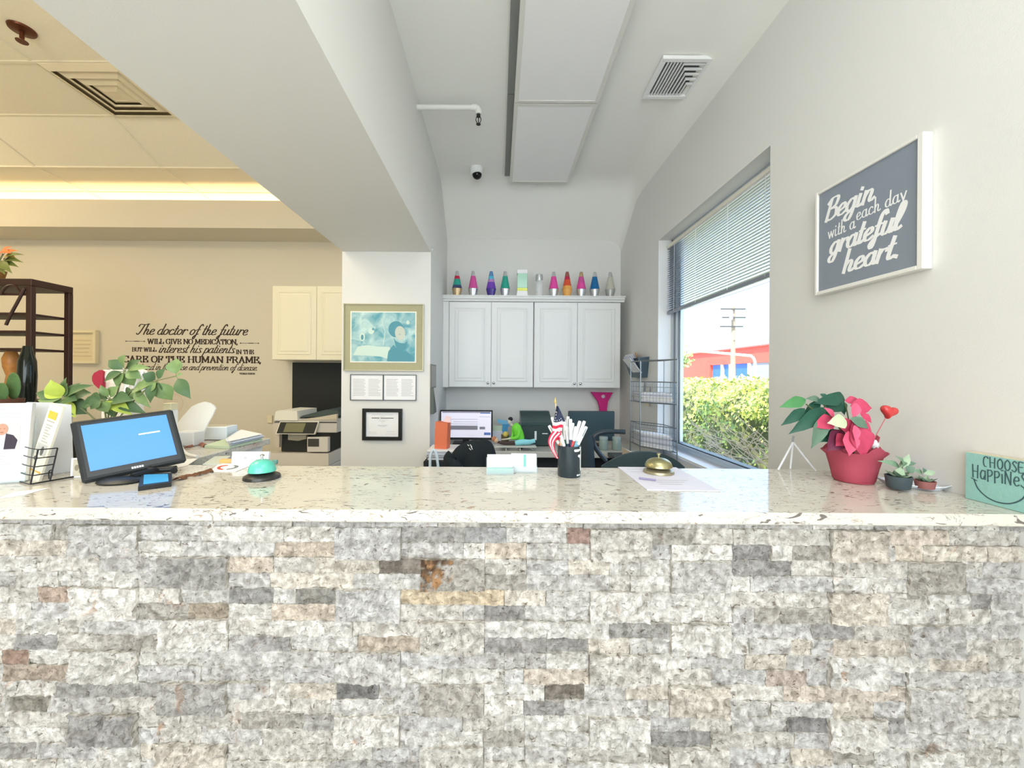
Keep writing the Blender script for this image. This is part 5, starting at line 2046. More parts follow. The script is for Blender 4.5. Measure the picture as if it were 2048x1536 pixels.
succulent(1797, 962, .031, .036, mat('pot_charcoal', (66, 78, 84), .6), [((1800, 936), (1758, 921), 12), ((1798, 936), (1820, 908), 13), ((1806, 930), (1834, 926), 8), ((1806, 928), (1792, 912), 8), ((1790, 940), (1812, 950), 16), ((1812, 942), (1830, 935), 14), ((1803, 935), (1806, 922), 16)], 'taller succulent with long pale leaves in a dark pot, left one in the white dish', 1)
succulent(1850, 962, .024, .022, mat('pot_terracotta', (156, 100, 96), .8), [((1845, 948), (1826, 940), 10), ((1848, 948), (1872, 944), 10), ((1846, 946), (1846, 936), 10)], 'low rosette succulent in a reddish pot, right one in the white dish', 2)

# ---- block sign
XB_ = 1.282
ys_, ye_ = 1.096, .946
t = thing('block_sign', 'mint green wooden block sign about happiness with a drawn smile, against the window wall', 'sign', (XB_, (ys_ + ye_) / 2, Z0))
MB().box(XB_, XR - .001, ye_, ys_, Z0, Z0 + .126, .001).build('block', [mat('mint_paint', (150, 200, 192), .85, bump=.4, bscale=220, var=.08, vscale=90)], t)
MB().box(XB_ + .001, XR - .0015, ye_ + .001, ys_ - .001, Z0 + .1262, Z0 + .1275).build('raw_top_edge', mat('raw_wood', (212, 204, 176), .8), t)
M, W, H = frame((XB_, ys_, Z0), (XB_, ye_, Z0), (XB_, ys_, Z0 + .126))
m = MB(M)
write(m, 'CHOOSE', HAND, .040, .0965, .026, .0028, width=.084, thin=.75)
write(m, 'HaPPiNeSS', HAND, .016, .062, .034, .0030, width=.128, thin=.75)
arc = [(.017 + .004, .056), (.030, .034), (.050, .017), (.075, .011), (.100, .017), (.120, .034), (.129, .056)]
arc = smooth_path(arc, 6)
L_, R_ = [], []
for i, p in enumerate(arc):
    a, b = arc[max(0, i - 1)], arc[min(len(arc) - 1, i + 1)]
    dx, dz = b[0] - a[0], b[1] - a[1]
    l_ = math.hypot(dx, dz)
    hw = .0016
    L_.append((p[0] - dz / l_ * hw, -.0006, p[1] + dx / l_ * hw))
    R_.append((p[0] + dz / l_ * hw, -.0006, p[1] - dx / l_ * hw))
m.sheet([L_, R_])
for (xa, za) in ((.021, .056), (.129, .056)):
    m._add([(xa - .007, -.0006, za + .002), (xa + .007, -.0006, za - .003), (xa + .007, -.0006, za - .0005), (xa - .007, -.0006, za + .0045)], [(0, 1, 2, 3)])
m.build('lettering', mat('letter_slate', (66, 96, 100), .8), t)

# ---- white folding easel card at the back edge
p0, p1, pt = onc(1556, 940), onc(1627, 941), U(1593, 886, 1.40)
dd = 1.405
p0 = Vector((U(1556, 938, dd).x, dd, Z0))
p1 = Vector((U(1627, 938, dd).x, dd - .01, Z0))
t = thing('tent_stand', 'small white folded stand on the countertop, beside the poinsettia', 'stand', tuple((p0 + p1) / 2))
M_ts = mat('stand_white', (226, 228, 230), .5)
top = Vector((pt.x, dd + .012, pt.z))
MB().tube([p0 + Vector((0, 0, .003)), top], .0032, 8).build('leg', M_ts, t)
MB().tube([p1 + Vector((0, 0, .003)), top], .0032, 8).build('leg', M_ts, t)
MB().tube([Vector((top.x, dd + .024, Z0 + .003)), top], .003, 8).build('leg', M_ts, t)
MB().tube([top, top + Vector((0, 0, .014)), top + Vector((.003, 0, .022))], .0032, 8).build('clip', mat('stand_clip', (150, 158, 158), .4), t)

# ================================================================== LEFT END OF THE COUNTER
def lean_frame(bl, tl, toward):
    """matrix with local z exactly bl->tl and local x close to bl->toward"""
    bl, tl, br = Vector(bl), Vector(tl), Vector(toward)
    z = tl - bl
    H = z.length
    z.normalize()
    x = br - bl
    x = (x - z * x.dot(z))
    W = x.length
    x.normalize()
    y = z.cross(x)
    M = Matrix((x, y, z)).transposed().to_4x4()
    M.translation = bl
    return M, W, H


# ---- point of sale screen
t = thing('till_screen', 'tilted black touchscreen till with a plain blue display, at the left of the countertop', 'screen', tuple(onc(215, 972)))
M, W, H = lean_frame(U(165, 966, 1.165), U(140, 843, 1.215), U(374, 921, 1.36))
MB(M).box(0, W, 0, .018, 0, H, .006).build('housing', mat('till_black', (40, 44, 46), .45), t)
MB(M).box(.012, W - .012, -.0010, .0, .012, H - .012, .0).build('bezel', mat('till_bezel', (52, 56, 60), .3), t)
MB(M).box(.020, W - .022, -.0018, -.0010, .030, H - .020).build('display', mat('display_blue', (84, 148, 216), .3, emit=.25), t)
m = MB(M)
m.m = 0
m._add([(W * .58, -.0022, H * .60), (W * .80, -.0022, H * .60), (W * .80, -.0022, H * .625), (W * .58, -.0022, H * .625)], [(0, 1, 2, 3)])
m.build('status_bar', mat('display_white', (220, 232, 246), .4, emit=.4), t)
m = MB(M)
for k in range(5):
    m._add([(W * .44 + k * .006, -.0014, .011), (W * .44 + k * .006 + .0048, -.0014, .011), (W * .44 + k * .006 + .0048, -.0014, .018), (W * .44 + k * .006, -.0014, .018)], [(0, 1, 2, 3)])
m.build('maker_mark', mat('mark_white', (226, 228, 230), .5), t)
q = onc(212, 972)
MB().lathe([(.060, .0), (.062, .004), (.050, .010), (.020, .014)], (q.x, q.y + .045, q.z + .0005), 28, 1.0, .75).build('base', M_black, t, True)
pm = M @ Vector((W * .40, .032, H * .22))
MB().tube([(q.x + .02, q.y + .06, q.z + .012), (q.x + .03, q.y + .13, q.z + .014), (pm.x, max(pm.y, q.y + .14), q.z + .03), tuple(pm)], [.009, .010, .013, .012], 12).build('neck', M_black, t, True)
a, b = onc(240, 962), onc(348, 948)
MB().tube([(a.x, a.y + .07, a.z + .013), (b.x - .01, b.y + .02, b.z + .013), (b.x, b.y, b.z + .011)], .010, 10).build('foot_bar', M_black, t, True)

# ---- card terminal lying in front
pp = [onc(276, 982), onc(343, 973), onc(344, 953), onc(283, 955)]
t = thing('card_terminal', 'small black card terminal with a blue screen lying under the till screen', 'terminal', tuple(sum(pp, Vector()) / 4))
MB().prism([(p.x, p.y) for p in pp], Z0, Z0 + .012, 'z').build('case', M_black, t)
cc = sum(pp, Vector()) / 4
MB().prism([(cc.x + (p.x - cc.x) * .78, cc.y + (p.y - cc.y) * .74) for p in pp], Z0 + .0122, Z0 + .013, 'z').build('screen', mat('terminal_blue', (70, 160, 214), .2, emit=.3), t)

# ---- black box behind the till
t = thing('receipt_printer', 'black receipt printer behind the till screen', 'printer', tuple(onc(140, 935)))
q = onc(150, 934)
MB(TR(q, R(18))).box(-.05, .12, 0, .10, 0, .12, .008).build('body', mat('receipt_black', (30, 30, 32), .6), t)
MB(TR(q, R(18))).box(-.035, .105, .012, .088, .1203, .124, .002).build('lid', M_black, t)

# ---- leaflets in stand with a portrait
t = thing('leaflet_stand', 'clear stand of white leaflets printed with a portrait of a man in a dark suit', 'leaflet stand', tuple(onc(15, 970)))
q = onc(40, 966)
M = TR((q.x, q.y + .012, q.z), R(24), R(-8))
MB(M).box(-.17, -.0005, .0, .018, .004, .236).build('leaflets', M_paper, t)
m = MB(M).box(-.172, .001, -.003, -.001, 0, .05)
m.box(-.172, .001, -.003, .03, 0, .003)
m.box(-.172, .001, .0275, .030, 0, .20)
m.build('clear_holder', M_clear, t)
m = MB(M)
F_ = -.0008


def rct(mb, x0, z0, x1, z1, y=F_):
    mb._add([(x0, y, z0), (x1, y, z0), (x1, y, z1), (x0, y, z1)], [(0, 1, 2, 3)])


rct(m, -.100, .098, -.020, .176)
m.build('photo_ground', mat('photo_grey', (206, 204, 198), .6), t)
m = MB(M)


def el(mb, cx, cz_, rx, rz, y, n_=20):
    mb._add([(cx + rx * math.cos(2 * math.pi * i / n_), y, cz_ + rz * math.sin(2 * math.pi * i / n_)) for i in range(n_)], [tuple(range(n_))])


m._add([(x, F_ - .0003, z) for x, z in ((-.098, .099), (-.028, .099), (-.024, .125), (-.034, .140), (-.050, .146), (-.070, .146), (-.090, .138))], [tuple(range(7))])
m.m = 1
m._add([(x, F_ - .0006, z) for x, z in ((-.066, .099), (-.052, .099), (-.050, .146), (-.066, .146))], [(0, 1, 2, 3)])
m.m = 2
el(m, -.059, .158, .0125, .017, F_ - .0009)
m.m = 3
for (x_, z_) in ((-.063, .160), (-.054, .160)):
    el(m, x_, z_, .0014, .0010, F_ - .0012, 8)
el(m, -.0585, .149, .004, .001, F_ - .0012, 8)
m.build('portrait', [mat('suit_dark', (60, 50, 62), .7), mat('shirt_pale', (210, 212, 220), .7), mat('face_skin', (206, 150, 128), .7), mat('face_dark', (120, 74, 62), .7)], t)
m = MB(M)
for (z_, n_) in ((.186, 3),):
    for k in range(3):
        rct(m, -.10, .192 + k * .012, -.022 - .01 * (k == 2), .1955 + k * .012)
for k in range(9):
    rct(m, -.105, .022 + k * .008, -.018 - .012 * ((k * 7) % 3), .0242 + k * .008)
m.build('fine_print', M_lgrey, t)
# second white leaflet pack angled behind
q = onc(58, 957)
M = TR((q.x + .0, q.y + .03, q.z), R(62), R(-9))
o_ = MB(M).prism([(-.02, 0), (.075, 0), (.078, .222), (.03, .232), (-.02, .236)], 0, .012).build('leaflet_pack', M_paper, None)
tag(o_, 'plain white leaflet pack leaning behind the wire brochure holder', 'leaflets')

# ---- wire brochure holder
t = thing('wire_brochure_holder', 'black wire brochure holder at the left end of the countertop', 'brochure holder', tuple(onc(70, 965)))
M_bw = mat('wire_black', (30, 30, 32), .4)
P1b, P2b, P3b = onc(35, 961), onc(61, 970), onc(100, 963)
Z3 = Vector((0, 0, .0025))
P1b, P2b, P3b = P1b + Z3, P2b + Z3, P3b + Z3
P1t, P2t, P3t = U(48, 892, P1b.y + .01), U(76, 899, P2b.y + .005), U(115, 896, P3b.y + .01)
for (a, b) in ((P1b, P1t), (P2b, P2t), (P3b, P3t)):
    MB().tube([a, b], .0020, 8).build('upright', M_bw, t)
for k in range(5):
    q = k / 4
    a, b, c_ = P1b.lerp(P1t, q), P2b.lerp(P2t, q), P3b.lerp(P3t, q)
    mid1 = (a + b) / 2 + Vector((-.002, -.004, 0))
    mid2 = (b + c_) / 2 + Vector((.0, -.007, 0))
    bk = a + (c_ - b) * .4
    pts = smooth_path([tuple(bk), tuple(a), tuple(mid1), tuple(b), tuple(mid2), tuple(c_)], 5)
    MB().tube(pts, .0016, 6).build('ring', M_bw, t)
a, b = onc(61, 970) + Z3, onc(164, 952) + Z3
MB().tube([a, b], .0022, 8).build('base_wire', M_bw, t)
m = MB().tube(smooth_path([tuple(U(98, 958, 1.2)), tuple(U(98, 944, 1.2)), tuple(U(104, 940, 1.2)), tuple(U(104, 952, 1.2))], 4), .0016, 6)
m.build('ring', M_bw, t)
# brochure in it
M, W, H = lean_frame(P1b + Vector((.012, .010, .004)), U(101, 805, 1.235), P1b + Vector((.10, -.015, 0)))
br_ = thing('brochure', 'narrow folded brochure with a yellow logo leaning in the wire holder', 'brochure', tuple(P1b))
W = .064
MB(M).box(0, W, 0, .006, 0, H).build('paper_fold', mat('brochure_cream', (236, 232, 214), .6), br_)
m = MB(M)
rct(m, .010, H - .045, W - .014, H - .022)
m.m = 1
for k in range(7):
    rct(m, .016, H - .066 - k * .0085, W - .018 - .006 * (k % 3), H - .0635 - k * .0085)
rct(m, .012, H - .054, W - .016, H - .051)
m.m = 2
rct(m, .006, .078, W - .010, .112)
el(m, .020, .095, .010, .012, F_ - .0002)
m.m = 3
el(m, .036, .092, .007, .014, F_ - .0004)
el(m, .018, .066, .009, .007, F_ - .0002)
m.m = 0
rct(m, .004, .028, W - .004, .032)
m.build('print', [mat('print_yellow', (232, 188, 70), .6), mat('print_taupe', (176, 170, 160), .7), mat('print_softgrey', (200, 200, 194), .7), mat('print_charcoal', (104, 104, 104), .7)], br_)

# ---- small picture card
q = onc(140, 957)
M = TR((q.x, q.y + .012, q.z), R(14), R(-4))
m = MB(M).box(-.010, .055, 0, .004, 0, .060)
m.m = 1
rct(m, -.004, .004, .052, .056)
m.m = 2
for (x_, z_, a_, b_) in ((.006, .03, .006, .010), (.02, .018, .009, .007), (.03, .04, .006, .008), (.012, .046, .005, .004)):
    el(m, x_, z_, a_, b_, F_ - .0004, 9)
tag(m.build('picture_card', [M_paper, mat('card_sketch', (206, 198, 176), .7), mat('card_sketch_dark', (150, 140, 118), .7)]), 'small sketch card standing between the brochure holder and the till screen', 'card')
# white slip in front, lower left
pp = [onc(-10, 999), onc(50, 990), onc(100, 976), onc(30, 984)]
m = MB().prism([(p.x, p.y) for p in (pp[0], pp[1], pp[2], pp[3])], Z0, Z0 + .001, 'z')
tag(m.build('paper_slip', M_paper), 'white paper slip lying flat in front of the wire brochure holder', 'paper')

# ---- brown leather strap thing
p = smooth_path([tuple(onc(350, 962)), tuple(onc(365, 957)), tuple(onc(385, 953)), tuple(onc(405, 948)), tuple(onc(418, 943))], 4)
m = MB()
rows = []
for i, a in enumerate(p):
    wd = .011 + .004 * math.sin(i * 1.1)
    rows.append([(a[0] - wd * .3 + e * wd * .4, a[1] - wd + 2 * wd * e / 4.0, Z0 + .0005 + .009 * math.sin(math.pi * (e / 4.0)) + .003 * math.sin(i * 1.9 + e) ** 2) for e in range(5)])
m.sheet(rows)
tag(m.build('leather_strap', mat('leather_brown', (122, 82, 54), .6, bump=1.0, bscale=90, var=.35, vscale=70), None, True), 'crumpled brown leather strap on the countertop right of the till screen', 'strap')

# ---- flat card with a magnet shaped mark
pp = [onc(418, 944), onc(471, 944), onc(508, 929), onc(440, 927)]
m = MB().prism([(p.x, p.y) for p in pp], Z0, Z0 + .0015, 'z')


def bil(u, v):
    return pp[0].lerp(pp[1], u).lerp(pp[3].lerp(pp[2], u), v)


def arcband(a0, a1, mi):
    m.m = mi
    A, B2 = [], []
    for i in range(13):
        a = R(a0 + (a1 - a0) * i / 12)
        for L, r_ in ((A, .30), (B2, .20)):
            p_ = bil(.42 + r_ * 1.1 * math.cos(a), .5 + r_ * 1.05 * math.sin(a))
            L.append((p_.x, p_.y, Z0 + .0018))
    m.sheet([A, B2])


arcband(110, 265, 1)
arcband(-70, 70, 2)
tag(m.build('flyer', [M_paper, mat('mark_red', (206, 84, 60), .6), mat('mark_grey', (110, 116, 120), .6)]), 'white flyer with a red and grey ring mark, lying beside the turquoise bell', 'paper')
# grey green magazine behind it
pp = [onc(405, 930), onc(440, 930), onc(462, 913), onc(430, 914)]
tag(MB().prism([(p.x, p.y) for p in pp], Z0, Z0 + .003, 'z').build('magazine', mat('magazine_sage', (206, 212, 200), .6)), 'pale sage booklet lying flat behind the leather strap', 'booklet')
# standing business card block
q = onc(500, 928)
M = TR((q.x, q.y, q.z), R(3), R(-6))
m = MB(M).box(-.066, .064, 0, .012, 0, .044)
m.m = 1
rct(m, .000, .020, .042, .0228)
rct(m, .000, .014, .036, .0168)
el(m, -.018, .022, .006, .006, F_ - .0002)
tag(m.build('business_card_stack', [M_paper, M_lgrey]), 'upright stack of white business cards behind the turquoise bell', 'cards')
q = onc(456, 927)
tag(MB(TR((q.x, q.y, q.z), R(8))).box(-.03, .012, .0, .02, 0, .014, .002).build('eraser_block', mat('orange_block', (230, 180, 110), .6)), 'small orange block beside the upright business cards', 'block')
q = onc(548, 929)
tag(MB(TR((q.x, q.y, q.z), R(5))).box(-.008, .010, 0, .01, 0, .016, .002).build('binder_clip', mat('clip_teal', (96, 150, 140), .4)), 'tiny teal clip just behind the turquoise bell', 'clip')
# white sheet and cable right of the till
pp = [onc(330, 942), onc(375, 931), onc(396, 917), onc(352, 920)]
tag(MB().prism([(p.x, p.y) for p in pp], Z0, Z0 + .001, 'z').build('paper_sheet', M_paper), 'white sheet poking out behind the right edge of the till screen', 'paper')
pts = smooth_path([tuple(onc(362, 888)), tuple(onc(364, 900)), tuple(onc(375, 912)), tuple(onc(395, 917))], 5)
m = MB().tube([(x, y, Z0 + .0075) for x, y, z in pts], .0055, 8)
tag(m.build('white_cable', M_white, None, True), 'thick white cable curling on the counter right of the till screen', 'cable')
pts = smooth_path([tuple(onc(372, 897)), tuple(onc(385, 893)), tuple(onc(395, 889)), tuple(onc(405, 890)), tuple(onc(411, 893))], 5)
m = MB()
rows = [[(a[0], a[1] - .018, Z0 + .0006), (a[0], a[1] - .006, Z0 + .008 + .003 * math.sin(i)), (a[0], a[1] + .006, Z0 + .010), (a[0], a[1] + .018, Z0 + .0006)] for i, a in enumerate(pts)]
m.sheet(rows)
tag(m.build('red_cloth', mat('cloth_rust', (176, 120, 100), .9, var=.2, vscale=60), None, True), 'rust coloured cloth strip on the side counter left of the paper stack', 'cloth')
q = onc(393, 885)
t = thing('badge_reel', 'small violet badge reel with a dark cord on the side counter', 'badge reel', tuple(q))
MB().ball((q.x, q.y, q.z + .0125), .013, .010, .012, 14, 10).build('reel', mat('reel_violet', (112, 112, 160), .25), t, True)
pts = [tuple(onc(358, 884)), tuple(onc(378, 882)), tuple(onc(393, 883)), tuple(onc(415, 881)), tuple(onc(440, 882))]
MB().tube([(x, y, Z0 + .003) for x, y, z in smooth_path(pts, 5)], .0022, 6).build('cord', mat('cord_dark', (90, 76, 76), .6), t, True)
# stacked papers
base = [onc(409, 896), onc(459, 898), onc(524, 882), onc(482, 872)]
t = thing('paper_pile', 'pile of white papers on pale green sheets on the side counter', 'papers', tuple(base[0]))
z = Z0
rr_ = random.Random(21)
m = MB()
for k in range(2):
    m.prism([(p.x, p.y) for p in base], z + .0003, z + .006, 'z')
    z += .006
m.build('green_sheets', mat('sheet_green', (206, 222, 192), .7), t)
m = MB()
for k in range(7):
    dx, dy = rr_.uniform(-.012, .016), rr_.uniform(-.008, .012)
    q4 = [base[0] + Vector((.07, .05, 0)), base[1], base[2], base[3]]
    m.m = k % 2
    m.prism([(p.x + dx, p.y + dy) for p in q4], z + .0003, z + .0034, 'z')
    z += .0034
m.build('white_sheets', [M_paper, mat('page_blueish', (222, 228, 240), .7)], t)
# white boxes
dB = 2.01
q0, q1 = U(402, 876, dB), U(456, 876, dB)
zt_ = U(430, 853, dB).z
t = thing('white_box', 'small white box on the side counter beside the rounded white panel', 'box', (q0.x, dB, Z0))
MB(TR((q0.x + .005, dB - .03, Z0), R(6))).box(0, q1.x - q0.x, 0, .10, 0, zt_ - Z0, .003).build('carton', mat('box_white_blue', (226, 236, 242), .6), t)
MB(TR((q0.x + .005, dB - .03, Z0), R(6))).box(.012, q1.x - q0.x - .02, .02, .08, zt_ - Z0 + .0003, zt_ - Z0 + .0012).build('top_slot', mat('slot_tan', (190, 184, 160), .7), t)
q0, q1 = U(362, 884, 1.84), U(400, 884, 1.84)
zt2 = U(380, 862, 1.84).z
tag(MB().box(q0.x, q1.x, 1.80, 1.87, Z0, zt2, .004).build('tissue_box', mat('box_white2', (228, 228, 226), .6)), 'low white tissue box right behind the till screen, left of the small white box', 'box')
# rounded white panel
DPn = 1.90
pl_ = [(350, 878), (350, 852), (366, 832), (383, 813), (396, 807), (408, 803.5), (419, 806), (427, 811), (431, 817), (424, 832), (416, 846), (408, 862), (404, 878)]
pts = [U(a, b, DPn) for a, b in pl_]
m = MB().prism([(p.x, max(p.z, Z0)) for p in pts], DPn, DPn + .008)
tag(m.build('rounded_panel', mat('panel_white', (246, 246, 242), .4)), 'leaning white panel with a rounded top corner on the side counter', 'panel')
q0, q1 = U(332, 870, 1.78), U(349, 870, 1.78)
t = thing('white_bottle', 'slim white carton with a yellowish top band, showing above the till screen', 'carton', (q0.x, 1.78, Z0))
zt3 = U(340, 806, 1.78).z
MB().box(q0.x, q1.x, 1.76, 1.80, Z0, zt3 - .03, .002).build('carton_body', M_paper, t)
MB().box(q0.x, q1.x, 1.76, 1.80, zt3 - .0298, zt3, .002).build('top_band', mat('band_straw', (232, 224, 188), .6), t)

# ---- crinkled white gift wrap with a red heart
DG = 1.96
t = thing('gift_bag', 'crinkled white gift wrapping with a dark red heart panel, behind the leafy plant', 'gift bag', tuple(U(240, 880, DG)))
m = MB()
rows = []
outl = [(187, 204, 196), (192, 292, 0)]
rg = random.Random(4)
pf = [(868, 206, 290), (850, 204, 288), (830, 203, 287), (810, 204, 288), (795, 206, 292), (780, 203, 290), (765, 200, 294), (752, 196, 298), (742, 200, 294), (738, 212, 280)]
for (py, xl, xr) in pf:
    row = []
    for j in range(15):
        u_ = j / 14
        px = xl + (xr - xl) * u_
        bul = math.sin(math.pi * u_)
        row.append(tuple(U(px, py + rg.uniform(-2, 2), DG - .05 * bul + rg.uniform(-.012, .012))))
    rows.append(row)
m.sheet(rows)
rows = []
for (py, xl, xr) in pf:
    rows.append([tuple(U(xl + (xr - xl) * j / 6, py, DG + .06 * math.sin(math.pi * j / 6))) for j in range(7)])
m.sheet(rows)
m.build('crinkled_wrap', mat('foil_wrap', (240, 238, 232), .28, .25, .6), t)
m = MB()
a = U(198, 760, DG - .03)
m.prism([(p.x, p.z) for p in [U(x, y, DG - .03) for x, y in ((201, 740), (190, 746), (186, 753), (186, 761), (190, 769), (199, 777), (206, 782), (208, 744))]], DG - .035, DG - .02)
m.build('heart_panel', mat('heart_dark', (164, 40, 64), .6), t)
m = MB()
zb_ = U(240, 868, DG).z
p0, p1 = U(206, 868, DG), U(290, 868, DG)
m.box(p0.x, p1.x, DG - .04, DG + .05, Z0, zb_, .004)
m.build('bag_base', mat('bag_white', (236, 234, 230), .6), t)

# ---- leafy plant
t = thing('potted_plant', 'leafy green houseplant with a few lime leaves behind the till screen', 'plant', tuple(on_z(220, 900, Z0)))
DPl = 1.66
pc_ = U(215, 900, DPl)
pcz = Z0
MB().lathe([(.050, 0), (.058, .002), (.075, .085), (.080, .087), (.080, .10), (.070, .10), (.068, .088), (.002, .086)], (pc_.x, DPl, pcz), 28).build('pot', mat('pot_cream', (206, 196, 176), .6), t, True)
GL = [mat('foliage_mid', (124, 152, 96), .45, var=.22, vscale=50), mat('foliage_dark', (82, 112, 74), .45, var=.22, vscale=50), mat('foliage_lime', (186, 206, 88), .5, var=.12, vscale=50)]
CL = {'A': (249, 741, .02), 'B': (314, 761, -.03), 'C': (219, 797, -.02), 'D': (127, 797, -.05), 'E': (352, 752, -.05), 'F': (265, 778, .0), 'G': (205, 800, -.06)}
LF = [('A', 249, 709, 22, 0), ('A', 216, 720, 17, 1), ('A', 282, 719, 15, 1), ('A', 207, 763, 16, 1), ('A', 283, 757, 18, 0), ('A', 268, 772, 22, 0), ('A', 300, 735, 12, 0),
      ('B', 330, 737, 15, 1), ('B', 344, 801, 26, 0), ('B', 299, 806, 18, 1), ('B', 272, 779, 18, 0), ('B', 284, 748, 18, 1), ('B', 296, 785, 20, 0), ('B', 322, 790, 12, 1),
      ('C', 264, 800, 22, 1), ('C', 292, 827, 18, 1), ('C', 191, 797, 14, 1), ('C', 262, 829, 18, 2), ('C', 236, 772, 20, 0), ('C', 240, 815, 18, 1), ('C', 200, 770, 12, 0), ('C', 228, 836, 18, 1),
      ('D', 100, 760, 26, 2), ('D', 87, 781, 17, 2), ('D', 181, 785, 26, 1), ('D', 183, 769, 15, 1), ('D', 133, 766, 22, 1), ('D', 131, 754, 10, 1), ('D', 74, 800, 22, 0), ('D', 150, 835, 20, 2),
      ('D', 174, 828, 28, 1), ('D', 100, 835, 26, 1), ('D', 86, 822, 24, 1), ('D', 152, 800, 22, 1), ('D', 70, 785, 16, 1),
      ('E', 352, 716, 24, 0), ('E', 380, 797, 20, 1), ('E', 366, 748, 6, 0), ('F', 250, 795, 20, 1), ('F', 292, 775, 20, 0), ('F', 280, 800, 18, 0),
      ('D', 160, 765, 14, 1), ('D', 110, 850, 20, 1), ('C', 215, 822, 20, 1), ('C', 180, 805, 20, 1), ('A', 232, 775, 18, 0), ('F', 255, 812, 20, 1), ('F', 300, 815, 14, 0), ('G', 160, 812, 20, 1),
      ('G', 175, 795, 18, 1), ('G', 180, 818, 22, 1), ('G', 215, 825, 20, 0), ('G', 232, 820, 16, 2)]
for i, (ck, tx, ty, wpx, mi) in enumerate(LF):
    cx0, cy0, dd = CL[ck]
    rr3 = ((i * 37) % 11) / 11.0 - .5
    p0 = U(cx0, cy0, DPl + dd)
    p1 = U(tx, ty, DPl + dd + rr3 * .07)
    pa = p0.lerp(p1, .12)
    MB().leaf(pa, p1, wpx * DPl / F * 1.2, (0, -.85, .5), curl=.10, fold=.10, n=8, shape=.85).build('leaf', GL[mi], t, True)
m = MB()
b0 = Vector((pc_.x, DPl, pcz + .085))
for ck in CL:
    cx0, cy0, dd = CL[ck]
    e = U(cx0, cy0, DPl + dd)
    if ck == 'E':
        s0 = U(314, 761, DPl - .03)
        m.tube([s0, e], .0022, 6)
    else:
        mid = b0.lerp(e, .55) + Vector((0, 0, .015))
        m.tube(smooth_path([tuple(b0), tuple(mid), tuple(e)], 6), .003, 6)
for (ck, tx, ty, wpx, mi) in LF:
    cx0, cy0, dd = CL[ck]
    p0 = U(cx0, cy0, DPl + dd)
    m.tube([p0, p0.lerp(U(tx, ty, DPl + dd), .15)], .0014, 5)
m.build('stem', mat('stem_olive', (132, 140, 96), .6), t, True)

# ================================================================== TREATMENT ROOM
cabinet('wall_cabinet', 'cream wall cabinet on the beige wall of the room at the left', -2.435, -1.475, 4.3, YL - .001, CAMZ + .167, CAMZ + .968, M_cabw, knobs=False)
tag(MB().box(-2.36, -1.40, YL - .03, YL - .001, .0, CAMZ + .15).build('backsplash_board', mat('board_black', (24, 28, 26), .6)), 'black board covering the beige wall below the cream cabinet, behind the copier', 'board')

# ---- copier
DC = 3.9
t = thing('copier', 'large cream office copier with a tilted control panel, below the cream wall cabinet', 'copier', tuple(U(600, 932, DC)))


def cp(px, py, d=DC):
    p = U(px, py, d)
    return p.x, p.z


def bx(m, x0, y0, x1, y1, d0, d1, b=.004):
    a, c_ = cp(x0, y0), cp(x1, y1)
    m.box(a[0], c_[0], d0, d1, c_[1], a[1], b)


M_cop = mat('copier_cream', (224, 216, 204), .5)
M_copd = mat('copier_dark', (44, 46, 42), .5)
m = MB()
bx(m, 540, 906, 657, 932, DC, DC + .5)
a = cp(540, 932)
c_ = cp(657, 932)
m.box(a[0], c_[0], DC, DC + .5, .001, a[1] - .0, .004)
m.build('lower_body', M_cop, t)
m = MB()
bx(m, 557, 866, 657, 905.5, DC + .05, DC + .5)
m.build('paper_cavity', M_copd, t)
m = MB()
a, c_ = cp(546, 847), cp(559, 895)
m.prism([(a[0], a[1]), (c_[0], a[1]), (c_[0] - .004, c_[1]), (a[0] + .02, c_[1])], DC, DC + .48)
m.build('side_column', mat('copier_rose', (212, 200, 184), .5), t)
m = MB()
bx(m, 547, 838, 672, 866, DC + .02, DC + .5)
m.build('scanner_body', mat('copier_pale', (214, 208, 198), .5), t)
m = MB()
bx(m, 547, 843.5, 672, 846, DC + .012, DC + .02, 0)
m.build('scanner_seam', M_copd, t)
m = MB()
a, c_ = cp(551, 821), cp(594, 841)
m.prism([(a[0] - .012, c_[1]), (a[0], a[1] - .01), (a[0] + .03, a[1]), (c_[0], a[1] - .004), (c_[0] + .005, c_[1])], DC, DC + .42)
m.build('document_feeder', mat('copier_white', (240, 236, 220), .5), t)
m = MB()
a, c_ = cp(595, 824), cp(672, 837)
m.prism([(a[0], c_[1]), (a[0] + .02, c_[1] + .02), (c_[0] - .12, a[1] + .02), (c_[0], a[1] + .01), (c_[0], c_[1] + .02)], DC + .05, DC + .42)
m.build('feeder_tray', mat('copier_slate', (70, 82, 80), .45), t)
m = MB()
a, c_ = cp(597, 833), cp(672, 840)
m.prism([(a[0], c_[1]), (c_[0], c_[1]), (c_[0], a[1] + .025), (a[0] + .2, a[1] - .005)], DC + .01, DC + .05)
m.build('lid_edge', mat('copier_tan', (216, 204, 180), .5), t)
qd = [U(551, 868, DC - .03), U(629, 869, DC - .03), U(638, 843, DC + .0), U(560, 843, DC + .0)]
m = MB()
n3 = Vector((0, .03, .0))
m._add([tuple(p) for p in qd] + [tuple(p + n3) for p in qd], [(0, 1, 2, 3), (4, 7, 6, 5), (0, 4, 5, 1), (1, 5, 6, 2), (2, 6, 7, 3), (3, 7, 4, 0)])
pnl = m.build('control_panel', mat('copier_white', (240, 236, 220)), t)
ce = sum(qd, Vector()) / 4


def inset(k0, k1, dy):
    def bl2(u, v):
        return qd[0].lerp(qd[1], u).lerp(qd[3].lerp(qd[2], u), v) + Vector((0, -dy, 0))
    return [tuple(bl2(k0[0], k0[1])), tuple(bl2(k1[0], k0[1])), tuple(bl2(k1[0], k1[1])), tuple(bl2(k0[0], k1[1]))]


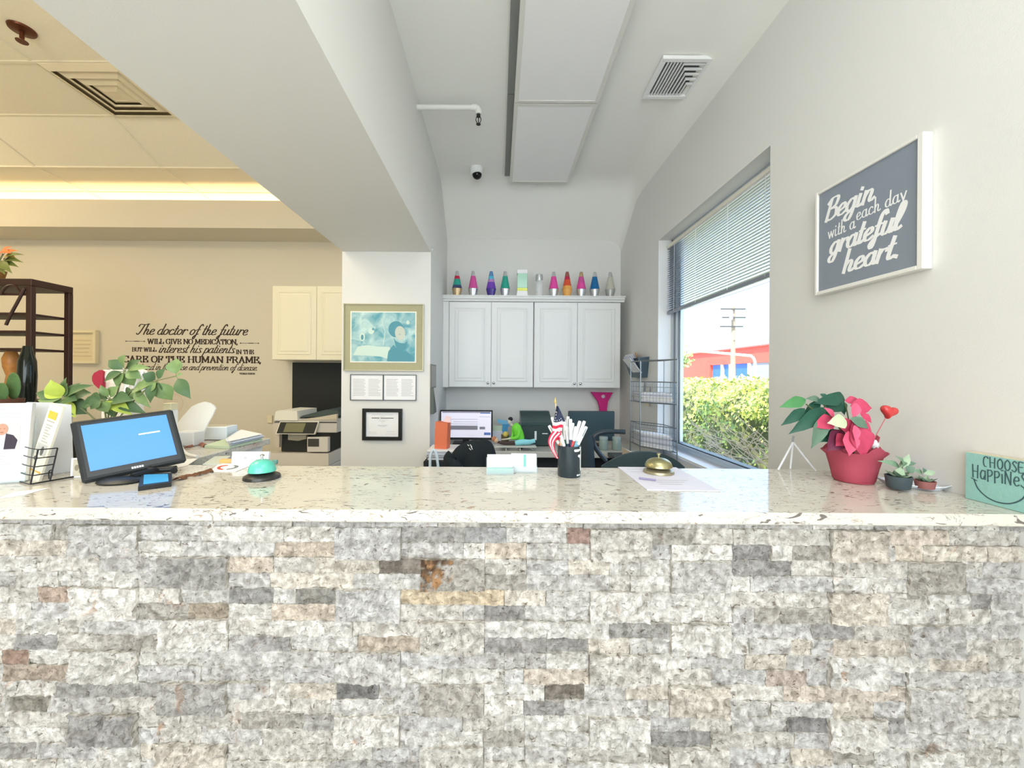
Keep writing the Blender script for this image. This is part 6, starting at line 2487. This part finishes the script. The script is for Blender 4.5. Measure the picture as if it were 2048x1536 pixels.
m = MB()
m._add(inset((.02, .05), (.98, .95), .001), [(0, 1, 2, 3)])
m.build('panel_glass', M_copd, pnl)
m = MB()
m._add(inset((.18, .16), (.68, .88), .002), [(0, 1, 2, 3)])
m.build('touch_display', mat('copier_lcd', (128, 126, 92), .4), pnl)
m = MB()
a, c_ = cp(576, 868), cp(612, 882)
m.prism([(a[0], c_[1] + .01), (a[0] + .1, c_[1]), (c_[0], c_[1] + .02), (c_[0], a[1]), (a[0], a[1])], DC + .0, DC + .05)
m.build('output_tray', mat('copier_tray', (150, 146, 130), .5), t)
m = MB()
bx(m, 615, 874, 656.5, 904, DC - .01, DC + .045)
m.build('finisher_door', mat('copier_white2', (226, 220, 210), .5), t)
m = MB()
bx(m, 617, 877, 639, 893, DC - .012, DC - .0101, 0)
m.build('side_display', mat('copier_display2', (70, 68, 66), .4), t)

# ---- wall lettering
YD = YL - .0006


def wl(px, py):
    p = U(px, py, YL)
    return p


mL = MB(TR((0, YL, 0)))
PX = YL / F


def wt(txt, font, x0, x1, yb, h, wtk, slant=0.0, thin=.4, track=0.0):
    a = U(x0, yb, YL)
    e = U(x1, yb, YL)
    write(mL, txt, font, a.x, (a.z + e.z) / 2, h * PX, wtk * PX, width=e.x - a.x, slant=slant, thin=thin, track=track)


wt('The doctor of the future', SCR, 272, 494, 669.5, 21, 2.7, .42, .5)
wt('WILL GIVE NO MEDICATION,', CAP, 295, 476, 688, 9.5, 2.5, 0, .35)
wt('BUT WILL', CAP, 264, 313, 703, 8, 2.0, 0, .35)
wt('interest his patients', SCR, 317, 468, 705.5, 18, 2.3, .42, .5)
wt('IN THE', CAP, 472, 508, 708, 8.2, 2.0, 0, .35)
wt('CARE OF THE HUMAN FRAME,', CAP, 246, 523, 725, 12, 3.2, 0, .4)
wt('in diet and in the cause and prevention of disease.', SCR, 250, 515, 740, 13.5, 1.6, .42, .55)
wt('THOMAS EDISON', CAP, 479, 510, 749, 3.2, .9, 0, .6)
for (xa, xb2, y) in ((251, 290, 682.5), (480, 518, 686.5)):
    a, b = U(xa, y, YL), U(xb2, y, YL)
    zc_ = (a.z + b.z) / 2
    for (k0, k1, hh) in ((0, 1, .0022), (0, .06, .006), (.94, 1, .006), (.45, .7, .004)):
        x0_, x1_ = a.x + (b.x - a.x) * k0, a.x + (b.x - a.x) * k1
        mL._add([(x0_, -.0006, zc_ - hh), (x1_, -.0006, zc_ - hh), (x1_, -.0006, zc_ + hh), (x0_, -.0006, zc_ + hh)], [(0, 1, 2, 3)])
tag(mL.build('wall_lettering', mat('decal_brown', (52, 38, 30), .7)), 'dark brown quotation lettering about the doctor of the future on the beige wall', 'wall lettering')

# ---- cream frame on the beige wall
t, M, W, H = picture('wall_plaque', 'cream square plaque in a cream frame on the beige wall, left of the lettering', 'picture', (140, 661, 199, 727), YL - .001, .03, .05, mat('plaque_cream', (228, 216, 182), .6))
m = MB(M).box(.03, W - .03, -.02, -.002, .03, H - .03)
m.build('panel', mat('plaque_panel', (222, 208, 172), .8, bump=.6, bscale=120), t)
m = MB(M)
for k in range(5):
    z_ = .08 + k * .045
    m.box(.06 + .01 * (k % 2), W - .07 - .012 * ((k * 3) % 4), -.023, -.0201, z_, z_ + .012)
m.build('raised_line', mat('plaque_line', (206, 190, 154), .8), t)
# faint round seal
c_ = U(347, 806, YL)
m = MB()
for (r0, r1) in ((.105, .112), (.085, .088)):
    A, B2 = [], []
    for i in range(37):
        a = 2 * math.pi * i / 36
        A.append((c_.x + r0 * math.cos(a), YL - .0006, c_.z + r0 * math.sin(a)))
        B2.append((c_.x + r1 * math.cos(a), YL - .0006, c_.z + r1 * math.sin(a)))
    m.sheet([A, B2])
for k in range(4):
    z_ = c_.z - .04 + k * .025
    m._add([(c_.x - .05, YL - .0006, z_), (c_.x + .05 - .01 * (k % 2), YL - .0006, z_), (c_.x + .05, YL - .0006, z_ + .006), (c_.x - .05, YL - .0006, z_ + .006)], [(0, 1, 2, 3)])
tag(m.build('round_seal', mat('seal_rose', (206, 182, 156), .8)), 'faint round seal printed low on the beige wall above the rounded white panel', 'wall seal')
q = U(541, 838, YL)
tag(MB().box(q.x - .03, q.x + .03, YL - .02, YL - .001, q.z - .045, q.z + .045, .004).build('wall_socket', mat('socket_cream', (224, 212, 182), .5)), 'cream wall socket beside the copier', 'socket')

# ---- sprinkler and vent on the tile ceiling
q = Vector((-2.99, 2.50, ZL))
t = thing('ceiling_sprinkler', 'dark bronze sprinkler on the tiled ceiling at the upper left', 'sprinkler', tuple(q))
M_brz = mat('bronze_dark', (92, 48, 26), .35, .5)
MB().lathe([(.012, -.022), (.062, -.012), (.066, -.001)], q, 24).build('plate', M_brz, t, True)
m = MB().lathe([(.011, -.075), (.013, -.022)], q, 12)
m.lathe([(.028, -.082), (.030, -.078), (.010, -.074)], q, 16)
m.build('head', M_brz, t, True)
t = thing('ceiling_diffuser', 'square stepped air diffuser on the tiled ceiling at the left', 'vent', (-2.92, 3.045, ZL))
M_dif = mat('diffuser_cream', (222, 208, 176), .5)
for k in range(4):
    hw = .285 - .064 * k
    m = MB()
    A = [(hw, -.004 - .006 * k), (hw - .006, -.012 - .004 * k), (hw - .044, -.034 - .002 * k), (hw - .050, -.030)]
    vs, fs = [], []
    for (h_, z_) in A:
        for (sx_, sy_) in ((-1, -1), (1, -1), (1, 1), (-1, 1)):
            vs.append((-2.92 + h_ * sx_, 3.045 + h_ * sy_, ZL + z_))
    for r_ in range(len(A) - 1):
        for i in range(4):
            j = (i + 1) % 4
            fs.append((r_ * 4 + i, r_ * 4 + j, r_ * 4 + 4 + j, r_ * 4 + 4 + i))
    m._add(vs, fs)
    m.build('louvre_ring', M_dif, t)
MB().box(-2.92 - .05, -2.92 + .05, 3.045 - .05, 3.045 + .05, ZL - .036, ZL - .026, .002).build('centre_plate', M_dif, t)
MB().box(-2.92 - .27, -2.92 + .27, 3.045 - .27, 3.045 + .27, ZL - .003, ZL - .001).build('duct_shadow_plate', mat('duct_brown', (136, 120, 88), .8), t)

# ---- plant stand at the far left
DS = 3.0
M_st = mat('stand_brown', (50, 26, 18), .5)
t = thing('plant_stand', 'dark brown plant stand with curved brackets at the left edge', 'plant stand', tuple(U(20, 900, DS)))
xr_ = U(62, 600, DS).x
xp = U(51, 600, DS).x
xl_ = xr_ - .75


def zz_(py):
    return U(40, py, DS).z


m = MB().box(xl_, xr_, DS, DS + .30, zz_(571), zz_(557), .004)
m.build('top_board', M_st, t)
for (a, b, c_, d_) in ((xp, xr_, DS, DS + .035), (xp, xr_, DS + .265, DS + .30), (xl_, xl_ + .04, DS, DS + .035), (xl_, xl_ + .04, DS + .265, DS + .30)):
    MB().box(a, b, c_, d_, 0.0005, zz_(571) - .0004, .003).build('post', M_st, t)
for py in (588, 627, 663, 698):
    MB().box(xl_ + .041, xp - .0005, DS + .005, DS + .295 if py > 620 else DS + .02, zz_(py + 2.2), zz_(py - 2.2), .002).build('shelf', M_st, t)
m = MB()
m.tube(smooth_path([tuple(U(12, 650, DS)), tuple(U(22, 628, DS)), tuple(U(34, 606, DS)), tuple(U(50, 576, DS))], 5), .010, 6)
m.tube(smooth_path([tuple(U(2, 588, DS)), tuple(U(12, 574, DS)), tuple(U(28, 571, DS)), tuple(U(44, 588, DS))], 5), .009, 6)
m.build('bracket', M_st, t)
zsh = zz_(695.8) + .0005
# things on it
q = U(54, 800, DS - .2)
t = thing('dark_vase', 'tall dark glossy vase on a pedestal beside the plant stand', 'vase', (q.x, DS - .2, 0))
zv0 = U(54, 812, DS - .2).z
zv1 = U(54, 692, DS - .2).z
hv = zv1 - zv0
MB().lathe([(.03, zv0), (.045, zv0 + hv * .1), (.05, zv0 + hv * .5), (.046, zv0 + hv * .75), (.030, zv0 + hv * .9), (.022, zv0 + hv)], (q.x, DS - .2, 0), 20).build('vase_body', mat('vase_black', (18, 26, 22), .12), t, True)
MB().lathe([(.10, .0005), (.10, .02), (.03, .05), (.03, zv0 - .06), (.09, zv0 - .03), (.09, zv0 - .0005)], (q.x, DS - .2, 0), 20).build('pedestal', M_st, t, True)
q = U(22, 760, DS + .1)
t = thing('amber_vase', 'amber patterned vase standing in the plant stand', 'vase', (q.x, DS + .1, zz_(800)))
zb5 = U(22, 800, DS + .1).z
MB().box(xl_ + .041, xp - .0005, DS + .005, DS + .295, zb5 - .02, zb5 - .001).build('lower_shelf', M_st, bpy.data.objects['plant_stand'])
hv = U(22, 703, DS + .1).z - zb5
MB().lathe([(.03, 0), (.05, hv * .08), (.034, hv * .35), (.026, hv * .5), (.045, hv * .68), (.05, hv * .85), (.03, hv)], (q.x, DS + .1, zb5 + .0005), 20).build('vase_body', mat('vase_amber', (176, 120, 60), .4, var=.5, vscale=30), t, True)
q = U(27, 800, 2.5)
t = thing('potted_cactus', 'round-paddled green cactus in front of the plant stand', 'plant', (q.x, 2.5, 0))
for (px, py, rx_, rz_, dd) in ((27, 772, .046, .085, 0), (4, 785, .04, .06, -.05)):
    p = U(px, py, 2.5 + dd)
    MB().ball(tuple(p), rx_, .012, rz_, 18, 12).build('paddle', mat('cactus_green', (78, 112, 66), .7, bump=.8, bscale=70, var=.2, vscale=40), t, True)
pz_ = U(27, 797, 2.5).z
MB().lathe([(.06, .0), (.065, .01), (.085, .13), (.078, .13), (.001, .115)], (q.x - .03, 2.48, pz_ - .13), 20).build('pot', mat('pot_brown', (96, 62, 44), .7), t, True)
MB().lathe([(.13, .0005), (.13, .03), (.03, .06), (.03, pz_ - .17), (.11, pz_ - .16), (.11, pz_ - .1305)], (q.x - .03, 2.48, 0), 20).build('pedestal', M_st, t, True)
# poinsettia on the top board
q = U(0, 545, DS + .1)
t = thing('potted_plant', 'orange-topped leafy plant on the top of the plant stand', 'plant', (q.x, DS + .1, zz_(557)))
xq = U(-4, 545, DS + .1).x
MB().lathe([(.05, .0005), (.07, .09), (.064, .09), (.001, .08)], (xq - .06, DS + .12, zz_(557)), 20).build('pot', mat('pot_amber', (150, 104, 50), .6), t, True)
for i, (x0, y0, x1, y1, w_, c_) in enumerate(((8, 520, 45, 507, 12, 1), (8, 520, 44, 523, 12, 1), (6, 525, 36, 533, 12, 1), (2, 522, 22, 545, 16, 1), (8, 510, 34, 500, 12, 0), (4, 508, 22, 492, 12, 0), (0, 505, 20, 505, 14, 0), (0, 520, -25, 510, 16, 1), (0, 512, -20, 496, 14, 0), (4, 525, 8, 548, 16, 1), (10, 512, 30, 514, 12, 2))):
    mt = [mat('flower_orange', (226, 120, 50), .6, var=.2, vscale=60), mat('foliage_olive', (112, 122, 58), .6, var=.2, vscale=60), mat('foliage_yellow', (216, 190, 90), .6)][c_]
    MB().leaf(U(x0, y0, DS + .1), U(x1, y1, DS + .05 + .02 * (i % 3)), w_ * DS / F, (0, -.8, .5), curl=.12, fold=.1).build('petal' if c_ != 1 else 'leaf', mt, t, True)
m = MB().tube([(xq - .06, DS + .12, zz_(557) + .08), tuple(U(4, 522, DS + .1))], .006, 6)
m.tube([(xq - .06, DS + .12, zz_(557) + .08), tuple(U(6, 508, DS + .09))], .005, 6)
m.build('stem', MATS['stem_olive'], t, True)

# ================================================================== OUTSIDE THE WINDOW
struct('ground', MB().box(XR + T + .01, 90, -6, 120, -.12, -.02), mat('pavement', (196, 190, 180), .9, var=.08, vscale=2), 'pale pavement outside the window')
t = thing('hedge', 'sunlit yellow-green clipped hedge right outside the office window, with bare twigs low down', 'hedge', (3.6, 6, -.02))
rh = np.random.RandomState(5)
m = MB()
# dark woody core following a lumpy box
rows = []
for i in range(40):
    y = 2.6 + 9.0 * i / 39
    row = []
    for (x, z) in ((2.75, 0), (2.78, .5), (2.8, 1.0), (2.95, 1.25), (3.3, 1.30), (3.9, 1.28), (4.3, 1.0), (4.3, 0)):
        k = .07 * math.sin(y * 3.1 + z * 4) + .05 * math.sin(y * 7.7 + x * 5)
        row.append((x + k, y, z + (.5 * k if z > 1.1 else 0) - .02))
    rows.append(row)
m.sheet(rows)
m.build('inner_mass', mat('hedge_core', (112, 118, 72), .95, bump=1, bscale=12, var=.5, vscale=6), t)


def leafcloud(name, n, fx, mats_, parent, size=(.02, .045)):
    V = np.zeros((n * 4, 3))
    for k in range(n):
        cpt, nrm = fx()
        d = rh.randn(3)
        d /= np.linalg.norm(d)
        u = np.cross(nrm + .9 * rh.randn(3), d)
        u /= np.linalg.norm(u) + 1e-9
        v = np.cross(u, nrm + .3 * rh.randn(3))
        v /= np.linalg.norm(v) + 1e-9
        L = rh.uniform(*size)
        Wd = L * rh.uniform(.28, .42)
        V[k * 4 + 0] = cpt
        V[k * 4 + 1] = cpt + u * L * .5 + v * Wd
        V[k * 4 + 2] = cpt + u * L
        V[k * 4 + 3] = cpt + u * L * .5 - v * Wd
    me = bpy.data.meshes.new(name)
    me.from_pydata(V.tolist(), [], [(4 * k, 4 * k + 1, 4 * k + 2, 4 * k + 3) for k in range(n)])
    for q in mats_:
        me.materials.append(q)
    mi = rh.choice(len(mats_), n, p=[.42, .33, .25] if len(mats_) == 3 else None)
    me.polygons.foreach_set('material_index', mi.astype(np.int32))
    off = Vector(parent.location)
    me.transform(Matrix.Translation(-off))
    o = bpy.data.objects.new(name, me)
    COL.objects.link(o)
    o.parent = parent
    return o


def hedge_pt():
    y = rh.uniform(2.9, 11)
    r_ = rh.rand()
    if r_ < .68:
        z = rh.uniform(.15, 1.34)
        # sparse zone low and near: bare twigs show
        if y < 5.6 and z < .95 and rh.rand() < .5:
            z = rh.uniform(.95, 1.34)
        if y < 4.9 and z < .8 and rh.rand() < .55:
            z = rh.uniform(1.0, 1.36)
        lump = .10 * math.sin(y * 4.3) * math.sin(z * 5.1) + .05 * math.sin(y * 11 + z * 9)
        x = 2.66 + lump - abs(rh.randn()) * .03
        if z > 1.15:
            x += (z - 1.15) * .8
        return np.array([x, y, z]), np.array([-1, 0, .3])
    x = rh.uniform(2.75, 4.2)
    return np.array([x, y, 1.33 + .03 * math.sin(x * 6 + y * 5) + rh.uniform(-.03, .05)]), np.array([0, 0, 1])


LG = [mat('hedge_yellow', (226, 226, 112), .6), mat('hedge_green', (184, 200, 98), .6), mat('hedge_olive', (146, 170, 96), .6)]  # three leaf greens, mixed at random
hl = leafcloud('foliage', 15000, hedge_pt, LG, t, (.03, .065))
m = MB()
for k in range(230):
    y = rh.uniform(3.4, 5.2)
    z = rh.uniform(.15, .8)
    a = rh.uniform(-.9, .9)
    L = rh.uniform(.25, .6)
    p0 = Vector((2.66, y, z))
    p1 = p0 + Vector((rh.uniform(-.14, -.02), L * math.cos(a) * (1 if rh.rand() > .4 else -1), L * math.sin(a) * .7 + .08))
    mid = (p0 + p1) / 2 + Vector((rh.uniform(-.04, 0), rh.uniform(-.05, .05), rh.uniform(-.05, .05)))
    m.tube(smooth_path([tuple(p0), tuple(mid), tuple(p1)], 3), .0055, 4, .0022)
m.build('twigs', mat('twig_pale', (206, 182, 150), .8), t)

# red building with blue doors
XBd = 24.0
t = thing('garage_building', 'red building with blue doors across the street, seen above the hedge', 'building', (28, 50, -.02))
zB0, zB1 = CAMZ + 1.50, CAMZ + 2.98
m = MB().box(XBd, XBd + 10, 30, 90, zB0, zB1)
m.box(XBd + .3, XBd + 10, 30, 90, -.02, zB0)
m.box(XBd, XBd + .3, 45.3, 90, -.02, zB0)
m.build('wall', mat('paint_red', (226, 84, 66), .7), t)
MB().box(XBd - .25, XBd + 10.2, 29.8, 90.2, zB1 + .001, zB1 + .12).build('roof_edge', mat('roof_red', (206, 96, 84), .7), t)
for (y0, y1) in ((43.2, 45.1), (41.7, 42.8), (38.6, 41.2)):
    MB().box(XBd + .2, XBd + .295, y0, y1, -.02, zB0 - .01).build('door', mat('door_blue', (44, 96, 186), .5), t)
for (y0, y1) in ((42.85, 43.15), (41.25, 41.65), (38.1, 38.5)):
    MB().box(XBd + .0, XBd + .295, y0, y1, -.02, zB0 - .01).build('pillar', mat('pillar_pale', (214, 214, 220), .6), t)
MB().box(XBd + .1, XBd + .295, 32, 38.0, -.02, zB0 - .01).build('shutter', mat('shutter_grey', (136, 142, 146), .6), t)

# utility pole
dp = 34.0
px_ = (1466 - CX) * dp / F
t = thing('utility_pole', 'wooden utility pole with three crossarms in front of the red building', 'utility pole', (px_, dp, -.02))
ztp = U(1466, 613, dp).z
MB().tube([(px_, dp, -.02), (px_ - .02, dp, ztp)], .24, 12, .13).build('pole', mat('pole_wood', (150, 138, 112), .85, var=.25, vscale=3), t, True)
for (y, xa, xb2) in ((618, 1442, 1491), (635, 1445, 1491), (653, 1441, 1486)):
    a, b = U(xa, y, dp - .25), U(xb2, y, dp - .25)
    MB().box(a.x, b.x, dp - .30, dp - .16, (a.z + b.z) / 2 - .05, (a.z + b.z) / 2 + .05).build('crossarm', mat('arm_grey', (70, 70, 68), .8), t)
a = U(1467, 680, dp - .2)
MB().tube(smooth_path([tuple(a), tuple(U(1474, 676, dp - .3)), tuple(U(1482, 672, dp - .4))], 4), .04, 6).build('bracket', M_grey, t)
MB().lathe([(.14, 0), (.16, .1), (.16, .7), (.1, .8)], tuple(U(1462, 640, dp - .3)), 12).build('transformer', M_grey, t, True)
a, b = U(1250, 655, 20), U(1700, 508, 20)
m = MB().tube([a, (a + b) / 2 + Vector((0, 0, -.08)), b], .018, 5)
tag(m.build('power_line', mat('cable_dark', (90, 92, 100), .7)), 'single power line crossing the sky just below the blind', 'cable')

# white pipe rail
t_ = MB().tube(smooth_path([tuple(U(1300, 694, 8)), tuple(U(1384, 701, 8)), tuple(U(1490, 710.5, 8)), tuple(U(1503, 713, 8)), tuple(U(1509, 722, 8)), tuple(U(1510, 745, 8)), (U(1510, 745, 8).x, 8, -.02)], 6), .026, 10)
tag(t_.build('pipe_frame', mat('pipe_white', (240, 232, 214), .5), None, True), 'bent white pipe frame rising behind the hedge', 'pipe frame')
q = U(1357, 712, 26)
t = thing('distant_tree', 'small green tree at the far left beyond the hedge', 'tree', (q.x, 26, -.02))
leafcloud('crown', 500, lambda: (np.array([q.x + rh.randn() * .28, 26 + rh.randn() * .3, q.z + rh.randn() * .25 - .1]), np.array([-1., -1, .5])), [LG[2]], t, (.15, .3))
MB().tube([(q.x, 26, -.02), (q.x, 26, q.z)], .08, 8).build('trunk', mat('trunk_brown', (110, 90, 70), .9), t)
